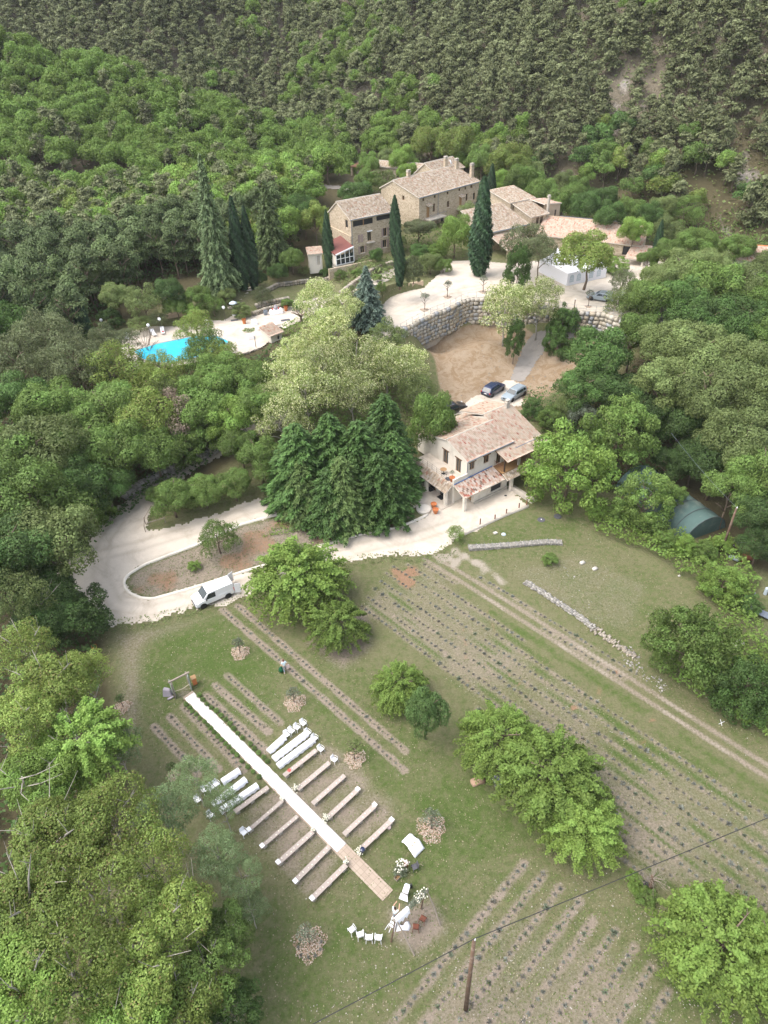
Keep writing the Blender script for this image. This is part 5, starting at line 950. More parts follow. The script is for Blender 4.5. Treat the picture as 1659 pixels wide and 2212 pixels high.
tree('ash_tree', 'lower dark bushy tree joined to the right of the tall meadow tree', 'ash', 'f_deep', 1612, 1492, 70, 2.9, 1.1, 2, 'near')
tree('ash_tree', 'fresh green round tree directly right of the white house', 'ash', 'f_bright', 1232, 1018, 92, 5.2, 1.05, 0, 'near')
tree('ash_tree', 'taller green tree rising behind the round one right of the white house', 'ash', 'f_mid', 1335, 945, 75, 6.5, 1.3, 1, 'near')
tree('ash_tree', 'small green tree in front of the netted polytunnel', 'ash', 'f_mid', 1392, 1085, 62, 3.8, 1.15, 2, 'near')
tree('shrub', 'round light green bush below the leaning pole on the right', 'ash', 'f_bright', 1560, 1262, 48, 1.8, .9, 0, 'near', cat='bush')
tree('shrub', 'small round bush on the dry meadow right of the gabion wall', 'ash', 'f_mid', 1187, 1208, 17, .7, .9, 1, 'near', cat='bush')
tree('shrub', 'sapling at the corner of the forecourt edge by the short brown posts', 'loose', 'f_bright', 985, 1152, 18, 1.3, 1.0, 2, 'near', cat='bush')
tree('maple_tree', 'rounded deep green tree touching the left gable of the white house', 'round', 'f_mid', 928, 915, 62, 6.2, 1.6, 0, 'near')
tree('cypress_bush', 'feathery bush on the bare island above the white van', 'loose', 'f_mid', 470, 1165, 46, 2.2, 1.05, 1, 'near', cat='bush')
tree('shrub', 'low leafy bush beside the feathery bush on the bare island', 'ash', 'f_bright', 420, 1222, 15, .5, .6, 2, 'near', cat='bush')
for i, (u, v, r, h, l) in enumerate(((370, 1075, 55, 3.2, 'leafy tree on the grass spit at the fork of the drive'), (440, 1060, 45, 2.8, 'leafy tree in the middle of the grass spit between both drives'), (505, 1045, 42, 2.8, 'bushy tree at the right of the grass spit against the fir trees'), (560, 990, 58, 4, 'broad bright tree between the upper drive and the fir trees'), (520, 960, 45, 4, 'rounded tree beside the wall above the upper drive'), (335, 1070, 22, 1.4, 'small bush by the wooden fence at the tip of the grass spit'))):
    tree('broadleaf_tree', l, 'round', 'f_mid', u, v, r, h, .9, i % 3, 'near')
# fir clump by the house
for i, (t, b, w) in enumerate((((683, 912), (655, 1078), 1.0), ((735, 890), (722, 1060), 1.0), ((795, 905), (780, 1075), 1.0), ((828, 848), (835, 1030), .95), ((848, 930), (850, 1070), 1.0), ((752, 985), (745, 1122), .95), ((838, 975), (822, 1112), .95), ((655, 990), (662, 1108), 1.0), ((700, 1010), (715, 1128), .9))):
    conifer('fir_tree', ['leftmost tall dark fir of the clump beside the white house', 'second dark fir from the left in the clump by the house', 'dark fir in the centre back of the clump', 'tallest dark fir of the clump with its tip before the blossoming trees', 'dark fir of the clump nearest the rounded deciduous tree', 'front dark fir of the clump above the bare bank', 'front right dark fir of the clump above the curved kerb', 'low spreading fir at the left front of the clump', 'shortest front fir touching the bare red soil'][i], 'firb', 'f_fir2' if i in (5, 7, 9) else 'f_fir', t, b, wide=(1.45, 1.25, 1.35, 1.25, 1.35, 1.4, 1.5, 1.3, 1.6)[i] * w, var=i % 3)
# blossoming acacias
AC = ((610, 905, 58, 5.5), (660, 850, 62, 6), (615, 820, 55, 5.5), (700, 800, 58, 6.5), (760, 850, 52, 5.5), (770, 775, 55, 6.5), (835, 790, 55, 6), (880, 800, 50, 5), (835, 730, 38, 5.5), (720, 720, 50, 6.5), (690, 655, 48, 6.5), (745, 665, 34, 5.5), (585, 865, 42, 5), (900, 850, 42, 4.5), (680, 740, 40, 5), (640, 770, 40, 5))
for i, (u, v, r, h) in enumerate(AC): tree('acacia_tree', auto(u, v, r, 'f_acacia', 'acacia'), 'loose', 'f_acacia' if i not in (8, 13) else 'f_mute', u, v, r * 1.05, h, 1.1, i % 3, 'near', 'blossoming acacias of the grove', trunk='p')
tree('acacia_tree', 'thin blossoming tree with ivy clad trunk in front of the boulder wall', 'loose', 'f_acacia', 1092, 668, 62, 6.5, 1.1, 0, 'near', trunk='p')
tree('acacia_tree', 'right half of the blossoming pair before the boulder wall', 'loose', 'f_acacia', 1165, 655, 50, 6.5, 1.2, 1, 'near', trunk='p')
for (u, v, a, b, l) in ((1112, 735, 17, 4.2, 'ivy clad dead trunk standing on the bare bank below the boulder wall'), (1118, 590, 22, 3.6, 'dark ivy column at the edge of the upper car park'), (1215, 700, 26, 2.6, 'ivy mound around the short pole at the foot of the boulder wall'), (1205, 745, 24, 1.6, 'bush at the edge of the grey lane')):
    tree('ivy_column', l, 'ash', 'f_deep', u, v, a * 1.25, b, 2.3 if a < 23 else 1.4, 1, 'near', cat='ivy')
tree('willow_tree', 'hazy pale olive tree with bushy ivy trunk at the left of the marquee', 'loose', 'f_olive', 1135, 530, 52, 6, .95, 2, 'near', trunk='b')
tree('willow_tree', 'second hazy pale olive tree just behind the ivy column', 'loose', 'f_olive', 1165, 545, 40, 5.5, .95, 1, 'near', trunk='b')
tree('mulberry_tree', 'wide vase shaped pale tree with dark bare trunk in front of the marquee', 'round', 'f_yellow', 1272, 552, 68, 5.6, .95, 0, 'near')
conifer('blue_cedar', 'slim blue grey cedar rising out of the blossoming grove', 'fir', 'f_bluecedar', (790, 572), (795, 705), wide=1.15, var=1)
conifer('silver_fir', 'tall pale silver fir in front of the hillside wood', 'fir', 'f_silver', (443, 325), (480, 632), wide=.56, var=0)
conifer('spruce_tree', 'dark blue green spruce between the silver fir and the farmhouse', 'fir', 'f_darkpine', (575, 385), (592, 575), wide=.85, var=2)
CY = ((c1(1340, 255), c1(1320, 985), 1.5, 'tallest and thickest cypress at the back edge of the car park'), (c1(1408, 155), c1(1400, 480), 1.5, 'cypress standing against the right end of the long farmhouse'), (c1(700, 390), c1(705, 850), 1.25, 'slim cypress at the right corner of the left farmhouse'), (c1(730, 650), c1(735, 1065), 1.25, 'cypress at the front of the garden next to the car park wall'), (c1(200, 500), c1(222, 965), 1.1, 'cypress directly in front of the conservatory'), (c2(1283, 240), c2(1215, 612), 1.15, 'cypress at the right end of the long low building'), ((515, 425), (528, 628), 1.1, 'left of the two dark cypresses beside the silver fir'), ((537, 445), (550, 625), 1.1, 'right of the two dark cypresses beside the silver fir'), ((177, 628), (184, 735), 1.1, 'left cypress of the pair in the shade left of the pool'), ((188, 645), (197, 735), 1.1, 'right cypress of the pair in the shade left of the pool'), (c2(1537, 270), c2(1510, 415), .9, 'small distant cypress at the right beyond the yard'), (c2(1590, 320), c2(1570, 430), .9, 'smallest distant cypress near the right edge'))
for i, (t, b, w, l) in enumerate(CY): conifer('cypress_tree', l, 'spin', 'f_cypress', t, b, wide=w, var=i % 3)
for u, v, r, h, k, mt, sq_, l, ct in ((982, 508, 44, 4.5, 'round', 'f_bright', 1.25, 'bright rounded tree between the tallest cypress and the farmhouse balcony', 'tree'), (905, 492, 36, 4, 'round', 'f_olive', .55, 'flat topped olive green tree below the ivy corner of the long farmhouse', 'tree'), (893, 583, 24, 2.3, 'dense', 'f_olive', 1.3, 'clipped grey green bush next to the front cypress', 'bush'), (930, 570, 28, 2, 'round', 'f_mute', 1.1, 'brownish bush left of the rounded tree', 'bush'), (958, 575, 22, 1.8, 'round', 'f_mid', 1.0, 'green bush at the corner of the car park under the rounded tree', 'bush'), (812, 553, 16, 1.6, 'round', 'f_deep', 1.3, 'climbing shrub on the front wall of the left farmhouse', 'bush'), (848, 468, 16, 3, 'round', 'f_dark', 2.0, 'dark shrub between both farmhouses', 'bush'), (895, 448, 14, 3.0, 'dense', 'f_bright', 3.2, 'ivy covering the left corner of the long farmhouse', 'ivy'), (680, 480, 42, 5, 'round', 'f_yellow', 1.2, 'yellow green tree left of the left farmhouse', 'tree'), (655, 455, 36, 6, 'round', 'f_deep', 1.2, 'green tree behind the spruce', 'tree'), (880, 375, 24, 2.6, 'round', 'f_bright', 1.2, 'bright creeper between the two back roofs', 'ivy'), (795, 390, 32, 3.6, 'round', 'f_mid', 1.0, 'green tree in the yard behind the left farmhouse', 'tree'), (830, 395, 30, 3.4, 'loose', 'f_mute', 1.0, 'brownish tree in the yard behind the left farmhouse', 'tree'), (770, 420, 40, 4.5, 'round', 'f_deep', .9, 'dark green tree mass behind the roof of the left farmhouse', 'tree'), (1330, 575, 30, 1.3, 'dense', 'f_bright', .7, 'bright low hedge behind the marquee', 'hedge'), (1012, 460, 24, 3, 'loose', 'f_mute', 1, 'thin olive shrub on the balcony side of the long farmhouse', 'bush'), (700, 590, 13, 1, 'round', 'f_deep', 1, 'dark garden bush under the conservatory', 'bush'), (735, 595, 15, 1, 'loose', 'f_mid', .9, 'flowering garden bush under the conservatory', 'bush'), (655, 585, 13, .9, 'loose', 'f_mute', .9, 'reddish garden bush left of the conservatory', 'bush'), (770, 590, 14, .9, 'round', 'f_mid', .8, 'garden bush before the left farmhouse', 'bush'), (822, 578, 16, 1, 'loose', 'f_mute', .8, 'grey herb bush before the left farmhouse', 'bush'), (815, 600, 12, .8, 'round', 'f_mid', .9, 'small green bush by the garden path', 'bush'), (568, 640, 24, 1.5, 'loose', 'f_olive', .9, 'golden bush beside the rough stone steps', 'bush'), (620, 655, 14, 1.1, 'round', 'f_mid', .9, 'green bush on the lawn bank above the pool terrace', 'bush'), (643, 663, 14, 1, 'round', 'f_deep', .9, 'dark bush at the end of the upper dry stone wall', 'bush'), (520, 672, 22, 1.5, 'dense', 'f_mute', .85, 'round grey bush at the foot of the steps by the pool terrace', 'bush'), (770, 640, 26, 3, 'loose', 'f_mute', 1.0, 'grey shrub left of the blue cedar', 'bush'), (822, 620, 12, .9, 'dense', 'f_mid', 1.1, 'clipped green bush beside the concrete wall', 'bush')):
    tree('broadleaf_tree' if ct == 'tree' else 'ivy' if ct == 'ivy' else 'hedge' if ct == 'hedge' else 'shrub', l, k, mt, u, v, r, h, sq_, None, 'near', cat=ct)
# poolside and left wood, near trees
LW = 'broadleaf trees in the wood below the pool terrace'
NEAR = ((425, 712, 34, 6, 'loose', 'f_yellow'), (275, 735, 22, 5, 'loose', 'f_olive'), (355, 800, 36, 5.5, 'loose', 'f_yellow'), (450, 752, 34, 6, 'loose', 'f_mid'), (478, 775, 34, 6, 'loose', 'f_yellow'), (435, 775, 32, 5.5, 'loose', 'f_mid'), (330, 840, 46, 5, 'loose', 'f_yellow'), (250, 800, 52, 6, 'loose', 'f_yellow'), (225, 735, 30, 5, 'loose', 'f_olive'), (170, 790, 60, 6, 'loose', 'f_olive'), (100, 740, 58, 6, 'loose', 'f_olive'), (40, 790, 60, 6, 'loose', 'f_olive'), (480, 810, 50, 6.5, 'round', 'f_mid'), (530, 820, 44, 6, 'round', 'f_mid'), (555, 875, 42, 6, 'round', 'f_mid'), (450, 870, 62, 6.5, 'round', 'f_mid'), (500, 900, 46, 5.5, 'round', 'f_bright'), (380, 900, 50, 6, 'loose', 'f_dry'), (350, 850, 34, 6, 'loose', 'f_mute'), (310, 900, 62, 7, 'round', 'f_yellow'), (230, 890, 62, 7, 'round', 'f_mid'), (250, 970, 66, 6.5, 'round', 'f_mid'), (330, 970, 52, 5.5, 'round', 'f_mid'), (170, 960, 66, 7, 'round', 'f_mid'), (390, 965, 40, 3.5, 'ash', 'f_mid'), (440, 940, 36, 3.5, 'round', 'f_mid'), (110, 880, 62, 7, 'round', 'f_mid'), (30, 880, 66, 7, 'round', 'f_deep'), (90, 980, 80, 8, 'round', 'f_mute'), (20, 990, 70, 8, 'round', 'f_mid'), (150, 1060, 66, 6, 'round', 'f_deep'), (230, 1050, 45, 4, 'round', 'f_deep'), (200, 1100, 35, 2.5, 'ash', 'f_bright'), (60, 1090, 95, 9, 'round', 'f_mid'), (110, 1170, 82, 8, 'round', 'f_mute'), (10, 1200, 80, 9, 'round', 'f_dark'), (90, 1260, 60, 5, 'round', 'f_dark'), (160, 1330, 56, 3, 'ash', 'f_dark'), (110, 1330, 60, 4, 'round', 'f_dark'), (20, 1290, 60, 8, 'loose', 'f_mute'), (0, 700, 50, 5, 'round', 'f_deep'))
for i, (u, v, r, h, k, mt) in enumerate(NEAR): tree('broadleaf_tree', auto(u, v, r, mt), k, mt, u, v, r, h, .95, i % 3, 'near', LW, fat=1.3)
LB = 'tall trees filling the lower left corner'
LOWL = ((60, 1400, 70, 9, 'loose', 'f_yellow', 4), (110, 1480, 95, 9, 'round', 'f_yellow', 0), (180, 1450, 60, 7, 'loose', 'f_yellow', 0), (40, 1560, 90, 10, 'round', 'f_yellow', 0), (170, 1600, 105, 8, 'spray', 'f_bright', 0), (90, 1680, 95, 8, 'round', 'f_bright', 0), (250, 1610, 60, 5, 'loose', 'f_willow', 0), (360, 1760, 75, 6.5, 'loose', 'f_willow', 0), (420, 1680, 52, 4.5, 'loose', 'f_willow', 0), (480, 1735, 44, 4.5, 'loose', 'f_willow', 0), (470, 1840, 60, 6, 'loose', 'f_willow', 0), (520, 1890, 50, 5, 'loose', 'f_willow', 0), (540, 1960, 42, 3.5, 'loose', 'f_willow', 0), (240, 1770, 110, 10, 'loose', 'f_yellow', 0), (130, 1820, 115, 11, 'round', 'f_yellow', 0), (330, 1870, 90, 9, 'loose', 'f_yellow', 0), (220, 1930, 115, 11, 'loose', 'f_yellow', 0), (60, 1960, 120, 12, 'round', 'f_yellow', 0), (360, 1990, 110, 9, 'round', 'f_yellow', 0), (480, 2010, 70, 6, 'round', 'f_mid', 0), (450, 2100, 90, 6.5, 'ash', 'f_mid', 0), (300, 2090, 120, 10, 'round', 'f_yellow', 0), (150, 2080, 130, 12, 'loose', 'f_yellow', 0), (40, 2140, 130, 12, 'round', 'f_bright', 0), (260, 2190, 130, 9, 'round', 'f_bright', 0), (400, 2200, 110, 7, 'round', 'f_yellow', 0), (500, 2180, 70, 4, 'ash', 'f_deep', 0))
for i, (u, v, r, h, k, mt, _) in enumerate(LOWL): tree('broadleaf_tree' if mt != 'f_willow' else 'willow_tree', auto(u, v, r, mt, 'tree' if mt != 'f_willow' else 'willow'), k, mt, u, v, r * .92, h, .85, i % 3, 'near', LB if mt != 'f_willow' else 'willows at the left edge of the ceremony lawn', trunk='p')
# right side wood
RW = 'tall trees in the wood on the right'
RIGHT = ((1300, 770, 68, 7, 'round', 'f_deep'), (1260, 840, 52, 5, 'round', 'f_deep'), (1330, 850, 52, 5, 'round', 'f_dark'), (1370, 720, 52, 7, 'round', 'f_mid'), (1350, 660, 40, 6, 'loose', 'f_mute'), (1400, 650, 52, 7, 'round', 'f_mid'), (1460, 650, 56, 7, 'round', 'f_deep'), (1345, 610, 26, 6, 'loose', 'f_olive'), (1425, 605, 38, 6, 'round', 'f_mute'), (1480, 590, 52, 7, 'round', 'f_mute'), (1540, 620, 60, 8, 'round', 'f_mid'), (1600, 620, 52, 8, 'round', 'f_mute'), (1650, 640, 52, 8, 'round', 'f_mid'), (1520, 700, 60, 7, 'round', 'f_deep'), (1600, 700, 62, 8, 'round', 'f_deep'), (1655, 720, 52, 8, 'round', 'f_mid'), (1440, 745, 58, 8, 'round', 'f_mute'), (1510, 765, 72, 9, 'round', 'f_mute'), (1600, 790, 74, 9, 'round', 'f_mute'), (1440, 830, 62, 8, 'round', 'f_mute'), (1540, 860, 76, 9, 'round', 'f_mute'), (1640, 860, 70, 9, 'round', 'f_mute'), (1400, 900, 46, 5, 'round', 'f_dark'), (1470, 920, 52, 5, 'round', 'f_dark'), (1600, 950, 76, 9, 'round', 'f_mute'), (1550, 1000, 60, 6, 'round', 'f_dark'), (1650, 1020, 66, 8, 'round', 'f_mid'), (1580, 1060, 56, 6, 'round', 'f_mid'), (1500, 1000, 50, 4, 'round', 'f_dark'), (1640, 1110, 52, 5, 'round', 'f_dark'), (1450, 1000, 40, 4, 'round', 'f_dark'), (1190, 905, 26, 1.6, 'ash', 'f_mid'), (1150, 885, 20, 1.2, 'ash', 'f_deep'), (1225, 880, 30, 2.2, 'round', 'f_mute'), (1255, 900, 30, 2.6, 'loose', 'f_olivetree'), (1480, 460, 34, 4, 'loose', 'f_mid'), (1440, 500, 34, 4, 'round', 'f_mute'), (1590, 540, 34, 5, 'round', 'f_mid'), (1540, 570, 36, 5, 'round', 'f_mute'), (1400, 560, 22, 3, 'round', 'f_mid'), (1500, 530, 40, 5, 'round', 'f_mid'), (1640, 1180, 40, 3, 'round', 'f_dark'), (1440, 545, 34, 4.5, 'round', 'f_mid'), (1655, 570, 30, 4, 'round', 'f_mute'))
for i, (u, v, r, h, k, mt) in enumerate(RIGHT): tree('broadleaf_tree', auto(u, v, r, mt), k, mt, u, v, r, h, 1.0, i % 3, 'near', RW, fat=1.15)
BB = ((870, 345, 34, 5, 'f_bright'), (930, 312, 40, 7, 'f_yellow'), (985, 318, 44, 7, 'f_yellow'), (1040, 345, 34, 6, 'f_mid'), (1100, 358, 50, 7, 'f_yellow'), (1130, 395, 44, 6, 'f_mid'), (1085, 400, 34, 4, 'f_bright'), (1170, 420, 38, 5, 'f_mid'), (1215, 440, 40, 5.5, 'f_mid'), (1215, 400, 32, 5, 'f_mute'), (1262, 450, 38, 5.5, 'f_deep'), (1300, 435, 36, 6, 'f_deep'), (1320, 470, 38, 6, 'f_deep'), (1360, 460, 36, 5, 'f_mid'), (1370, 500, 36, 5, 'f_bright'), (1395, 470, 36, 5, 'f_deep'), (840, 350, 30, 4, 'f_mute'), (1430, 450, 30, 5, 'f_mute'), (1250, 415, 34, 5, 'f_mid'), (1145, 380, 34, 5, 'f_mute'), (1000, 345, 30, 4, 'f_bright'), (800, 355, 28, 4, 'f_mid'))
for i, (u, v, r, h, mt) in enumerate(BB): tree('poplar_tree', auto(u, v, r, mt), 'round', mt, u, v, r, h, 1.15, i % 3, 'near', 'riverside trees behind the farm roofs')
# shrubs and trees between the pine wood and the pool terrace
for i, (u, v, r, h, k, mt) in enumerate(((120, 640, 50, 4, 'round', 'f_dark'), (60, 660, 50, 4, 'round', 'f_deep'), (185, 600, 48, 5, 'round', 'f_mute'), (250, 640, 40, 4, 'round', 'f_mute'), (130, 690, 22, 1.4, 'ash', 'f_deep'), (310, 650, 40, 4, 'loose', 'f_mute'), (360, 630, 40, 4.5, 'round', 'f_dark'), (240, 690, 26, 1.5, 'ash', 'f_dark'), (300, 700, 24, 1.4, 'loose', 'f_mute'), (380, 660, 30, 2.6, 'round', 'f_mid'), (425, 645, 34, 3, 'round', 'f_mid'), (420, 680, 22, 1.4, 'ash', 'f_bright'), (460, 660, 26, 2, 'loose', 'f_mid'), (490, 640, 22, 1.6, 'round', 'f_mute'), (340, 690, 20, 1.2, 'loose', 'f_olive'), (200, 720, 20, 1.2, 'ash', 'f_deep'), (500, 600, 26, 2.5, 'round', 'f_dark'), (600, 590, 24, 2, 'round', 'f_deep'), (560, 600, 22, 1.8, 'round', 'f_dark'), (630, 560, 30, 3, 'round', 'f_mid'), (90, 600, 46, 5, 'round', 'f_deep'), (20, 620, 50, 6, 'round', 'f_deep'))): tree('broadleaf_tree' if r > 26 else 'shrub', auto(u, v, r, mt, 'tree' if r > 26 else 'bush'), k, mt, u, v, r, h, .95, i % 3, 'near', cat='tree' if r > 26 else 'bush')
# ---- woods on the slopes
def okpix(p, m=90): u, v = proj(p); return -m < u < 1659 + m and -m < v < 2212 + m
def excl(x, y, polys): return any(inpoly(np.array([x]), np.array([y]), q)[0] for q in polys)
r_ = np.random.default_rng(5); cand = []
def scatter(x0, x1, y0, y1, sp, test):
    gx, gy = np.meshgrid(np.arange(x0, x1, sp), np.arange(y0, y1, sp * .9)); gx = gx.ravel() + r_.uniform(-.42, .42, gx.size) * sp; gy = gy.ravel() + r_.uniform(-.42, .42, gy.size) * sp
    z = hh(gx, gy); return [(a, b, c) for a, b, c in zip(gx, gy, z) if test(a, b) and okpix((a, b, c + 3))]
roadL = np.array([G(*q)[:2] for q in ((-60, 402), (100, 402), (250, 401), (450, 402), (600, 402), (700, 404), (765, 410))])
rdx, rdy = roadL[:, 0], roadL[:, 1]
def road_y(x): return float(np.interp(x, rdx, rdy))
def scree_at(x, y):
    for l, w_ in SCL:
        for p_, q_ in zip(l[:-1], l[1:]):
            if segdist(np.array([x]), np.array([y]), p_, q_)[0] < w_ + 2.0: return 1.0
    return 0.0
# left slope: broadleaf wood above and below the road
left = scatter(-190, -8, 150, 262, 4.3, lambda x, y: (abs(y - road_y(x)) > 2.2) and not (y < road_y(x) - 30 and x > -16) and y < 262 and not (x > -14 and y < 178) and not (x > -8))
left = [q for q in left if not (q[1] < road_y(q[0]) and q[1] > road_y(q[0]) - 9 and r_.uniform() < .62)]
pinew = scatter(-120, -20, 104, 182, 4.6, lambda x, y: y > np.interp(x, [-120, -62, -50, -44, -30, -20], [100, 104, 112, 137, 142, 150]))
hill = scatter(-330, 260, 112, 470, 3.9, lambda x, y: (y > 190 or x > 62 + max(0, 150 - y) * .3) and hfar(np.array([x]), np.array([y]))[0] > 8.3 and not (x < -14 and y < 258 - 0.0 * x) and scree_at(x, y) < .35)
hill = [q for q in hill if q[2] < 66]
FB = [crownmesh('round', mt, v, 'far') for mt, v in (('f_mid', 0), ('f_bright', 1), ('f_mid', 2), ('f_yellow', 0), ('f_deep', 1))]
FP = [crownmesh('pine', mt, v, 'far') for mt, v in (('f_pine', 0), ('f_pine', 1), ('f_pine', 2), ('f_darkpine', 0))]
def wtree(p, meshes, name, label, group, R, sq, hc, trunk=True):
    T = thing(name, label, 'tree', p, random.uniform(0, 6.28), group); mobj('crown', random.choice(meshes), T, loc=(0, 0, hc), scale=(R * random.uniform(.82, 1.15), R * random.uniform(.82, 1.15), R * sq)); mobj('trunk', random.choice(TM), T, scale=(R * 1.3, R * 1.3, hc + R * .3)); return T
def dist(p): return math.dist(p, (0, 0, H))
nB = nP = 0; rest = []
allB = [('L', q) for q in left if r_.uniform() < .80]; keepB = {id(q) for _, q in allB}
pin_l = [q for q in left if id(q) not in keepB]
hb = [q for q in hill if (vnoise(np.array([q[0]]), np.array([q[1]]), 22, 41)[0] + .75 * r_.uniform() + .07 * (-60 < q[0] < 60) + .06 * (q[0] > 140) - .35 * (q[0] < -60)) > 1.12]; hbid = {id(q) for q in hb}; hp = [q for q in hill if id(q) not in hbid]
def sel(lst, n): s = sorted(lst, key=dist); return s[:n], s[n:]
b_ind, b_rest = sel([q for _, q in allB], 120); hb_ind, hb_rest = sel(hb, 30); p_ind, p_rest = sel(hp + pin_l, 210); pw_ind, pw_rest = sel(pinew, 90)
for q in b_ind: wtree(q, [FB[1], FB[1], FB[1], FB[2], FB[3]], 'broadleaf_tree', 'fresh green broadleaf tree on the left hillside', 'broadleaf trees of the left hillside wood', random.uniform(3.5, 5.0), random.uniform(.9, 1.15), random.uniform(3.8, 5.6))
for q in hb_ind: wtree(q, FB, 'broadleaf_tree', 'light green broadleaf tree among the pines of the far slope', 'light green trees among the far pines', random.uniform(2.9, 4.2), random.uniform(.9, 1.2), random.uniform(3.6, 5))
for q in p_ind: wtree(q, FP[:3], 'pine_tree', 'grey brown pine on the steep slope behind the farm', 'pines of the far slope', random.uniform(2.5, 4.2), random.uniform(1.1, 1.7), random.uniform(3.6, 6))
for q in pw_ind: wtree(q, [crownmesh('pine', 'f_darkpine', v, 'near') for v in (0, 1)], 'pine_tree', 'dark pine in the shady wood left of the silver fir', 'dark pines left of the silver fir', random.uniform(3.0, 4.4), random.uniform(1.2, 1.6), random.uniform(5, 7.0))
def merged(name, items, meshes, mat, label, cat):
    Vs = []; Fs = []; Ts = []; n = 0; dat = []
    for me in meshes:
        v = np.empty(len(me.vertices) * 3, np.float32); me.vertices.foreach_get('co', v); t = np.empty(len(me.vertices), np.float32); me.attributes['tint'].data.foreach_get('value', t); dat.append((v.reshape(-1, 3), t))
    for (x, y, z), R, sq_, hc in items:
        v, t = dat[r_.integers(len(dat))]; a = r_.uniform(0, 6.28); c, s = math.cos(a), math.sin(a); w = np.stack([(v[:, 0] * c - v[:, 1] * s) * R + x, (v[:, 0] * s + v[:, 1] * c) * R + y, v[:, 2] * R * sq_ + z + hc], 1); Vs.append(w); Ts.append(np.clip(t * .7 + r_.uniform(-.2, .45), 0, 1))
    V = np.concatenate(Vs); o = mobj(name, npmesh(name, V, np.arange(len(V)).reshape(-1, 4), mat, False, dict(tint=('FLOAT', np.concatenate(Ts))))); tag(o, label, cat, kind='stuff'); return o
merged('pine_forest', [(q, r_.uniform(2.4, 4.2), r_.uniform(1.1, 1.7), r_.uniform(3.4, 6)) for q in p_rest + pw_rest], FP[:3], M['f_pine'], 'mass of grey brown pines covering the far slope', 'forest')
merged('broadleaf_forest', [(q, r_.uniform(3.4, 5.0), r_.uniform(.9, 1.15), r_.uniform(3.6, 5.4)) for q in b_rest], FB[:3], M['f_bright'], 'mass of fresh green trees on the ridge of the left hillside', 'forest')
merged('light_green_trees', [(q, r_.uniform(2.8, 4.2), r_.uniform(.9, 1.2), r_.uniform(3.4, 4.8)) for q in hb_rest], [FB[1], FB[3]], M['f_bright'], 'scattered light green trees high on the far slope', 'forest')
# undergrowth
def brush(name, polys, dens, size, hgt, mat, label, seed=1, cat='undergrowth', base=0.0):
    r = np.random.default_rng(seed); C = []
    for q in polys:
        px = [a[0] for a in q]; py = [a[1] for a in q]; ar = (max(px) - min(px)) * (max(py) - min(py)); n = int(ar * dens); x = r.uniform(min(px), max(px), n); y = r.uniform(min(py), max(py), n); k = inpoly(x, y, q) & (vnoise(x, y, 1.3, seed) > .12); C.append(np.stack([x[k], y[k]], 1))
    C = np.concatenate(C); z = hh(C[:, 0], C[:, 1]); hmap = hgt * (.35 + .9 * vnoise(C[:, 0], C[:, 1], 1.6, seed + 3)) * (.6 + .8 * vnoise(C[:, 0], C[:, 1], .6, seed + 4)); zz = z + hmap * r.uniform(.55, 1, len(C)) ** .6 + base
    t = np.clip(vnoise(C[:, 0], C[:, 1], 1.1, seed + 9), 0, 1); V, Fq_ = leafquads(np.stack([C[:, 0], C[:, 1], zz], 1), r.normal(size=(len(C), 3)) * .6 + np.array([0, 0, 1.]), size * r.uniform(.6, 1.3, len(C)), 1.5, r)
    o = mobj(name, npmesh(name, V, Fq_, M[mat], False, dict(tint=('FLOAT', np.repeat(t, 4))))); tag(o, label, cat, kind='stuff'); return o
W_ = lambda pts: [tuple(a[:2]) for a in pts]
brush('brambles', [W_(D_((1255, 1105), (1330, 1100), (1420, 1150), (1500, 1180), (1560, 1170), (1640, 1260), (1610, 1330), (1659, 1400), (1760, 1560), (1760, 1640), (1659, 1610), (1560, 1545), (1470, 1490), (1400, 1440), (1440, 1400), (1560, 1345), (1500, 1270), (1400, 1200), (1290, 1160)))], 44, .21, 1.9, 'f_bright', 'tangled green brambles along the right edge of the meadow', 3)
brush('brambles', [W_(D_((1120, 880), (1160, 850), (1240, 860), (1330, 930), (1250, 960), (1180, 930)))], 26, .2, 1.8, 'f_deep', 'dark scrub bank behind the white house', 5)
brush('undergrowth', [[(-62, 58), (-38, 66), (-34, 74), (-24, 84), (-20, 96), (-14, 100), (-14, 112), (-22, 106), (-40, 104), (-60, 112)], [(-60, 14), (-26, 14), (-24, 34), (-32, 54), (-62, 58)], [(-44, 56), (-36, 66), (-62, 60)]], 9, .32, 1.4, 'f_dark', 'dark leafy undergrowth of the wood left of the drive', 7)
brush('undergrowth', [[(-5, 84), (4, 82), (4, 90), (8, 94), (4, 104), (-2, 108), (-12, 104), (-12, 92)]], 12, .28, .9, 'f_mid', 'green undergrowth beneath the blossoming grove', 9)
brush('undergrowth', [[(24, 82), (36, 74), (44, 82), (60, 70), (80, 70), (80, 120), (60, 122), (44, 106), (36, 100), (28, 92)]], 8, .34, 1.5, 'f_dark', 'dark undergrowth of the wood on the right', 11)
brush('undergrowth', [[(-100, 108), (-50, 114), (-46, 136), (-28, 142), (-16, 150), (-16, 192), (-110, 196)]], 4, .4, 1.4, 'f_dark', 'dark undergrowth of the pine wood above the pool terrace', 27)
brush('undergrowth', [[(60, 118), (120, 100), (120, 160), (60, 175), (30, 178), (0, 182), (-8, 176), (22, 174), (42, 168), (60, 152)]], 3, .4, 1.6, 'f_mid', 'green thicket along the river behind the farm', 29)
brush('hillside_scrub', [[(-190, 150), (-14, 160), (-14, 190), (-14, 262), (-190, 262)]], .8, .5, 1.3, 'f_dark', 'scrub covering the ground of the left hillside wood', 13)
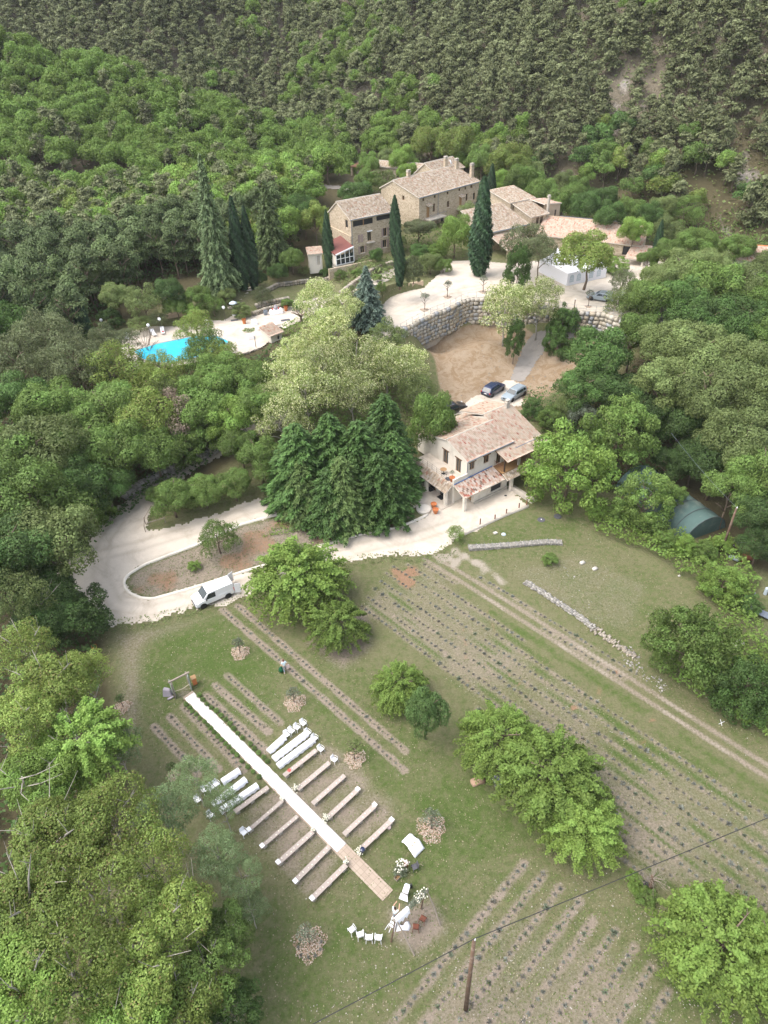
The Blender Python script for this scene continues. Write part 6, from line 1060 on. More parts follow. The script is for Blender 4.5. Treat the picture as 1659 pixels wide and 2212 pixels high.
brush('ground_ivy', [W_(D_((640, 1115), (740, 1110), (800, 1125), (740, 1148), (640, 1150), (560, 1165), (600, 1130)))], 40, .14, .3, 'f_bright', 'low green ground cover beneath the fir clump', 15)
brush('lawn_tufts', [W_(D_((315, 1140), (320, 1122), (420, 1108), (590, 1058), (600, 1040), (480, 1060), (350, 1100)))], 30, .12, .22, 'f_mute', 'rough grass on the spit at the fork of the drive', 17)
brush('garden_plants', [[P(*k5(x, y), 9.5)[:2] for x, y in ((540, 20), (960, 20), (960, 70), (800, 120), (600, 190), (520, 110))]], 14, .2, .8, 'f_mute', 'mixed garden plants in the beds below the left farmhouse', 19)
brush('bank_plants', [W_(Gs([(560, 1560), (740, 1570)], f=lambda a, b: (a / 1.2345, b / 1.2345 - 400))) if False else [P(*k5(x, y), 7.5)[:2] for x, y in ((150, 480), (330, 410), (430, 380), (560, 330), (640, 320), (600, 420), (420, 520), (240, 600), (150, 600))]], 16, .2, .6, 'f_bright', 'bright green bank below the pool terrace and hut', 21)
brush('weeds', [W_(D_((205, 1345), (240, 1340), (330, 1328), (420, 1305), (530, 1280), (530, 1300), (420, 1330), (330, 1358), (230, 1375))), W_(D_((735, 1205), (850, 1190), (935, 1192), (1000, 1150), (1010, 1165), (960, 1215), (850, 1215), (735, 1230)))], 16, .13, .2, 'f_mute', 'weeds creeping over the lower edge of the gravel drive', 41)
LAWN = W_(D_((215, 1360), (530, 1300), (620, 1400), (800, 1420), (960, 1640), (1120, 1800), (1330, 1870), (1500, 1960), (1659, 2100), (1659, 2212), (560, 2212), (560, 1900), (330, 1640), (240, 1500)))
brush('grass', [LAWN], 9, .085, .10, 'f_grass', 'short green tufts all over the ceremony lawn', 43, 'grass')
brush('grass', [W_(D_((1000, 1160), (1260, 1120), (1500, 1300), (1659, 1500), (1659, 1640), (1400, 1480), (1100, 1250)))], 7, .10, .12, 'f_grass', 'short tufts over the dry meadow', 45, 'grass')
brush('dry_grass', [LAWN, W_(D_((1000, 1160), (1260, 1120), (1500, 1300), (1659, 1500), (1659, 1640), (1400, 1480), (1100, 1250))), upoly], 5, .085, .08, 'f_straw', 'straw coloured tufts over the lawn, meadow and field', 47, 'grass')
brush('grass', [upoly], 5, .09, .09, 'f_grass', 'green weeds between the lavender rows of the big field', 49, 'grass')

brush('hillside_scrub', [[(0, 200), (60, 168), (130, 120), (260, 120), (260, 330), (0, 330)]], .9, .55, 1.2, 'f_mute', 'low scrub on the bare ground of the far slope', 51)
brush('garden_shrubs', [[(-6, 139.5), (3, 141), (11, 146), (19.5, 142.6), (17, 142), (11, 141.5), (9.5, 134), (6, 131), (3, 129.5), (0, 130), (-6, 133)]], 18, .22, 1.3, 'f_mute', 'dense mixed shrubs between the left farmhouse and the car park', 53, 'shrubs')
brush('garden_shrubs', [[(4, 147), (9, 153), (19, 162), (21, 152), (20, 146), (12, 143)]], 14, .24, 1.9, 'f_mid', 'leafy shrubs below the balconies of the long farmhouse', 55, 'shrubs')
for u, v, r, h, k, mt in ((1478, 1178, 26, 1.4, 'ash', 'f_bright'), (1522, 1192, 26, 1.4, 'ash', 'f_mid'), (1560, 1175, 22, 1.3, 'ash', 'f_bright'), (1440, 1165, 24, 1.5, 'ash', 'f_mid'), (1340, 1110, 26, 1.5, 'ash', 'f_mid'), (1290, 1105, 22, 1.3, 'ash', 'f_bright'), (1620, 1310, 26, 1.2, 'ash', 'f_deep'), (870, 575, 18, 1.4, 'round', 'f_mid'), (945, 545, 22, 1.8, 'round', 'f_bright'), (905, 545, 22, 2, 'round', 'f_deep'), (860, 520, 20, 2, 'round', 'f_mute')):
    tree('shrub', auto(u, v, r, mt, 'bush'), k, mt, u, v, r, h, .95, None, 'near', cat='bush')

brush('grass', [W_(island)], 12, .11, .14, 'f_mute', 'rough grass and weeds on the bare island between both drives', 57, 'grass')
brush('grass', [[tuple(LOW[0][0] + t2), tuple(LOW[8][0] + t2), tuple(LOW[8][1]), tuple(LOW[0][1])]], 6, .09, .09, 'f_grass', 'weeds between the short lavender rows', 59, 'grass')
tree('broadleaf_tree', auto(1450, 1075, 30, 'f_mid'), 'ash', 'f_mid', 1450, 1070, 30, 3.5, 1.0, 1, 'near')

merged('edge_wood', [((x, y, h1(x, y)), r_.uniform(3.4, 5.2), r_.uniform(.9, 1.2), r_.uniform(3.8, 5.6)) for x, y in [(r_.uniform(52, 110), r_.uniform(25, 125)) for _ in range(150)] if x > 54 + max(0, 60 - y) * .12 and proj((x, y, 3))[0] > 1700], FB[:3], M['f_mid'], 'mass of broadleaf trees closing the right side of the valley', 'forest')
# ---------------------------------------------------------------- ceremony lawn
AX = math.atan2(-20.1, 19.5)                     # direction of the aisle, towards the arch
ad = np.array([math.cos(AX), math.sin(AX)]); an = np.array([-ad[1], ad[0]])      # an points up-right
BENCH_A = math.atan2(an[1], an[0])
A0 = (P(*c6(305, 280))[:2] + P(*c6(390, 225))[:2]) / 2; A1 = (P(*g1(1105, 760))[:2] + P(*g1(1170, 690))[:2]) / 2; A2 = (P(*g1(1440, 1110))[:2] + P(*g1(1515, 1040))[:2]) / 2
def strip(name, a, b, w, z0, z1, mat, **k):
    L = np.linalg.norm(b - a); mb = MB().box((0, 0, (z0 + z1) / 2), (L, w, z1 - z0)); o = mb.obj(name, mat); o.location = ((a[0] + b[0]) / 2, (a[1] + b[1]) / 2, 0); o.rotation_euler = (0, 0, math.atan2(b[1] - a[1], b[0] - a[0])); return tag(o, **k)
m, nt, p = newmat('pinkish_paving'); v = objco(nt); bk = nd(nt, 'ShaderNodeTexBrick'); bk.inputs['Scale'].default_value = 1.0; bk.inputs['Brick Width'].default_value = .5; bk.inputs['Row Height'].default_value = .387; bk.inputs['Mortar Size'].default_value = .022; bk.offset = .0
bk.inputs['Color1'].default_value = col(.30, .235, .185); bk.inputs['Color2'].default_value = col(.37, .30, .24); bk.inputs['Mortar'].default_value = col(.22, .175, .13); nt.links.new(v, bk.inputs[0])
nt.links.new(mixc(nt, noise(nt, v, 6, 5), bk.outputs[0], mixc(nt, .3, bk.outputs[0], col(.46, .38, .30))), p.inputs['Base Color']); p.inputs['Roughness'].default_value = .9; M['paving'] = m
strip('paved_aisle', A0 - ad * .3, A2, 1.16, .0, .06, M['paving'], kind='structure')
# carpet with slightly wavy edges
n_ = 90; V = []; r2 = random.Random(3)
for i in range(n_ + 1):
    q = A0 + (A1 - A0) * i / n_
    for s in (-1, 1):
        w = (.52 + .035 * math.sin(i * 1.3 + s) * (i < 60) + r2.uniform(-.012, .012)); V.append((q[0] + an[0] * w * s, q[1] + an[1] * w * s, .075))
idx = np.arange(len(V)).reshape(-1, 2); o = mobj('aisle_carpet', npmesh('aisle_carpet', V, np.stack([idx[:-1, 0], idx[1:, 0], idx[1:, 1], idx[:-1, 1]], 1), M['carpet'])); tag(o, 'long white carpet laid down the aisle between the two box hedges', 'carpet')
md = o.modifiers.new('t', 'SOLIDIFY'); md.thickness = .012; md.offset = 0
def bench_thing(name, a, b, label, group, cloth=False, w=.44, z=.46):
    a, b = np.array(a[:2]), np.array(b[:2]); L = float(np.linalg.norm(b - a)); an_ = math.atan2(b[1] - a[1], b[0] - a[0]); T = thing(name, label, 'bench', ((a[0] + b[0]) / 2, (a[1] + b[1]) / 2, 0), an_, group)
    mb = MB().box((0, 0, z - .03), (L, w, .06)); mb.obj('seat', M['bench'], T, bevel=.008)
    for x in ((-L * .4, L * .4) if L < 2.5 else (-L * .42, 0, L * .42)): MB().box((x, 0, (z - .06) / 2), (.35, w * .7, z - .06)).obj('leg', M['concrete'], T)
    if cloth:
        r = np.random.default_rng(int(abs(a[0] * 100))); n = int(L / .09); V = []; prof = [(-w / 2 - .1, .10), (-w / 2 - .06, z * .6), (-w / 2 - .02, z), (-w / 2 + .03, z + .02), (0, z + .022), (w / 2 - .03, z + .02), (w / 2 + .02, z), (w / 2 + .06, z * .6), (w / 2 + .1, .10)]
        for i in range(n + 1):
            x = -L / 2 - .04 + (L + .08) * i / n; hem = .05 * math.sin(i * .7) + r.uniform(-.03, .05)
            for j, (y, zz) in enumerate(prof): k = abs(j - 4) / 4; V.append((x, y + (.03 * math.sin(i * 1.1 + j) * (k > .6)), zz + (hem if k == 1 else .006 * math.sin(i * .9))))
        idx = np.arange(len(V)).reshape(-1, 9); fq = np.stack([idx[:-1, :-1], idx[1:, :-1], idx[1:, 1:], idx[:-1, 1:]], -1).reshape(-1, 4)
        mb = MB(); c = mobj('draped_cloth', npmesh('draped_cloth', V, fq, M['cloth'], True), T)
        for e in (0, n): mb.quad(*[V[e * 9 + j] for j in range(9)])
        mb.obj('cloth_end', M['cloth'], c)
    return T
zz = .46
def Bp(f, x, y, z=.46): return P(*f(x, y), z)[:2]
RB = [((320, 345), (150, 500), 1), ((570, 300), (205, 580), 1), ((645, 370), (255, 660), 1), ((680, 495), (318, 780), 0), ((825, 632), (470, 930), 0), ((992, 775), (635, 1090), 0)]
rl = ['short cloth covered bench, front one of the right side', 'second cloth covered bench on the right of the aisle', 'third cloth covered bench on the right of the aisle', 'bare plank bench with a red ring on it right of the aisle', 'bare plank bench with cream flowers at its aisle end near the red ring bench', 'fully bare plank bench in the middle of the right side']
for (a, b, cl), l in zip(RB, rl): bench_thing('bench', Bp(g2, *a), Bp(g2, *b), l, 'benches on both sides of the aisle', bool(cl))
for (a, b), l in zip((((1263, 282), (1030, 500)), ((1387, 403), (1152, 622)), ((1512, 510), (1272, 735))), ('plank bench right of the aisle with white cloth end and flowers by the carpet', 'last but one plank bench right of the aisle with white cloth at its outer end', 'last plank bench on the right with a navy object and flowers at its aisle end')):
    T = bench_thing('bench', Bp(g1, *a), Bp(g1, *b), l, 'benches on both sides of the aisle')
LBn = (((378, 145), (255, 225), 1, 'short cloth covered bench, front one of the left side'), ((425, 210), (185, 395), 1, 'second cloth covered bench on the left of the aisle'), ((512, 255), (240, 440), 1, 'third cloth covered bench on the left of the aisle'), ((595, 272), (345, 455), 0, 'darker plank bench left of the aisle partly under the willow'), ((702, 372), (445, 595), 0, 'narrow plank bench on the left with a white chair at its outer end'), ((812, 485), (545, 712), 0, 'plank bench on the left just outside the narrow one'), ((925, 600), (660, 838), 0, 'plank bench on the left third from the last'), ((1045, 712), (783, 975), 0, 'last but one plank bench on the left of the aisle'), ((1170, 845), (908, 1103), 0, 'last plank bench on the left next to the bare paving'))
for a, b, cl, l in LBn: bench_thing('bench', Bp(g1, *a), Bp(g1, *b), l, 'benches on both sides of the aisle', bool(cl), w=.34 if 'narrow' in l else .44)
def cushion(f, x, y, a, label, z=.47):
    q = P(*f(x, y), z); o = MB().box((0, 0, .03), (.34, .4, .06)).obj('folded_cloth', M['cloth'], bevel=.02, loc=(q[0], q[1], z), rot=(0, 0, a)); tag(o, label, 'cloth', 'folded white cloths on the outer bench ends')
for (x, y), l in (((1255, 287), 'folded white cloth on the outer end of the right bench beside the flowers'), ((1380, 402), 'folded white cloth on the last but one right bench'), ((1505, 512), 'folded white cloth on the last right bench'), ((550, 705), 'folded white cloth at the outer end of the left bench beyond the narrow one'), ((668, 825), 'folded white cloth on the third from last left bench'), ((795, 965), 'folded white cloth on the last but one left bench'), ((918, 1092), 'folded white cloth on the last left bench'), ((452, 585), 'folded white cloth beside the lone chair')): cushion(g1, x, y, BENCH_A, l)
q = P(*g1(750, 150), .47); mb = MB(); mb.tube([(.13 * math.cos(t), .13 * math.sin(t), .03) for t in np.linspace(0, 2 * PI, 17)], .035, 6, cap=False); mb.lathe([(.05, .0), (.05, .04)], 10); o = mb.obj('red_ring', M['red'], loc=(q[0], q[1], .46)); tag(o, 'small red ring lying on a plank bench', 'ring')
# flower bunches
def flowers(f, x, y, s, label, z=0.0, h=.4):
    q = P(*f(x, y), z); r = np.random.default_rng(int(x)); n = 130; c = r.normal(size=(n, 3)) * np.array([s, s, s * .8]) * .45 + np.array([0, 0, h]); T = thing('flower_bunch', label, 'flowers', (q[0], q[1], z), 0, 'flower bunches along the aisle')
    V, Fq_ = leafquads(c[:80], r.normal(size=(80, 3)) + [0, 0, 1], .07, 1.5, r); mobj('leaves', npmesh('leaves', V, Fq_, M['f_olivetree'], attrs=dict(tint=('FLOAT', np.full(len(V), .6)))), T)
    mobj('blossoms', stone_mesh('blossoms', c[80:] + [0, 0, .05], np.full((50, 3), .04), np.zeros(50), M['flower'], 3), T); MB().lathe([(.09, 0), (.13, h * .75)], 10).obj('pot', M['whitestone'] if False else M['oldwood'], T)
for x, y, l in ((800, 298, 'cream flowers at the aisle end of the second plank bench on the right'), (1022, 518, 'cream flowers at the aisle end of the fourth plank bench on the right'), (1270, 762, 'cream flowers beside the navy object near the end of the carpet'), (700, 375, 'small flowers at the aisle end of the narrow left bench'), (928, 605, 'small flowers at the aisle end of the third from last left bench'), (1168, 842, 'small flowers at the aisle end of the last left bench')): flowers(g1, x, y, .34 if x not in (700, 928, 1168) else .2, l)
q = P(*g1(1290, 742), .5); o = MB().lathe([(.16, 0), (.22, .1), (.2, .3), (.08, .36)], 12).obj('navy_bag', M['bluepaint'], loc=(q[0], q[1], .46)); tag(o, 'rounded navy bag standing on the aisle end of the last right bench', 'bag')
q = P(*g1(1485, 575), 0); o = MB().box((0, 0, .15), (.35, .35, .3)).obj('cloth_bundle', M['pinkbag'], bevel=.08, loc=(q[0], q[1], 0), rot=(0, 0, .5)); tag(o, 'pale cloth bundle on the grass behind the last right bench', 'bundle')
# ---- white chairs
def make_chair(mat, name='chair', label='', cat='chair', slats=False):
    T = thing(name, label, cat); r = MB()
    for sx in (-1, 1):
        MB().tube([(sx * .22, -.20, .44), (sx * .25, -.25, 0)], [.022, .018], 6).obj('leg', mat, T); MB().tube([(sx * .21, .20, .44), (sx * .25, .29, 0)], [.022, .018], 6).obj('leg', mat, T)
        if not slats: MB().tube([(sx * .24, -.22, .44), (sx * .27, -.2, .64), (sx * .27, .0, .66), (sx * .25, .22, .62)], .02, 6).obj('armrest', mat, T)
    V = []; n = 6
    for j in range(n + 1):
        for i in range(n + 1): x, y = -.23 + .46 * i / n, -.23 + .44 * j / n; V.append((x * (1 - .06 * (j / n)), y, .44 - .02 * math.cos(x * 5) + .02 * (j == 0) * -1))
    idx = np.arange(len(V)).reshape(n + 1, n + 1); fq = np.stack([idx[:-1, :-1], idx[:-1, 1:], idx[1:, 1:], idx[1:, :-1]], -1).reshape(-1, 4); s = mobj('seat', npmesh('seat', V, fq, mat, True), T); md = s.modifiers.new('t', 'SOLIDIFY'); md.thickness = .025
    V = []
    for j in range(n + 1):
        for i in range(n + 1):
            a = -1 + 2 * i / n; t = j / n; x = a * (.23 - .06 * max(0, t - .6)); zt = .86 - .06 * abs(a) ** 3; V.append((x, .21 + .09 * t - .03 * (1 - a * a), .45 + (zt - .45) * t))
    s = mobj('backrest', npmesh('backrest', V, fq, mat, True), T); md = s.modifiers.new('t', 'SOLIDIFY'); md.thickness = .025
    return T
base_chair = make_chair(M['white'], label='x'); used = False
def place_chair(f, x, y, ang, label, group, z=.0):
    """x, y: seat centre in the crop; ang: direction the sitter faces (world, radians)"""
    global used
    q = P(*f(x, y), .45); T = copy_tree(base_chair) if used else base_chair; used = True
    T.location = (q[0], q[1], 0); T.rotation_euler = (0, 0, ang + PI / 2); tag(T, label, 'chair', group); return T
gc = 'white plastic chairs on the ceremony lawn'
for x, y, l in ((350, 325, 'white chair nearest the short right bench, first of the four in line'), (403, 283, 'second white chair in the line of four above the short right bench'), (465, 245, 'third white chair in the line of four on the right'), (533, 200, 'outermost white chair of the line of four on the right'), (583, 305, 'white chair at the outer end of the second right bench'), (660, 365, 'white chair at the outer end of the third right bench'), (727, 485, 'white chair at the outer end of the bench with the red ring'), (877, 600, 'white chair at the outer end of the second plank bench on the right')): place_chair(g2, x, y, AX + random.uniform(-.15, .15), l, gc)
for x, y, l in ((212, 250, 'white chair beside the short left bench'), (172, 275, 'second white chair left of the short left bench'), (125, 292, 'white chair half hidden under the willow'), (168, 478, 'white chair under the willow tip below the covered benches'), (75, 365, 'white chair almost hidden in the willow leaves'), (415, 605, 'lone white chair at the outer end of the narrow left bench')): place_chair(g1, x, y, AX + random.uniform(-.15, .15), l, gc)
for x, y, a, l in ((160, 1360, 2.3, 'leftmost of the four white chairs facing the aisle near the arch'), (252, 1415, 1.9, 'second from left of the four chairs near the arch'), (350, 1448, 1.65, 'third from left of the four chairs near the arch'), (452, 1450, 1.5, 'rightmost of the four white chairs near the arch')): place_chair(g3, x, y, a - .1, l, gc)
ch = make_chair(M['rust'], 'folding_chair', 'rust red slatted folding chair on the right behind the arch', 'chair', True); q = P(*g3(945, 1240), .45); ch.location = (q[0], q[1], 0); ch.rotation_euler = (0, 0, 2.6)
c_2 = copy_tree(ch); q = P(*g3(868, 1330), .45); c_2.location = (q[0], q[1], 0); c_2.rotation_euler = (0, 0, 3.0); tag(c_2, 'rust red folding chair nearer the white cloth behind the arch', 'chair')
ch = make_chair(M['slate'], 'folding_chair', 'dark slatted folding chair on the lawn below the white cloth table', 'chair', True); q = P(*g3(855, 665), .45); ch.location = (q[0], q[1], 0); ch.rotation_euler = (0, 0, -1.2)
# ---- box hedges along the aisle
bx = crownmesh('dense', 'f_box', 0, 'near'); bx2 = crownmesh('dense', 'f_box', 1, 'near')
def hedge_line(pts, n, side):
    pts = np.array([P(*c6(*q), .25)[:2] for q in pts]); t = np.linspace(0, 1, n); seg = np.r_[0, np.cumsum(np.hypot(*np.diff(pts, axis=0).T))]; xx = np.interp(t * seg[-1], seg, pts[:, 0]); yy = np.interp(t * seg[-1], seg, pts[:, 1])
    for i, (a, b) in enumerate(zip(xx, yy)):
        s = random.uniform(.23, .30); o = mobj('box_bush', random.choice((bx, bx2)), None, (a + random.uniform(-.05, .05), b + random.uniform(-.05, .05), s * .75), (0, 0, random.uniform(0, 6)), (s, s, s * .92)); tag(o, 'clipped round box bush in the hedge on the %s side of the white carpet' % side, 'box bush', 'clipped box bushes on the %s side of the aisle' % side)
hedge_line(((315, 322), (410, 415), (505, 500), (590, 600), (700, 700), (765, 772)), 15, 'left'); hedge_line(((812, 822), (880, 885), (960, 965)), 4, 'left')
hedge_line(((432, 238), (500, 320), (560, 360), (620, 410), (690, 475), (745, 540), (775, 575), (812, 620)), 11, 'right'); hedge_line(((888, 672), (920, 718), (962, 755), (1005, 790), (1037, 825)), 5, 'right')
# ---- lavender
def lav(seed, n=60, s=.22, mat='f_laven'):
    r = np.random.default_rng(seed); d = randdir(r, n); d[:, 2] = np.abs(d[:, 2]); c = d * r.uniform(.3, 1, (n, 1)) * np.array([1, 1, .85]); V, Fq_ = leafquads(c, np.cross(d, randdir(r, n)) + [0, 0, .2], .36 * r.uniform(.7, 1.3, n), 3.0, r, d); return npmesh('lavender', V, Fq_, M[mat], attrs=dict(tint=('FLOAT', np.repeat(r.uniform(0, 1, n), 4))))
LVm = [lav(s, mat='f_laven' if s % 4 else 'f_olivetree') for s in range(6)]
M['twig'] = simple('lavender_twigs', (.10, .085, .085, 1), .9, .3)
def lavd(seed): me = lav(seed, 34); me.materials[0] = M['f_lavdark']; return me
M['f_lavdark'] = foliage('leaf_lavender_dark', col(.105, .10, .085), col(.215, .21, .18), .15); LVd = [lavd(s) for s in (11, 12, 13)]
pl = []
for gi, (lst, sp) in enumerate(((BEDS, .58), (LOW, .64), (UP, .66))):
    for a, b in lst:
        a, b = np.array(a), np.array(b); L = np.linalg.norm(b - a); 
        for t in np.arange(.25, L - .2, sp):
            if random.random() < (.04 if gi == 0 else .07 if gi == 1 else .09): continue
            q = a + (b - a) * t / L + RNG.uniform(-.07, .07, 2); z = h1(*q); s = (random.uniform(.10, .16), random.uniform(.13, .21), random.uniform(.13, .21))[gi] * (1.35 if random.random() < .12 else 1); u_, v_ = proj((q[0], q[1], z))
            if -60 < u_ < 1720 and v_ < 2290: pl.append((q[0], q[1], z, s, gi, math.dist((q[0], q[1], z), (0, 0, H))))
pl.sort(key=lambda q: q[5] / q[3] * .15)
nm_ = {0: ('small grey lavender plant in the mulched beds beside the ceremony aisle', 'lavender plants of the ceremony beds'), 1: ('grey green lavender plant in the short mulched rows at the lower right', 'lavender plants of the lower right block'), 2: ('small lavender plant in the long rows of the big field', 'lavender plants of the big field')}
def lmesh(gi): return random.choice(LVm if random.random() < .6 else LVd)
for x, y, z, s, gi, _ in pl[:300]:
    o = mobj('lavender', lmesh(gi), None, (x, y, z), (0, 0, random.uniform(0, 6)), (s, s, s * random.uniform(.7, 1.1))); tag(o, nm_[gi][0], 'lavender', nm_[gi][1])
def merge_plain(name, items, meshes, mat, label, cat):
    Vs = []; dat = []
    for me in meshes: v = np.empty(len(me.vertices) * 3, np.float32); me.vertices.foreach_get('co', v); dat.append(v.reshape(-1, 3))
    for x, y, z, s in items:
        v = dat[RNG.integers(len(dat))]; a = RNG.uniform(0, 6.28); c, sn = math.cos(a), math.sin(a); Vs.append(np.stack([(v[:, 0] * c - v[:, 1] * sn) * s + x, (v[:, 0] * sn + v[:, 1] * c) * s + y, v[:, 2] * s * .9 + z], 1))
    V = np.concatenate(Vs); o = mobj(name, npmesh(name, V, np.arange(len(V)).reshape(-1, 4), mat, attrs=dict(tint=('FLOAT', RNG.uniform(0, 1, len(V) // 4).repeat(4))))); return tag(o, label, cat, kind='stuff')
rest_ = [q[:4] for q in pl[300:]]; k_ = [i for i in range(len(rest_))]
merge_plain('lavender_rows', [q for i, q in enumerate(rest_) if i % 5 < 2], LVm, M['f_laven'], 'grey green lavender plants in the long field rows', 'lavender')
merge_plain('lavender_rows', [q for i, q in enumerate(rest_) if i % 5 >= 2], LVd, M['f_lavdark'], 'dark pruned lavender plants in the long field rows', 'lavender')
# scattered pale pebbles
def pebbles(name, pts, smin, smax, mat, label, seed, per=True):
    r = np.random.default_rng(seed); n = len(pts); pts = np.array(pts); z = hh(pts[:, 0], pts[:, 1]); s = smin + (smax - smin) * r.uniform(0, 1, n) ** 3; D = np.stack([s, s * r.uniform(.6, 1, n), s * .5], 1)
    o = mobj(name, stone_mesh(name, np.stack([pts[:, 0], pts[:, 1], z + s * .2], 1), D, r.uniform(0, 3, n), mat, seed, .2)); return tag(o, label, 'stones', kind='stuff')
rp = np.random.default_rng(9)
def rnd_poly(poly, n): px = [a[0] for a in poly]; py = [a[1] for a in poly]; x = rp.uniform(min(px), max(px), n); y = rp.uniform(min(py), max(py), n); k = inpoly(x, y, poly) & (vnoise(x, y, 2.2, 55) * rp.uniform(.4, 1, n) > .28); return np.stack([x[k], y[k]], 1).tolist()
pp_ = rnd_poly(W_(D_((620, 2212), (860, 2010), (1100, 1850), (1380, 1890), (1659, 1990), (1659, 2212))), 3800) + rnd_poly(upoly, 5200) + rnd_poly(W_(D_((980, 1160), (1260, 1130), (1600, 1400), (1659, 1560), (1659, 1700), (1400, 1500))), 1500) + rnd_poly(W_(D_((250, 1380), (560, 1310), (900, 1700), (900, 2100), (600, 2212), (560, 1900))), 1300)
pebbles('pebbles', pp_, .012, .045, M['whitestone'], 'small pale stones scattered over the field', 4)
pebbles('rubble', rnd_poly(W_(D_((1330, 1380), (1370, 1400), (1450, 1490), (1420, 1500), (1340, 1420))), 450) + rnd_poly(W_(D_((1205, 1210), (1290, 1290), (1270, 1330))), 60), .04, .13, M['limestone'], 'white rubble spilling from the end of the crumbling wall', 5)
def gtube(pts): return [tuple(G(*q)) for q in pts]
# gabion wall and crumbling stone line
ga = D_((1012, 1187), (1100, 1180), (1180, 1173), (1212, 1174)); T = thing('gabion_wall', 'low grey stone filled wire gabion wall on the dry meadow', 'wall', tuple(ga[0]))
wall_of_stones('stone_fill', [(a[0] - ga[0][0], a[1] - ga[0][1]) for a in ga], 0.0, .48, .75, .15, M['limestone'], 21, parent=T, thick=4, loose=.04)
gl = thing; mb = MB(); pts_, yw_ = path_pts([(a[0] - ga[0][0], a[1] - ga[0][1]) for a in ga], 1.0)
for (x, y), w in zip(pts_, yw_): nx, ny = -math.sin(w) * .42, math.cos(w) * .42; mb.tube([(x - nx, y - ny, 0), (x - nx, y - ny, .6), (x + nx, y + ny, .6), (x + nx, y + ny, 0)], .012, 4)
mb.obj('wire_cage', M['zinc'], T)
wall_of_stones('stone_wall', Gs([(390, 495), (470, 545), (600, 628), (690, 690), (745, 735)], f=g5), h1, .32, .6, .2, M['limestone'], 22, 'long crumbling line of white stones crossing the dry meadow', thick=2, loose=.12)
wall_of_stones('stone_wall', Gs([(745, 735), (820, 790), (880, 830), (955, 885)], f=g5), h1, .18, .7, .18, M['drystone'], 23, 'collapsed tail of the white stone line near the dark tree', thick=2, loose=.3)
for f, x, y, s, l in ((g7, 1285, 1290, .5, 'large pale boulder at the right edge of the meadow'), (g5, 755, 427, .3, 'pale rock in the middle of the dry meadow'), (g5, 690, 395, .3, 'flat pale rocks on the dry meadow near the small bush'), (g7, 530, 412, .16, 'small white rock against the brambles')):
    q = G(x, y, 0, f); o = mobj('boulder', stone_mesh('boulder', [(0, 0, s * .3)], [(s, s * .7, s * .5)], [.5], M['whitestone'], int(x), .12), None, tuple(q)); tag(o, l, 'rock')
# ---- olive trees with mulch circles
def olive(u, v, f, R, hc, label, bed=1.25, mat='f_olivetree', chips='chips', dz=0.0, zg=None, cr=11):
    if zg is None: g = G(u, v, 0, f)
    else: q = P(*f(u, v), zg); g = np.array([q[0], q[1], zg])
    T = thing('olive_tree', label, 'tree', tuple(g), random.uniform(0, 6)); mobj('crown', crownmesh('olive', mat, random.randint(0, 2), 'near'), T, loc=(0, 0, hc), scale=(R, R, R * 1.05)); mobj('trunk', random.choice(TM), T, scale=(R * 2.2, R * 2.2, hc + R * .3))
    if bed:
        n = int(900 * bed); a = RNG.uniform(0, 6.28, n); rr = bed * .95 * RNG.uniform(0, 1, n) ** .62 * (1 + .12 * np.sin(a * 3) + .1 * np.sin(a * 7 + g[0])); s = RNG.uniform(.018, .05, n); C = np.stack([rr * np.cos(a), rr * np.sin(a), .03 + .05 * (1 - rr / bed) + RNG.uniform(0, .02, n)], 1)
        o = mobj('wood_chips' if chips == 'chips' else 'stone_chips', stone_mesh('chips', C, np.stack([s, s * .7, s * .4], 1), RNG.uniform(0, 3, n), M[chips], int(abs(g[0] * 10)), .2), None, tuple(g)); tag(o, 'bed of pale chips around the ' + label, 'mulch', kind='stuff')
    return T
olive(720, 722, c5, .85, 1.5, 'small olive tree on the lawn just below the white van', 1.05); olive(1122, 1090, c5, .9, 1.5, 'dark rounded olive tree above the line of four white chairs', 1.15); olive(1105, 600, g2, 1.0, 1.7, 'pale see through olive tree beside the right benches', 1.05, 'f_mute'); olive(1035, 250, g3, 1.05, 1.7, 'grey olive tree above the white cloth covered table', 1.3); olive(415, 885, q5, .95, 1.7, 'dark olive tree on the pale stone bed at the bottom of the lawn', 1.3)
olive(960, 350, g6, .6, 1.3, 'olive tree at the lower end of the left lavender beds', .6, 'f_dark'); olive(680, 1422 - 0, crop(0, 1200, 2.0737), .65, 1.3, 'olive bush near the wood left of the wooden gateway', .9, 'f_deep')
q = P(*g1(430, 805), 0); 
for k, (x, y) in enumerate(((335, 848), (515, 868), (315, 915), (515, 935), (338, 985), (402, 1003), (465, 985))):
    g = P(*q5(x, y), .1); o = mobj('lavender', LVm[1], None, (g[0], g[1], 0), (0, 0, k), (.17,) * 3); tag(o, 'tiny blue grey plant ringing the dark olive tree at the bottom of the lawn', 'lavender', 'tiny plants ringing the bottom olive tree')
for x, y, l in ((1195, 350, 'first small olive tree on the car park from the left'), (1365, 255, 'second small olive tree on the car park'), (1625, 218, 'third small olive tree on the car park')): olive(x, y, k5, .95, 2.3, l, .75, 'f_olivetree', 'chips', zg=11.0)
olive(1590, 195, c7, .9, 2.2, 'small olive tree behind the blossoming pair on the car park', 0, zg=11.0); olive(742, 878, c2, .95, 2.2, 'small olive tree on the car park beside the parked silver car', .6, zg=11.0)
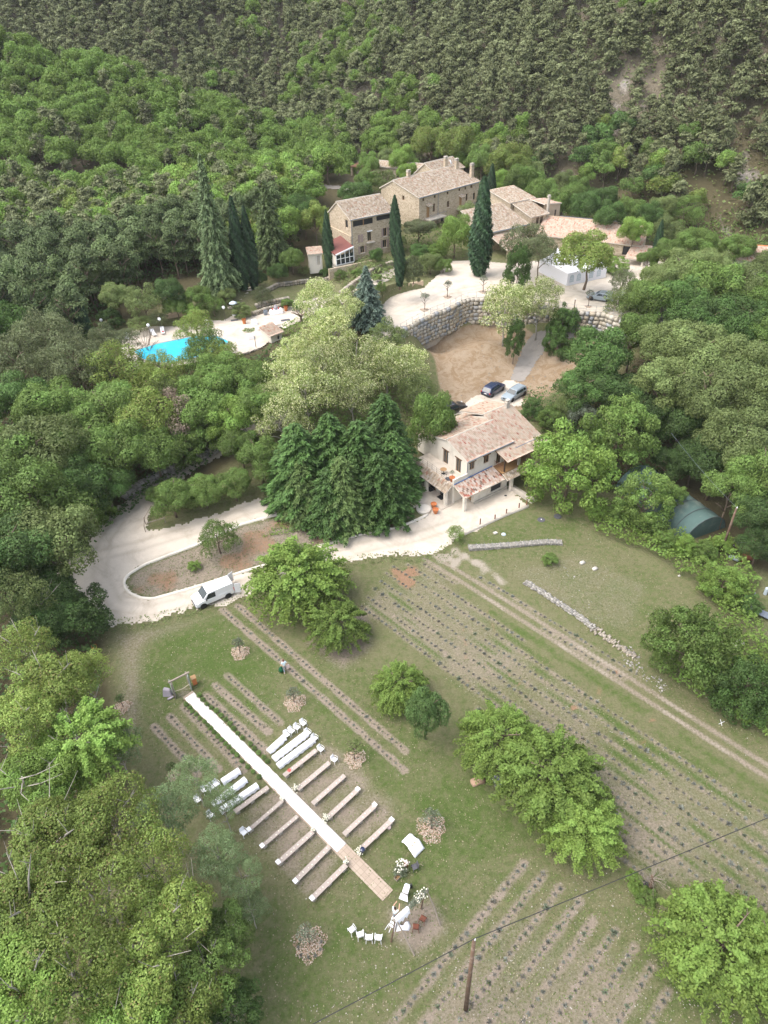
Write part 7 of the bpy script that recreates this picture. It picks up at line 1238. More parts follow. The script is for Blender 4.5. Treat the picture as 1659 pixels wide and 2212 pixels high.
# ---- old wooden gateway
def Q(f, x, y, z=0.0): q = P(*f(x, y), z); return Vector((q[0], q[1], z))
bL, bR = Q(c5, 240, 1040), Q(c5, 358, 980); T = thing('gateway', 'old sage green door panels joined by a beam at the head of the aisle', 'gateway', tuple(bL)); d = (bR - bL); w = math.atan2(d.y, d.x); T.rotation_euler = (0, 0, w); Ld = d.length
for x in (0, Ld):
    for k, a in enumerate((-.42, .42)):
        mb = MB().box((x + (-.02 if a < 0 else .02), a * .5, 1.1), (.07, .42, 2.2), rz=a * .9); 
        for zz in (.3, 1.1, 1.9): mb.box((x + (-.02 if a < 0 else .02), a * .5, zz), (.11, .36, .1), rz=a * .9)
        mb.obj('door_panel', M['sagepaint'] if (k + (x > 0)) % 2 else M['oldwood'], T)
MB().box((Ld / 2, 0, 2.27), (Ld + .5, .16, .13)).obj('beam', M['oldwood'], T); MB().tube([(.05, -.2, .9), (Ld / 2, -.22, .72), (Ld, -.2, .9)], .03, 6).obj('rope', M['rope'], T)
q = Q(c5, 190, 1030); mb = MB().add([(-.5, -.3, 0), (.5, -.35, 0), (.45, .4, 0), (-.45, .35, 0), (-.35, -.1, .95), (.3, -.15, .75), (.25, .25, .7), (-.3, .3, .9)], [(3, 2, 1, 0), (4, 5, 6, 7), (0, 1, 5, 4), (1, 2, 6, 5), (2, 3, 7, 6), (3, 0, 4, 7)]); mb.box((.35, -.45, .05), (.7, .3, .1), .6); o = mb.obj('covered_bundle', M['lavcloth'], bevel=.05, loc=tuple(q)); tag(o, 'mauve grey cloth draped over a bundle at the left foot of the gateway', 'bundle')
q = Q(c5, 388, 950); T = thing('wooden_cabinet', 'orange brown wooden cabinet right of the gateway', 'cabinet', tuple(q), .5); MB().box((0, 0, .55), (.42, .5, .9)).obj('body', M['terracotta'], T, bevel=.02)
for x in (-.17, .17):
    for y in (-.2, .2): MB().box((x, y, .05), (.05, .05, .1)).obj('leg', M['darkwood'], T)
MB().box((0, 0, 1.03), (.5, .56, .05)).obj('top', M['woodlight'], T); 
# ---- arch of branches
zb = 2.9; tl, tr = Q(g3, 640, 1245, zb), Q(g3, 985, 935, zb); T = thing('wedding_arch', 'rustic arch of bare poles with a thick beam dressed with greenery and white drape', 'arch', (1, 23, 0)); o0 = Vector((1, 23, 0))
for t_, legs in ((tl, ((592, 1500), (852, 1650))), (tr, ((925, 1132), (1135, 1315)))):
    for k, (x, y) in enumerate(legs): b = Q(g3, x, y) - o0; t2_ = t_ - o0 + Vector((0, 0, .12)); m_ = (b + t2_) / 2 + Vector((random.uniform(-.08, .08), random.uniform(-.08, .08), 0)); MB().tube([b, m_, t2_], [.07, .06, .05], 7).obj('pole', M['oldwood'] if k else M['polewood'], T)
for k in range(3): dd = Vector((0, (k - 1) * .07, .03 * k)); a = tl - o0 + (tl - tr) * .05 + dd; b = tr - o0 + (tr - tl) * .05 + dd; MB().tube([a, (a + b) / 2 + Vector((0, 0, -.06)), b], .06, 7).obj('beam', M['palebark'], T)
r = np.random.default_rng(3); n = 420; t = r.uniform(.42, .98, n); base = np.array(tl - o0)[None] * (1 - t[:, None]) + np.array(tr - o0)[None] * t[:, None]; c = base + r.normal(size=(n, 3)) * np.array([.13, .13, .12]); V, Fq_ = leafquads(c, r.normal(size=(n, 3)) + [0, 0, 1], .11, 1.7, r); mobj('greenery', npmesh('greenery', V, Fq_, M['f_olivetree'], attrs=dict(tint=('FLOAT', np.repeat(r.uniform(0, 1, n), 4)))), T)
cf = np.array([np.array(tl - o0) * (1 - s) + np.array(tr - o0) * s for s in r.uniform(.68, .92, 60)]) + r.normal(size=(60, 3)) * .13; mobj('blossoms', stone_mesh('blossoms', cf, np.full((60, 3), .045), np.zeros(60), M['flower'], 5), T)
V = []; n = 16
for i in range(n + 1):
    s = -.02 + .42 * i / n; c = np.array(tl - o0) * (1 - s) + np.array(tr - o0) * s
    for j, (dy, dz) in enumerate(((-.2, -.55 - .25 * math.sin(i * .9)), (-.14, -.15), (-.06, .12), (.06, .13), (.16, -.1), (.2, -.6 + .2 * math.cos(i * 1.3)))): V.append((c[0] + dy * .75, c[1] - dy, c[2] + dz + .02 * math.sin(i * 2.1 + j)))
idx = np.arange(len(V)).reshape(-1, 6); mobj('white_drape', npmesh('white_drape', V, np.stack([idx[:-1, :-1], idx[1:, :-1], idx[1:, 1:], idx[:-1, 1:]], -1).reshape(-1, 4), M['cloth'], True), T)
# ---- cloths, table, lectern, crate
def drape(name, outline, f, label, h=.12, seed=1, mat='cloth'):
    pts = [Q(f, *q_) for q_ in outline]; cx = sum((p_ for p_ in pts), Vector()) / len(pts); r = random.Random(seed); V = [(0, 0, h)]; n = len(pts)
    for ring, k in ((.55, .9), (1.0, .12)):
        for i, p_ in enumerate(pts): d_ = (p_ - cx) * ring; V.append((d_.x, d_.y, h * k * r.uniform(.6, 1.4)))
    mb = MB(); mb.add(V, [(0, 1 + i, 1 + (i + 1) % n) for i in range(n)] + [(1 + i, 1 + n + i, 1 + n + (i + 1) % n, 1 + (i + 1) % n) for i in range(n)]); o = mb.obj(name, M[mat], smooth=True, loc=(cx.x, cx.y, 0)); md = o.modifiers.new('t', 'SOLIDIFY'); md.thickness = .02; tag(o, label, 'cloth'); return o
drape('white_fabric', ((645, 1290), (660, 1345), (740, 1325), (760, 1275), (790, 1275), (815, 1330), (790, 1380), (720, 1375), (650, 1390)), g3, 'white fabric heap on the ground by the left leg of the arch', .25, 3)
q = Q(g3, 815, 385, .7); T = thing('small_table', 'small table under a wind blown white cloth beside the last right bench', 'table', (q.x, q.y, 0), .75)
for x in (-.28, .28):
    for y in (-.28, .28): MB().box((x, y, .35), (.05, .05, .7)).obj('leg', M['wood'], T)
MB().box((0, 0, .715), (.72, .72, .03)).obj('tabletop', M['woodlight'], T)
q = T.location; mb = MB(); 
V = []; n = 12
for j in range(n + 1):
    for i in range(n + 1):
        a, b = -1 + 2 * i / n, -1 + 2 * j / n; x, y = a * .52, b * .62 - (.55 if b < -.2 else 0) * (-b - .2) * .9; over = max(abs(x) - .38, 0) + max(abs(y) - .38, 0); V.append((x * (1 + .15 * (b < -.3)), y, .745 - min(over * .9, .62) + .03 * math.sin(i * 1.9 + j)))
idx = np.arange(len(V)).reshape(n + 1, n + 1); o = mobj('tablecloth', npmesh('tablecloth', V, np.stack([idx[:-1, :-1], idx[:-1, 1:], idx[1:, 1:], idx[1:, :-1]], -1).reshape(-1, 4), M['cloth'], True), None, tuple(q), (0, 0, .75)); tag(o, 'white cloth blown over the small table by the grey olive tree', 'cloth'); md = o.modifiers.new('t', 'SOLIDIFY'); md.thickness = .012
MB()
o = MB().box((0, 0, .015), (.12, .26, .03)).obj('card', M['greyblue'], loc=(q[0], q[1], .78), rot=(0, 0, .9)); tag(o, 'small blue grey card on the white tablecloth', 'card')
q = Q(g3, 760, 915, .9); T = thing('lectern', 'white covered stand with pale blue books between paving end and arch', 'lectern', (q.x, q.y, 0), -.4); MB().box((0, 0, .42), (.3, .3, .84)).obj('stand', M['oldwood'], T); MB().box((0, 0, .88), (.45, .6, .05), rx=.2).obj('top', M['cloth'], T); MB().box((0, .15, .97), (.36, .42, .05), rx=.2).obj('book', M['greyblue'], T); MB().add([(-.3, -.35, .8), (.25, -.38, .8), (.35, -.6, .2), (-.4, -.62, .25)], [(0, 1, 2, 3)]).obj('hanging_cloth', M['cloth'], T)
q = Q(g3, 815, 900, 0); o = MB().lathe([(.09, 0), (.12, .3), (.05, .55), (.07, .6)], 10).obj('dark_vase', M['iron'], loc=tuple(q)); tag(o, 'small dark vase beside the covered stand', 'vase')
q = Q(g3, 665, 795, 0); T = thing('wooden_crate', 'pale wooden crate on the grass below the white flowered bush', 'crate', tuple(q), .75)
for a, b, c, d_ in ((-.25, .25, -.17, -.15), (-.25, .25, .15, .17), (-.25, -.23, -.15, .15), (.23, .25, -.15, .15)): MB().b2(a, b, c, d_, 0, .25).obj('side', M['oldwood'], T)
MB().b2(-.23, .23, -.15, .15, 0, .03).obj('bottom', M['woodlight'], T)
tree('flower_bush', 'grey leaved bush with white flowers beside the paving', 'loose', 'f_olivetree', *g3(690, 712), 16, .45, .8, 1, 'near', cat='bush'); q = Q(g3, 700, 700); r = np.random.default_rng(8); c = r.normal(size=(40, 3)) * [.28, .25, .12] + [0, 0, .78]
o = mobj('white_blossoms', stone_mesh('white_blossoms', c, np.full((40, 3), .05), np.zeros(40), M['flower'], 4), None, (q.x, q.y, 0)); tag(o, 'white blossoms on the bush beside the paving', 'flowers')
q = Q(g3, 765, 690); T = thing('flower_urn', 'tall dark urn topped with pink flowers by the white flowered bush', 'urn', tuple(q)); MB().lathe([(.14, 0), (.1, .3), (.16, .7), (.2, .85)], 12).obj('urn', M['wood'], T); mobj('pink_flowers', stone_mesh('pf', np.random.default_rng(2).normal(size=(24, 3)) * .09 + [0, 0, .95], np.full((24, 3), .05), np.zeros(24), M['pinkbag'], 4), T)
q = Q(g3, 560, 1350); mb = MB(); mb.tube([(-.25, -.1, 0), (.1, .35, .05)], .02, 5); mb.tube([(.05, -.3, .0), (.3, .2, .04)], .02, 5); o = mb.obj('loose_sticks', M['whitestone'] if False else M['white'], loc=tuple(q)); tag(o, 'pale sticks lying on the ground left of the arch', 'sticks')
# ---- people
def skin_body(name, joints, edges, radii, mat, parent, root=0, lev=2):
    me = bpy.data.meshes.new(name); me.from_pydata(joints, edges, []); o = mobj(name, me, parent); md = o.modifiers.new('s', 'SKIN'); 
    for i, r_2 in enumerate(radii): me.skin_vertices[0].data[i].radius = (r_2, r_2) if not hasattr(r_2, '__len__') else r_2
    me.skin_vertices[0].data[root].use_root = True; ss = o.modifiers.new('u', 'SUBSURF'); ss.levels = lev; ss.render_levels = lev; me.materials.append(mat); return o
def person(name, label, loc, rz, arms, legs, hairmat, lean=.05, h=1.75, skirt=None):
    """arms: two (elbow, hand) pairs, legs: two (knee, ankle, toe) triples, local metres, facing -y"""
    T = thing(name, label, 'person', loc, rz); k = h / 1.75
    hip = Vector((0, 0, .92)); ch_ = Vector((0, -lean, 1.3)); nk = Vector((0, -lean * 1.4, 1.5)); hd = Vector((0, -lean * 1.9, 1.62))
    J = [hip, (hip + ch_) / 2, ch_, nk, hd - Vector((0, 0, .04)), hd + Vector((0, 0, .09))]; E_ = [(0, 1), (1, 2), (2, 3), (3, 4), (4, 5)]; Rr = [(.16, .12), (.15, .11), (.18, .12), .055, .085, .08]
    for s, (el, ha) in zip((-1, 1), arms):
        b = len(J); J += [ch_ + Vector((s * .19, 0, .12)), Vector(el), Vector(ha)]; E_ += [(2, b), (b, b + 1), (b + 1, b + 2)]; Rr += [.06, .045, .03]
        hv = (Vector(ha) - Vector(el)).normalized(); pm = Vector(ha) + hv * .07; J.append(pm); E_.append((b + 2, b + 3)); Rr.append(.032)
        side = hv.cross(Vector((0, 1, 0))); side = side.normalized() if side.length > .1 else Vector((1, 0, 0))
        for q_ in range(4): J.append(pm + hv * (.075 - .01 * abs(q_ - 1)) + side * (q_ - 1.5) * .022); E_.append((b + 3, len(J) - 1)); Rr.append(.009)
        J.append(Vector(ha) + hv * .06 + side * .06); E_.append((b + 2, len(J) - 1)); Rr.append(.011)
    for s, (kn, ak, to) in zip((-1, 1), legs): b = len(J); J += [Vector((s * .1, 0, .86)), Vector(kn), Vector(ak), Vector(to)]; E_ += [(0, b), (b, b + 1), (b + 1, b + 2), (b + 2, b + 3)]; Rr += [.095, .06, .042, .035]
    skin_body('body', [tuple(j) for j in J], E_, Rr, M['skin'], T)
    # clothing: shirt and trousers as slightly larger skins
    sj = [hip + Vector((0, 0, -.02)), (hip + ch_) / 2, ch_, ch_ + Vector((0, 0, .13))]; se = [(0, 1), (1, 2), (2, 3)]; sr = [(.185, .145), (.175, .135), (.205, .145), (.12, .09)]
    for s, (el, ha) in zip((-1, 1), arms): b = len(sj); a_2 = ch_ + Vector((s * .19, 0, .12)); sj += [a_2, a_2 + (Vector(el) - a_2) * .75]; se += [(2, b), (b, b + 1)]; sr += [.085, .07]
    skin_body('shirt', [tuple(j) for j in sj], se, sr, M['tee'], T)
    pj = [hip + Vector((0, 0, .04)), hip + Vector((0, 0, -.06))]; pe = [(0, 1)]; pr = [(.175, .135), (.17, .135)]
    for s, (kn, ak, to) in zip((-1, 1), legs): b = len(pj); pj += [Vector((s * .1, 0, .8)), Vector(kn), Vector(kn) + (Vector(ak) - Vector(kn)) * .88]; pe += [(1, b), (b, b + 1), (b + 1, b + 2)]; pr += [.11, .078, .062]
    skin_body('trousers', [tuple(j) for j in pj], pe, pr, M['jeans'], T)
    hm = MB(); hm.lathe([(.02, .16), (.075, .145), (.10, .09), (.105, .02), (.09, -.04), (.06, -.07)][::-1], 14); hm.obj('hair', hairmat, T, smooth=True, loc=(0, hd.y + .018, hd.z + .0))
    mb = MB(); mb.tube([(0, -.092, .0), (0, -.118, -.025)], [.012, .016], 6); mb.tube([(-.03, -.088, -.062), (.03, -.088, -.062)], .008, 5)
    for s in (-1, 1): mb.tube([(s * .088, .0, -.03), (s * .095, .0, .03)], .014, 6)
    mb.obj('face', M['skin'], T, loc=(0, hd.y, hd.z)); mb = MB()
    for s in (-1, 1): mb.lathe([(.003, -.01), (.012, 0), (.003, .01)], 8, (s * .033, -.088, .02))
    mb.obj('eyes', M['iron'], T, loc=(0, hd.y, hd.z))
    for s, (kn, ak, to) in zip((-1, 1), legs): m_ = (Vector(ak) + Vector(to)) / 2; MB().box((m_.x, m_.y, m_.z + .0), (.1, .27, .09)).obj('shoe', M['bench'], T, bevel=.03)
    T.scale = (k, k, k); return T
q = Q(c5, 1052, 858); pa = math.radians(200)
PT = person('person', 'person in pale tee walking on the lawn with green sack and pink bag', (q.x, q.y, 0), pa, [((.26 * -1, .05, 1.16), (-.33, -.04, .9)), ((.27, .02, 1.15), (.36, -.1, .92))], [((-.1, -.2, .5), (-.11, -.14, .1), (-.11, -.3, .05)), ((.11, .06, .48), (.12, .34, .13), (.12, .22, .045))], M['redhair'])
def near_person(lx, ly, lz): c, s = math.cos(pa), math.sin(pa); return (q.x + lx * c - ly * s, q.y + lx * s + ly * c, lz)
hx = near_person(.38, -.12, .0); o = MB().lathe([(.04, .82), (.1, .72), (.26, .42), (.28, .2), (.15, .02), (.02, 0)][::-1], 12).obj('green_sack', M['greenbag'], smooth=True, loc=(hx[0] + .02, hx[1] - .05, .06)); tag(o, 'bulging dark green sack carried by the walking person', 'sack')
hx = near_person(-.36, -.06, .0); o = MB().add([(-.2, -.06, .35), (.2, -.06, .35), (.2, .06, .35), (-.2, .06, .35), (-.17, -.03, .82), (.17, -.03, .82), (.17, .03, .82), (-.17, .03, .82)], [(3, 2, 1, 0), (4, 5, 6, 7), (0, 1, 5, 4), (1, 2, 6, 5), (2, 3, 7, 6), (3, 0, 4, 7)]).obj('pink_bag', M['pinkbag'], bevel=.03, loc=(hx[0], hx[1], 0), rot=(0, 0, pa)); tag(o, 'pale pink carrier bag carried by the walking person', 'bag')
# helper dressing the arch from a white step ladder
pb = P(*g3(632, 1148), 2.35); pz_ = .95; ang2 = math.atan2((tr - tl).y, (tr - tl).x) + PI / 2 + .25
LT_ = thing('step_ladder', 'white folding step ladder at the left end of the arch', 'ladder', (pb[0], pb[1], 0), ang2)
for s in (-1, 1): MB().tube([(s * .26, -.5, 0), (s * .2, -.1, pz_)], .02, 6).obj('leg', M['white'], LT_); MB().tube([(s * .26, .5, 0), (s * .2, .12, pz_)], .02, 6).obj('leg', M['white'], LT_)
MB().box((0, 0, pz_), (.46, .32, .03)).obj('platform', M['white'], LT_)
for k_2 in (.32, .62): MB().box((0, .5 - .38 * k_2 / pz_, k_2), (.45, .14, .025)).obj('step', M['white'], LT_)
person('person', 'dark haired person on the step ladder reaching up to dress the arch', (pb[0], pb[1], pz_ + .015), ang2, [((-.26, -.22, 1.5), (-.16, -.42, 1.72)), ((.26, -.24, 1.48), (.2, -.45, 1.66))], [((-.1, -.03, .5), (-.1, .02, .09), (-.1, -.13, .05)), ((.1, -.03, .5), (.11, .02, .09), (.11, -.13, .05))], M['hair'], .04, 1.66)
# ---- poles and wires
def pole(base, h, r, name, label, lean=(0, 0)):
    T = thing(name, label, 'pole', tuple(base)); MB().tube([(0, 0, -.5), (lean[0], lean[1], h)], [r, r * .72], 12).obj('post', M['polewood'], T, smooth=True)
    MB().lathe([(.05, 0), (.06, .1), (.03, .22)], 8).obj('insulator', M['white'], T, loc=(lean[0] + .05, lean[1], h)); MB().box((lean[0], lean[1], h - .15), (.5 if False else .2, .07, .06)).obj('bracket', M['zinc'], T); return T
b1 = G(1006, 2180); h1_ = 11.4; pole(b1, h1_, .17, 'utility_pole', 'dark wooden utility pole standing in the lower right lavender rows')
b2_ = G(1557, 1195); pole(b2_, 6.9, .16, 'utility_pole', 'wooden pole rising out of the brambles beside the polytunnel', (.0, 0)); b3_ = G(*c2(620, 1020)); pole(b3_, 4.6, .12, 'utility_pole', 'short wooden pole at the foot of the boulder wall')
top1 = np.array([b1[0], b1[1], h1_ + .2])
def at_z(u, v, z): return P(u, v, z)
e1 = P(1659, 1765, 11.0); e2 = P(640, 2230, 11.0); far1 = top1 + (e1 - top1) * 2.0; far2 = top1 + (e2 - top1) * 2.5
def cable(name, a, b, sag, r, label):
    a, b = Vector(a), Vector(b); pts = [a.lerp(b, t) - Vector((0, 0, sag * 4 * t * (1 - t))) for t in np.linspace(0, 1, 17)]; o = MB().tube(pts, r, 6).obj(name, M['iron'] if r > .015 else M['zinc']); tag(o, label, 'cable')
cable('power_cable', top1, far1, .12, .028, 'black cable running from the near pole to the right over the field'); cable('power_cable', top1, far2, .1, .028, 'black cable running from the near pole down to the left')
cable('power_cable', (b2_[0], b2_[1], 7.0), P(1450, 935, 14), .3, .012, 'thin wire from the pole by the polytunnel up into the wood')
# ---- vehicles
def wheel(parent, x, y, r=.33, w=.22, side=1):
    t = MB(); t.lathe([(r * .62, -w / 2), (r * .95, -w / 2), (r, -w * .3), (r, w * .3), (r * .95, w / 2), (r * .62, w / 2)], 22); T = mobj('wheel', t.mesh('wheel', M['rubber'], True), parent, (x, y, r), (PI / 2, 0, 0)); mb = MB(); mb.lathe([(.05, w * .40), (r * .6, w * .36), (r * .62, -w * .4)][::-1], 16)
    for k in range(5): a = k * 2 * PI / 5; mb.box((math.cos(a) * r * .33, math.sin(a) * r * .33, side * -w * .44), (r * .5, .05, .02), rz=a)
    mobj('rim', mb.mesh('rim', M['alloy']), T, rot=(0 if side < 0 else PI, 0, 0)); return T
def loft(secs):
    """secs: list of (x, [(y,z)...]) half profiles from bottom to roof centre; mirrored"""
    V = []; n = None
    for x, pr in secs: full = [(y, z) for y, z in pr] + [(-y, z) for y, z in pr[::-1] if abs(y) > 1e-6]; n = len(full); V += [(x, y, z) for y, z in full]
    F_ = [(i * n + j, i * n + (j + 1) % n, (i + 1) * n + (j + 1) % n, (i + 1) * n + j) for i in range(len(secs) - 1) for j in range(n)]; F_ += [tuple(range(n - 1, -1, -1)), tuple((len(secs) - 1) * n + j for j in range(n))]
    return MB().add(V, F_)
def car(name, label, loc, rz, L, Wd, Ht, paint_, style, group=None):
    """x forward. style: 'van','suv','estate'"""
    T = thing(name, label, 'van' if style == 'van' else 'car', loc, rz, group); h = L / 2; w = Wd / 2
    if style == 'van':
        zb, sh_ = .32, 1.02; top = [(-h, Ht - .1), (-h + .12, Ht), (h - 1.95, Ht), (h - 1.62, Ht - .08), (h - .95, 1.18), (h - .45, 1.05), (h - .08, .82), (h, .55)]
    elif style == 'suv': zb, sh_ = .3, .98; top = [(-h, .95), (-h + .1, 1.05), (-h + .55, Ht - .12), (-h + .9, Ht), (h - 2.2, Ht), (h - 1.9, Ht - .05), (h - 1.15, 1.08), (h - .5, .98), (h - .08, .8), (h, .55)]
    else: zb, sh_ = .26, .9; top = [(-h, .8), (-h + .1, .92), (-h + .3, Ht - .1), (-h + .6, Ht), (h - 2.3, Ht), (h - 2.0, Ht - .06), (h - 1.3, 1.0), (h - .6, .88), (h - .1, .72), (h, .5)]
    secs = []
    for x, z in top:
        e = 1 - .10 * max(0, (abs(x) - (h - .5)) / .5) ** 2 if abs(x) > h - .5 else 1; ws = w * e; s = min(sh_, z - .06); tw_ = ws * (.93 if z < sh_ + .15 else (.90 if style == 'van' else .78)); secs.append((x, [(ws * .92, zb), (ws, zb + .16), (ws, s * .8), (ws * .985, s), (ws * .96 if z > sh_ + .1 else tw_, min(z - .03, s + .04)), (tw_, z - .04), (tw_ * .9, z), (0, z + .02)]))
    b = loft(secs).obj('body', M[paint_], T, smooth=False); md = b.modifiers.new('b', 'BEVEL'); md.width = .03; md.segments = 2; md.limit_method = 'ANGLE'
    b.data.polygons.foreach_set('use_smooth', np.ones(len(b.data.polygons), bool)) if False else None
    tw_ = w * (.90 if style == 'van' else .78)
    # glass: windscreen, side windows, rear
    ws0, ws1 = (top[3], top[4]) if style == 'van' else (top[5], top[6]); 
    def slab(name, pts, off): 
        p3 = [Vector(p_) for p_ in pts]; n = (p3[1] - p3[0]).cross(p3[2] - p3[0]).normalized(); n = (n if n.z > 0 else -n) * .045; MB().add([p_ + n * .2 for p_ in p3] + [p_ + n for p_ in p3], [(3, 2, 1, 0), (4, 5, 6, 7), (0, 1, 5, 4), (1, 2, 6, 5), (2, 3, 7, 6), (3, 0, 4, 7)]).obj(name, M['glass'], T)
    slab('windscreen', [(ws1[0] - .03, w * .84, ws1[1] + .03), (ws1[0] - .03, -w * .84, ws1[1] + .03), (ws0[0] + .03, -tw_ * .88, ws0[1] - .01), (ws0[0] + .03, tw_ * .88, ws0[1] - .01)], -.03 if False else .03)
    zs0 = sh_ + .08; zt_ = Ht - .17
    for s in (-1, 1):
        y0_, y1_ = w * .972 * s, tw_ * 1.0 * s + .012 * s; rng = [(ws1[0] - .28, ws0[0] - .05, ws0[0] - .82, ws0[0] - .82)] if style == 'van' else [(ws1[0] - .25, ws0[0] - .02, ws0[0] - .65, ws0[0] - .72), (ws0[0] - .72, ws0[0] - .74, ws0[0] - 1.5, ws0[0] - 1.55), (ws0[0] - 1.62, ws0[0] - 1.6, -h + .75, -h + .45)]
        for x0, x1, x2, x3 in rng:
            pts = [(x0, y0_ * 1.005, zs0), (x1, y1_ * 1.01, zt_), (x2, y1_ * 1.01, zt_), (x3, y0_ * 1.005, zs0)]; mb = MB(); o2 = .02 * s; mb.add([(a, b_, c) for a, b_, c in pts] + [(a, b_ + o2, c) for a, b_, c in pts], [(0, 1, 2, 3), (7, 6, 5, 4), (0, 4, 5, 1), (1, 5, 6, 2), (2, 6, 7, 3), (3, 7, 4, 0)]); mb.obj('side_window', M['glass'], T)
        MB().box((ws1[0] - .35, s * (w + .09), sh_ + .1), (.12, .16, .16)).obj('mirror', M[paint_ if style != 'van' else 'blackpl'], T, bevel=.02)
        for x in (h - .85, -h + .78 if style != 'van' else -h + .85): wheel(T, x, s * (w - .1), .34 if style != 'estate' else .32, .22, s); MB().lathe([(.40, -.01), (.40, .01)], 22).obj('wheel_arch', M['blackpl'], T, loc=(x, s * (w - .002), .36), rot=(PI / 2, 0, 0))
        MB().box((h - .14, s * w * .72, .72 if style != 'van' else .86), (.2, .36, .16), rz=-s * .35).obj('headlight', M['headlight'], T, bevel=.03)
        MB().box((-h + .02, s * w * .86, .9 if style != 'van' else 1.0), (.08, .22, .2 if style != 'van' else .5)).obj('tail_light', M['taillight'], T, bevel=.02)
    MB().box((h - .02, 0, .42), (.12, Wd * .86, .24)).obj('front_bumper', M['blackpl'] if style == 'van' else M[paint_], T, bevel=.03); MB().box((-h + .02, 0, .42), (.12, Wd * .9, .22)).obj('rear_bumper', M['blackpl'], T, bevel=.03)
    MB().box((h + .025, 0, .62), (.04, Wd * .45, .14)).obj('grille', M['blackpl'], T); MB().box((-h - .02 if style != 'van' else h + .045, 0, .72 if style != 'van' else .42), (.02, .5, .11)).obj('number_plate', M['white'], T)
    MB().box((0, 0, .3), (L * .9, Wd * .86, .12)).obj('underbody', M['blackpl'], T)
    if style != 'van':
        MB().add([(-h + .09, w * .68, 1.06 if style == 'suv' else .95), (-h + .09, -w * .68, 1.06 if style == 'suv' else .95), (-h + .5 if style == 'suv' else -h + .28, -w * .62, Ht - .16), (-h + .5 if style == 'suv' else -h + .28, w * .62, Ht - .16), (-h + .05, w * .68, 1.06 if style == 'suv' else .95), (-h + .05, -w * .68, 1.06 if style == 'suv' else .95), (-h + .46 if style == 'suv' else -h + .24, -w * .62, Ht - .14), (-h + .46 if style == 'suv' else -h + .24, w * .62, Ht - .14)], [(0, 1, 2, 3), (7, 6, 5, 4), (0, 4, 5, 1), (1, 5, 6, 2), (2, 6, 7, 3), (3, 7, 4, 0)]).obj('rear_window', M['glass'], T)
        for s in (-1, 1): MB().tube([(-h + .9, s * tw_ * .86, Ht + .05), (h - 2.3, s * tw_ * .86, Ht + .05)], .02, 6).obj('roof_rail', M['alloy'], T)
    else:
        for s in (-1, 1):     # open rear doors
            MB().box((-h - .36, s * (w - .02) + s * .12, 1.12), (.72, .06, 1.4), rz=s * -.35).obj('rear_door', M[paint_], T, bevel=.02)
        MB().box((-h - .005, 0, 1.12), (.02, Wd * .84, 1.35)).obj('cargo_shade_panel', M['blackpl'], T)  # black panel stands in for the shade inside the cargo hold
    return T
wf, wr_ = Q(I_, *c5(458, 390)), Q(I_, *c5(632, 318)); va = math.atan2(wf.y - wr_.y, wf.x - wr_.x); mid = (wf + wr_) / 2; nrm_ = Vector((-math.sin(va), math.cos(va), 0)); sgn = 1 if nrm_.y > 0 else -1
car('van', 'white panel van with both rear doors open on the gravel drive', tuple(mid + nrm_ * sgn * .86 + Vector((0, 0, .03))), va, 4.7, 1.92, 1.92, 'whitepaint', 'van')
def parked(wA, wB, f, z, *a, **k):   # wheel contact points seen on the near side: front, rear
    F1, R1 = G(*wA, f=f), G(*wB, f=f); aa = math.atan2(F1[1] - R1[1], F1[0] - R1[0]); m_ = (F1 + R1) / 2; n_2 = np.array([-math.sin(aa), math.cos(aa)]); n_2 = n_2 if n_2[1] > 0 else -n_2; return (m_[0] + n_2[0] * .84, m_[1] + n_2[1] * .84, m_[2] + .05), aa
l_, a_ = parked((1132, 972), (1036, 1028), c7, 3); car('car', 'dark navy hatchback parked on the upper gravel pad', l_, a_, 4.5, 1.85, 1.62, 'bluepaint', 'suv')
l_, a_ = parked((1212, 1072), (1320, 1012), c7, 3); car('car', 'silver blue estate car parked right of the navy car', l_, a_, 4.75, 1.82, 1.5, 'greypaint', 'estate')
g = G(*c4(560, 425)); car('car', 'black car mostly hidden behind the roof of the white house', (g[0] - .6, g[1] + 1.2, g[2] + .1), math.radians(28), 4.5, 1.8, 1.5, 'blackpaint', 'estate')
q = Q(c2, 832, 830, 11); car('car', 'silver car half hidden by trees on the upper car park', (q.x, q.y, 11.02), math.radians(150), 4.5, 1.8, 1.5, 'greypaint', 'estate'); q = Q(c2, 1040, 810, 11); car('car', 'pale car mostly hidden in the trees at the right of the car park', (q.x, q.y, 11.02), math.radians(200), 4.4, 1.8, 1.5, 'whitepaint', 'estate')
g = G(*c1(608, 262)); car('car', 'white car glimpsed through leaves in the yard behind the left farmhouse', (g[0], g[1], g[2] + .4), math.radians(10), 4.3, 1.8, 1.5, 'whitepaint', 'estate')
# ---- forecourt details
def flowerpot(pos, s, label, plant=True, group='terracotta pots at the white house'):
    T = thing('terracotta_pot', label, 'pot', pos, 0, group); MB().lathe([(.24 * s, 0), (.38 * s, .55 * s), (.42 * s, .56 * s), (.42 * s, .66 * s), (.36 * s, .66 * s), (.34 * s, .56 * s)], 18).obj('pot', M['terracotta'], T)
    if plant: mobj('plant', crownmesh('olive', 'f_olivetree', 0, 'near'), T, loc=(0, 0, 1.45 * s), scale=(.5 * s,) * 3); mobj('stem', TM[0], T, loc=(0, 0, .5 * s), scale=(s * .6, s * .6, s))
flowerpot(WP(-5.1, .6, .15), 1.0, 'left terracotta pot at the corner of the arcade', False); flowerpot(WP(-5.6, -.4, .05), 1.0, 'right terracotta pot at the corner of the arcade', False); flowerpot(WP(-1.9, .75, 3.0), .95, 'terracotta pot with a small olive on the terrace')
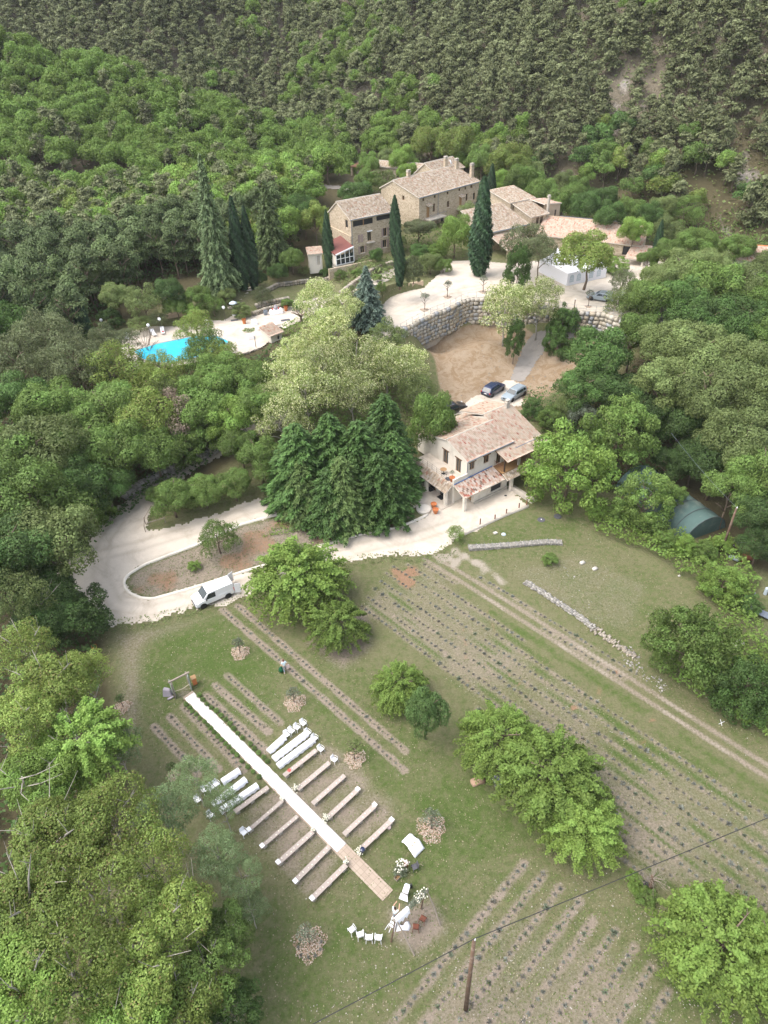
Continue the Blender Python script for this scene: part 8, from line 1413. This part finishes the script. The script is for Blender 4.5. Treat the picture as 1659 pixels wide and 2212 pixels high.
T = thing('round_table', 'small round pale table on the upper terrace of the white house', 'table', WP(-1.7, 2.8, 3.0)); MB().lathe([(.45, .7), (.45, .73)], 20).obj('tabletop', M['woodlight'], T); MB().tube([(0, 0, 0), (0, 0, .7)], .035, 6).obj('leg', M['iron'], T); MB().lathe([(.25, 0), (.22, .03)], 14).obj('foot', M['iron'], T)
o = MB().lathe([(.42, 0), (.42, .05), (.1, .07)], 20).obj('black_disc', M['slate'], loc=WP(-2.0, 1.4, 3.01)); tag(o, 'round dark grill plate lying on the terrace by the olive pot', 'disc')
for x, y, l in ((4.4, -9.9, 'round black cover with a white dot on the meadow edge'), (6.6, -10.7, 'round black cover near the trees right of the forecourt')): T = thing('manhole_cover', l, 'cover', WP(x, y, .0)); MB().lathe([(.5, 0), (.5, .07), (.35, .1)], 20).obj('disc', M['slate'], T); MB().lathe([(.08, .1), (.07, .13)], 10).obj('cap', M['white'] if 'dot' in l else M['iron'], T)
o = MB().lathe([(.3, 0), (.25, .1), (.1, .14)], 12).obj('tarp_lid', M['greyblue'], loc=WP(-1.5, -9.1, 0)); tag(o, 'blue grey lid lying on the grass below the brown posts', 'lid'); o = MB().box((0, 0, .08), (.5, .4, .16)).obj('white_block', M['whitestone'], loc=WP(-2.2, -8.3, 0), rot=(0, 0, .4)); tag(o, 'white stone block beside the blue grey lid', 'block')
for k, (x, y) in enumerate(((520, 1655), (722, 1600), (880, 1522), (1055, 1442), (1162, 1388))): q = Q(w1, x, y); T = thing('brown_post', ['leftmost', 'second', 'middle', 'fourth', 'rightmost'][k] + ' short brown post on the forecourt edging', 'post', tuple(q), .6, 'short brown posts along the forecourt'); MB().box((0, 0, .45), (.11, .11, 1.0)).obj('post', M['rust'], T); MB().box((0, 0, .97), (.14, .14, .04)).obj('cap', M['darkwood'], T)
q = Q(w1, 872, 1255); o = MB().box((0, 0, .05), (.35, .2, .1)).obj('dark_object', M['blackpl'], loc=tuple(q), bevel=.03); tag(o, 'small black box lying on the forecourt gravel', 'box')
# fence at the tip of the spit
fp = [G(*crop(0, 1200, 2.0737)(x, y)) for x, y in ((806, 455), (805, 410), (842, 345))]; fq_ = [G(*crop(0, 1200, 2.0737)(x, y)) for x, y in ((820, 430), (915, 402))]; T = thing('wooden_fence', 'grey wooden rail fence at the tip of the grass spit', 'fence', tuple(fp[0])); o0 = Vector(fp[0])
for p_ in fp + fq_[1:]: b = Vector(p_) - o0; MB().tube([b, b + Vector((0, 0, 1.1))], .06, 6).obj('post', M['oldwood'], T)
MB().tube([Vector(fp[0]) - o0 + Vector((0, 0, .95)), Vector(fp[1]) - o0 + Vector((0, 0, .95)), Vector(fp[2]) - o0 + Vector((0, 0, .95))], .05, 6).obj('rail', M['oldwood'], T); MB().tube([Vector(fq_[0]) - o0 + Vector((0, 0, .8)), Vector(fq_[1]) - o0 + Vector((0, 0, .8))], .06, 6).obj('rail', M['oldwood'], T)
# red box at the left lawn edge
q = G(*crop(0, 1200, 2.0737)(523, 1095)); o = MB().box((0, 0, .2), (.5, .4, .4)).obj('red_crate', M['terracotta'], loc=tuple(q), rot=(0, 0, .3), bevel=.03); tag(o, 'orange red crate at the left edge of the lawn against the trees', 'crate')
# split stump
q = G(717, 1392); T = thing('split_stump', 'split orange brown trunk at the foot of the smaller fruit tree by the van', 'stump', tuple(q)); 
for dx_, dy_, zz in ((-.35, 0, 1.5), (.1, .1, 1.7), (.55, -.1, .9)): MB().tube([(dx_ * .4, 0, -.05), (dx_, dy_, zz * .5), (dx_ * 1.4, dy_ + .3, zz)], [.16, .12, .08], 7).obj('limb', M['terracotta'] if dx_ != .1 else M['bark'], T)
# dead tree with bush
tree('shrub', 'bright green creeper beside the dead grey tree at lower right', 'ash', 'f_bright', 1372, 1905, 24, .8, .8, 1, 'near', cat='bush', rx=.8); tree('shrub', 'low green growth under the dead grey tree', 'ash', 'f_mid', 1395, 1935, 26, .4, .5, 2, 'near', cat='bush')
q = G(1402, 1920); T = thing('dead_tree', 'bare grey dead tree with twisted twigs beside the bright creeper', 'tree', tuple(q)); rr_ = random.Random(4); mb = MB(); tw2 = MB(); MB().tube([(0, 0, -.1), (.1, .1, .8), (.05, .3, 1.5)], [.2, .15, .1], 8).obj('trunk', M['polewood'], T)
for i in range(34):
    a = rr_.uniform(0, 6.28); L = rr_.uniform(.5, 1.4) * (1.25 if math.sin(a) > -.2 and math.cos(a) > -.3 else .8); p0 = Vector((.06, .2, rr_.uniform(.8, 1.5))); p1 = p0 + Vector((math.cos(a) * L * .5, math.sin(a) * L * .5, rr_.uniform(0, .6))); p2 = p1 + Vector((math.cos(a + rr_.uniform(-.6, .6)) * L * .6, math.sin(a + rr_.uniform(-.6, .6)) * L * .6, rr_.uniform(-.3, .4))); tw2.tube([p0, p1, p2], [.022, .013, .005], 4)
    for _ in range(3): s = rr_.uniform(.3, .9); b = p1.lerp(p2, s); tw2.tube([b, b + Vector((rr_.uniform(-.5, .5), rr_.uniform(-.5, .5), rr_.uniform(-.2, .3)))], [.012, .005], 3)
tw2.obj('branches', M['oldwood'], T)
q = G(1392, 1915); o = MB().lathe([(.22, 0), (.3, .15), (.28, .45)], 10).obj('charred_stump', M['iron'], loc=tuple(q)); tag(o, 'blackened stump next to the dead grey tree', 'stump')
# stored chairs under the cherry trees
for x, y, l in ((1070, 1692, 'white chair stored under the joined fruit trees'), (1082, 1700, 'second white chair stored under the joined fruit trees')): q = G(x, y); t_ = copy_tree(base_chair); t_.location = tuple(q); t_.rotation_euler = (0, 0, x * .3); tag(t_, l, 'chair', 'white chairs stored under the fruit trees')
q = G(*g4(252, 375)); T = thing('round_table', 'grey table top leaning under the joined fruit trees', 'table', tuple(q)); MB().lathe([(.5, .55), (.5, .58)], 18).obj('tabletop', M['zinc'], T); MB().tube([(0, 0, 0), (0, 0, .55)], .03, 6).obj('leg', M['zinc'], T)
q = G(*g4(150, 345)); o = MB().box((0, 0, .15), (.5, .35, .3)).obj('mauve_box', M['lavcloth'], loc=tuple(q), rot=(0, 0, .5), bevel=.03); tag(o, 'mauve box at the left foot of the joined fruit trees', 'box')
o = mobj('bare_stone', stone_mesh('bare_stone', [(0, 0, .1)], [(.6, .35, .2)], [.3], M['chips'], 9), None, tuple(G(*g4(145, 362)))); tag(o, 'orange brown stone at the left foot of the joined fruit trees', 'rock')
# scrap corner at right
def gz(x, y, z=0.0): q = P(*g7(x, y), z); return (q[0], q[1], z)
T = thing('gas_cylinder', 'pale grey cylinder lying at the end of the polytunnel', 'cylinder', gz(1220, 205), -.7); MB().lathe([(.05, -.65), (.26, -.55), (.28, .5), (.1, .6)], 16).obj('tank', M['greyblue'], T, loc=(0, 0, .3), rot=(0, PI / 2, 0)); MB().lathe([(.08, .6), (.07, .72)], 8).obj('valve', M['zinc'], T, loc=(0, 0, .3), rot=(0, PI / 2, 0))
for x, y, sx, sz, a, l in ((1360, 215, .9, .8, -.3, 'rusty open cabinet left of the larger rusty box'), (1470, 185, 1.1, 1.2, .2, 'larger rusty metal box with a tilted lid')): T = thing('rusty_cabinet', l, 'cabinet', gz(x, y), a); MB().box((0, 0, sz / 2), (sx, .7, sz)).obj('body', M['rust'], T); MB().box((.1, -.1, sz + .12), (sx * 1.15, .95, .05), rx=.22, ry=.2).obj('lid', M['rust'], T)
T = thing('metal_arch', 'thin bent tunnel hoop around the scrap at the polytunnel end', 'hoop', gz(1300, 130)); MB().tube([(1.3 * math.cos(t) * 1.2, .3 * math.sin(t), 1.6 * math.sin(t)) for t in np.linspace(0, PI, 13)], .03, 5).obj('hoop', M['zinc'], T)
T = thing('wire_bed', 'bed like metal frame with wire mesh at the right edge', 'frame', gz(1560, 910), -.75); mb = MB()
for x in np.linspace(-1.2, 1.2, 9): mb.tube([(x, -.5, .45), (x, .5, .45)], .012, 4)
mb.obj('mesh', M['zinc'], T); MB().b2(-1.2, 1.2, -.5, .5, .40, .43).obj('panel', M['zinc'], T)
for x in (-1.25, 1.25):
    for y in (-.55, .55): MB().tube([(x, y, 0), (x, y, .9)], .03, 5).obj('leg', M['zinc'], T)
q = gz(1430, 760); o = MB().tube([(0, 0, -.1), (.15, .05, 1.6)], .06, 6).obj('fence_post', M['zinc'], loc=q); tag(o, 'leaning grey post left of the metal frame', 'post')
T = thing('gas_cylinder', 'pale cylinder standing at the right edge above the metal frame', 'cylinder', gz(1620, 640), 0); MB().lathe([(.2, 0), (.2, .9), (.06, 1.05)], 14).obj('tank', M['greyblue'], T); MB().lathe([(.05, 1.05), (.05, 1.15)], 8).obj('valve', M['zinc'], T)
q = G(*g4(1415, 55)); mb = MB(); [mb.tube([(0, 0, .03), (.35 * math.cos(a), .35 * math.sin(a), .08)], .025, 5) for a in (.3, 1.5, 3.6, 4.4)]; o = mb.obj('white_sticks', M['white'], loc=tuple(q)); tag(o, 'white star shaped debris on the grass near the right edge', 'debris')
# ---- pool terrace furniture
def pzp(x, y, z=8.16): q = P(*c3(x, y), z); return (q[0], q[1], z)
def lounger(x, y, a, l):
    T = thing('sun_lounger', l, 'sun lounger', pzp(x, y), a, 'white sun loungers by the pool')
    MB().box((0, -.3, .33), (.62, 1.3, .06)).obj('seat', M['white'], T); MB().box((0, .62, .55), (.62, .75, .05), rx=.75).obj('backrest', M['white'], T)
    for sx in (-.27, .27):
        for sy in (-.8, .3): MB().box((sx, sy, .15), (.05, .05, .3)).obj('leg', M['white'], T)
for x, y, a, l in ((305, 535, .5, 'white sun lounger left of the one with the red towel'), (372, 520, .3, 'white sun lounger with a red towel above the pool'), (45, 580, .5, 'leftmost white sun lounger behind leaves'), (105, 560, .4, 'white sun lounger between the leftmost one and the empty pair'), (1100, 490, -.9, 'white lounger beside the tiny hut'), (1195, 470, -.9, 'white lounger behind the tiny hut')): lounger(x, y, a, l)
q = pzp(375, 525); o = MB().box((0, 0, .42), (.3, .45, .08)).obj('red_towel', M['red'], loc=q, bevel=.02); tag(o, 'red towel on a sun lounger above the pool', 'towel')
T = thing('parasol_lamp', 'pale blue topped patio heater standing on a dark mat', 'patio heater', pzp(905, 405)); MB().tube([(0, 0, 0), (0, 0, 2.7)], .04, 8).obj('pole', M['zinc'], T); MB().lathe([(.75, 2.62), (.6, 2.78), (.12, 3.0)], 20).obj('reflector', M['greyblue'], T, smooth=True); MB().lathe([(.22, 2.1), (.24, 2.3), (.1, 2.5)], 14).obj('burner', M['white'], T); MB().lathe([(.5, .5), (.5, .54)], 18).obj('tray', M['white'], T)
for x, y, w_, l in ((900, 425, 1.3, 'dark mat under the patio heater'), (1275, 425, 1.6, 'dark mat in the middle of the pool terrace')): o = MB().box((0, 0, .015), (w_, .8, .03)).obj('dark_mat', M['slate'], loc=pzp(x, y), rot=(0, 0, .3)); tag(o, l, 'mat')
def cube_table(x, y, w_, d_, l, a=.4): T = thing('draped_table', l, 'table', pzp(x, y), a); MB().add([(-w_ / 2 - .12, -d_ / 2 - .12, 0), (w_ / 2 + .12, -d_ / 2 - .12, 0), (w_ / 2 + .12, d_ / 2 + .12, 0), (-w_ / 2 - .12, d_ / 2 + .12, 0), (-w_ / 2, -d_ / 2, .76), (w_ / 2, -d_ / 2, .76), (w_ / 2, d_ / 2, .76), (-w_ / 2, d_ / 2, .76)], [(3, 2, 1, 0), (4, 5, 6, 7), (0, 1, 5, 4), (1, 2, 6, 5), (2, 3, 7, 6), (3, 0, 4, 7)]).obj('cloth', M['cloth'], T, bevel=.04); return T
T = cube_table(1208, 375, 2.2, .9, 'long white draped table with red decorations by the stone wall', .35)
for k in (-.6, .5): MB().lathe([(.12, .77), (.16, .95), (.05, 1.05)], 10).obj('red_decoration', M['red'], T, loc=(k, 0, 0))
MB().lathe([(.3, .77), (.38, 1.2), (.1, 1.6)], 12).obj('grey_bundle', M['lavcloth'], T)
cube_table(1048, 455, .8, .8, 'square white draped table beside the planting bed'); cube_table(1020, 560, 1.0, .8, 'low white draped table left of the tiny hut'); cube_table(690, 455, .8, .8, 'white draped table seen through the poolside tree')
for x, y, l, m_ in ((1130, 385, 'grey barrel planter by the dry stone wall', 'zinc'),): o = MB().lathe([(.35, 0), (.42, .4), (.36, .8), (.3, .8), (.3, .7)], 16).obj('barrel', M[m_], loc=pzp(x, y)); tag(o, l, 'barrel')
for x, y, l in ((973, 450, 'terracotta pot with a round plant in the middle of the terrace'), (1280, 355, 'tall terracotta jar at the back of the pool terrace')):
    T = thing('terracotta_pot', l, 'pot', pzp(x, y), 0, 'terracotta pots on the pool terrace'); MB().lathe([(.26, 0), (.34, .7), (.4, .85), (.34, .85), (.3, .7)], 14).obj('pot', M['terracotta'], T); mobj('plant', crownmesh('round', 'f_mute', 0, 'near'), T, loc=(0, 0, 1.3), scale=(.6, .6, .5))
q = pzp(1000, 505); brush('planting_bed', [[cz(955, 500), cz(985, 478), (cz(1040, 476)), cz(1055, 500), cz(1020, 520), cz(970, 520)]], 60, .14, .4, 'f_mid', 'small planting bed in the pool terrace', 33, 'plants', base=.2)
T = thing('pollard_tree', 'small pollarded tree with knobbly dark crown on the pool terrace', 'tree', pzp(1395, 465, 8.1)); MB().tube([(0, 0, 0), (0, 0, 1.8)], [.2, .17], 8).obj('trunk', M['bark'], T); mb = MB(); [mb.tube([(0, 0, 1.7), (math.cos(a) * 1.2, math.sin(a) * 1.2, 2.5), (math.cos(a) * 1.6, math.sin(a) * 1.5, 2.6)], [.13, .1, .06], 6) for a in (.2, 1.2, 2.4, 3.5, 4.6, 5.5)]; mb.obj('limbs', M['bark'], T)
o = MB().tube([(0, 0, 0), (0, 0, 1.9)], .05, 6).obj('black_post', M['iron'], loc=pzp(1058, 625)); tag(o, 'thin black post at the terrace corner left of the tiny hut', 'post')
for x, y, l in ((345, 418, 'white globe lamp on a stalk above the sun loungers'), (262, 462, 'white globe lamp left of the sun loungers'), (818, 332, 'white globe lamp left of the patio heater'), (-85, 425, 'white globe lamp by the pair of shaded cypresses')):
    q = P(*c3(x, y), 10.6); T = thing('globe_lamp', l, 'lamp', (q[0], q[1], h1(q[0], q[1])), 0, 'white globe lamps around the pool'); hz = 10.6 - h1(q[0], q[1]); MB().tube([(0, 0, 0), (0, 0, hz)], .03, 5).obj('pole', M['iron'], T); MB().lathe([(.05, -.28), (.22, -.15), (.28, 0), (.22, .18), (.05, .28)], 14).obj('globe', M['white'], T, smooth=True, loc=(0, 0, hz))
q = P(*c3(450, 400), 9); o = MB().box((0, 0, .6), (5.5, .5, 1.6)).obj('stone_wall', M['plaster2'], loc=(q[0], q[1], 8.2), rot=(0, 0, .3)); tag(o, 'ochre plastered wall behind the sun loungers', 'wall')
# bare branches by the pool
q = P(*c3(265, 700), 6.5); T = thing('bare_tree', 'leafless dark branched tree in front of the pool', 'tree', (q[0], q[1], 5.0)); rr_ = random.Random(8); mb = MB(); mb.tube([(0, 0, -.5), (0, 0, 2.6)], [.16, .12], 7)
for i in range(16):
    a = rr_.uniform(0, 6.28); L = rr_.uniform(2, 4.2); p0 = Vector((0, 0, rr_.uniform(1.6, 2.6))); p1 = p0 + Vector((math.cos(a) * L * .35, math.sin(a) * L * .35, L * .5)); p2 = p1 + Vector((math.cos(a) * L * .4, math.sin(a) * L * .4, L * .35)); mb.tube([p0, p1, p2], [.07, .045, .012], 5)
    for _ in range(4): s = rr_.uniform(.1, .9); b = p1.lerp(p2, s); mb.tube([b, b + Vector((rr_.uniform(-.7, .7), rr_.uniform(-.7, .7), rr_.uniform(.1, .8)))], [.02, .006], 4)
mb.obj('branches', M['bark'], T)
# pale trunks poking from the left corner
for i, (u, v, hgt, ln) in enumerate(((20, 1850, 14, 4.5), (60, 1760, 12, 4), (10, 1640, 13, 4), (390, 1960, 9.5, 3.5), (60, 1275, 8, 3), (270, 620 + 1400, 12, 4))):
    g = G(u, v, hgt); T = thing('dead_tree', ['pale dead branches at the left edge by the lower trees', 'forked pale dead branch at the left edge', 'thin pale dead branches high at the left edge', 'pale bare limbs in the middle of the lower left crowns', 'bleached dead twigs at the left edge above the lawn', 'pale leaning trunk showing among the lower left crowns'][i], 'tree', tuple(g)); rr_ = random.Random(i); mb = MB(); mb.tube([(0, 0, 0), (0, 0, hgt * .6), (.3, .2, hgt * .8)], [.14, .1, .06], 6)
    for k in range(5): a = rr_.uniform(0, 6.28); p0 = Vector((.15, .1, hgt * rr_.uniform(.6, .8))); p1 = p0 + Vector((math.cos(a) * ln * .5, math.sin(a) * ln * .5, ln * .35)); p2 = p1 + Vector((math.cos(a + .3) * ln * .5, math.sin(a + .3) * ln * .5, ln * .3)); mb.tube([p0, p1, p2], [.045, .03, .01], 5); mb.tube([p1, p1 + Vector((rr_.uniform(-1, 1), rr_.uniform(-1, 1), .8))], [.03, .008], 4)
    mb.obj('branches', M['palebark'], T)
pebbles('pebbles', rnd_poly(W_(bank), 700) + rnd_poly([(20, 96), (30, 104), (36, 112), (28, 116), (24, 106)], 300), .03, .12, M['drystone'], 'loose stones on the bare bank below the boulder wall', 31)

r3 = np.random.default_rng(12); pt_ = []
for o_b in [o for o in COL.objects if o.name.startswith('bench') and o.parent is None and not any(ch.name.startswith('draped') for ch in o.children)]:
    se = [ch for ch in o_b.children if ch.name.startswith('seat')][0]; Lb = max(v.co.x for v in se.data.vertices) * 2
    for t in np.arange(-Lb / 2 + .3, Lb / 2 - .3, .42): w_ = Matrix.Rotation(o_b.rotation_euler.z, 3, 'Z') @ Vector((t + r3.uniform(-.08, .08), r3.uniform(-.08, .08), 0)); pt_.append((o_b.location.x + w_.x, o_b.location.y + w_.y, .475))
s_ = r3.uniform(.025, .05, len(pt_)); o = mobj('white_petals', stone_mesh('white_petals', pt_, np.stack([s_, s_ * .8, s_ * .3], 1), r3.uniform(0, 3, len(pt_)), M['flower'], 6)); tag(o, 'small white paper cones and petals laid along the plank benches', 'petals', kind='stuff')

# ---- air: a thin, even haze over the valley
m = bpy.data.materials.new('air'); m.use_nodes = True; nt = m.node_tree; nt.nodes.remove(nt.nodes['Principled BSDF']); pv = nt.nodes.new('ShaderNodeVolumePrincipled'); pv.inputs['Color'].default_value = (.93, .95, .97, 1); pv.inputs['Density'].default_value = .0001; pv.inputs['Anisotropy'].default_value = .1
nt.links.new(pv.outputs[0], nt.nodes['Material Output'].inputs['Volume'])
zt = max(float(Z1.max()) + 16, 78); zb_ = float(Z1.min()) - 1.2; o = MB().b2(-345, 345, -60, 480, zb_, zt).obj('haze', m); tag(o, kind='stuff')
S.cycles.volume_bounces = 1
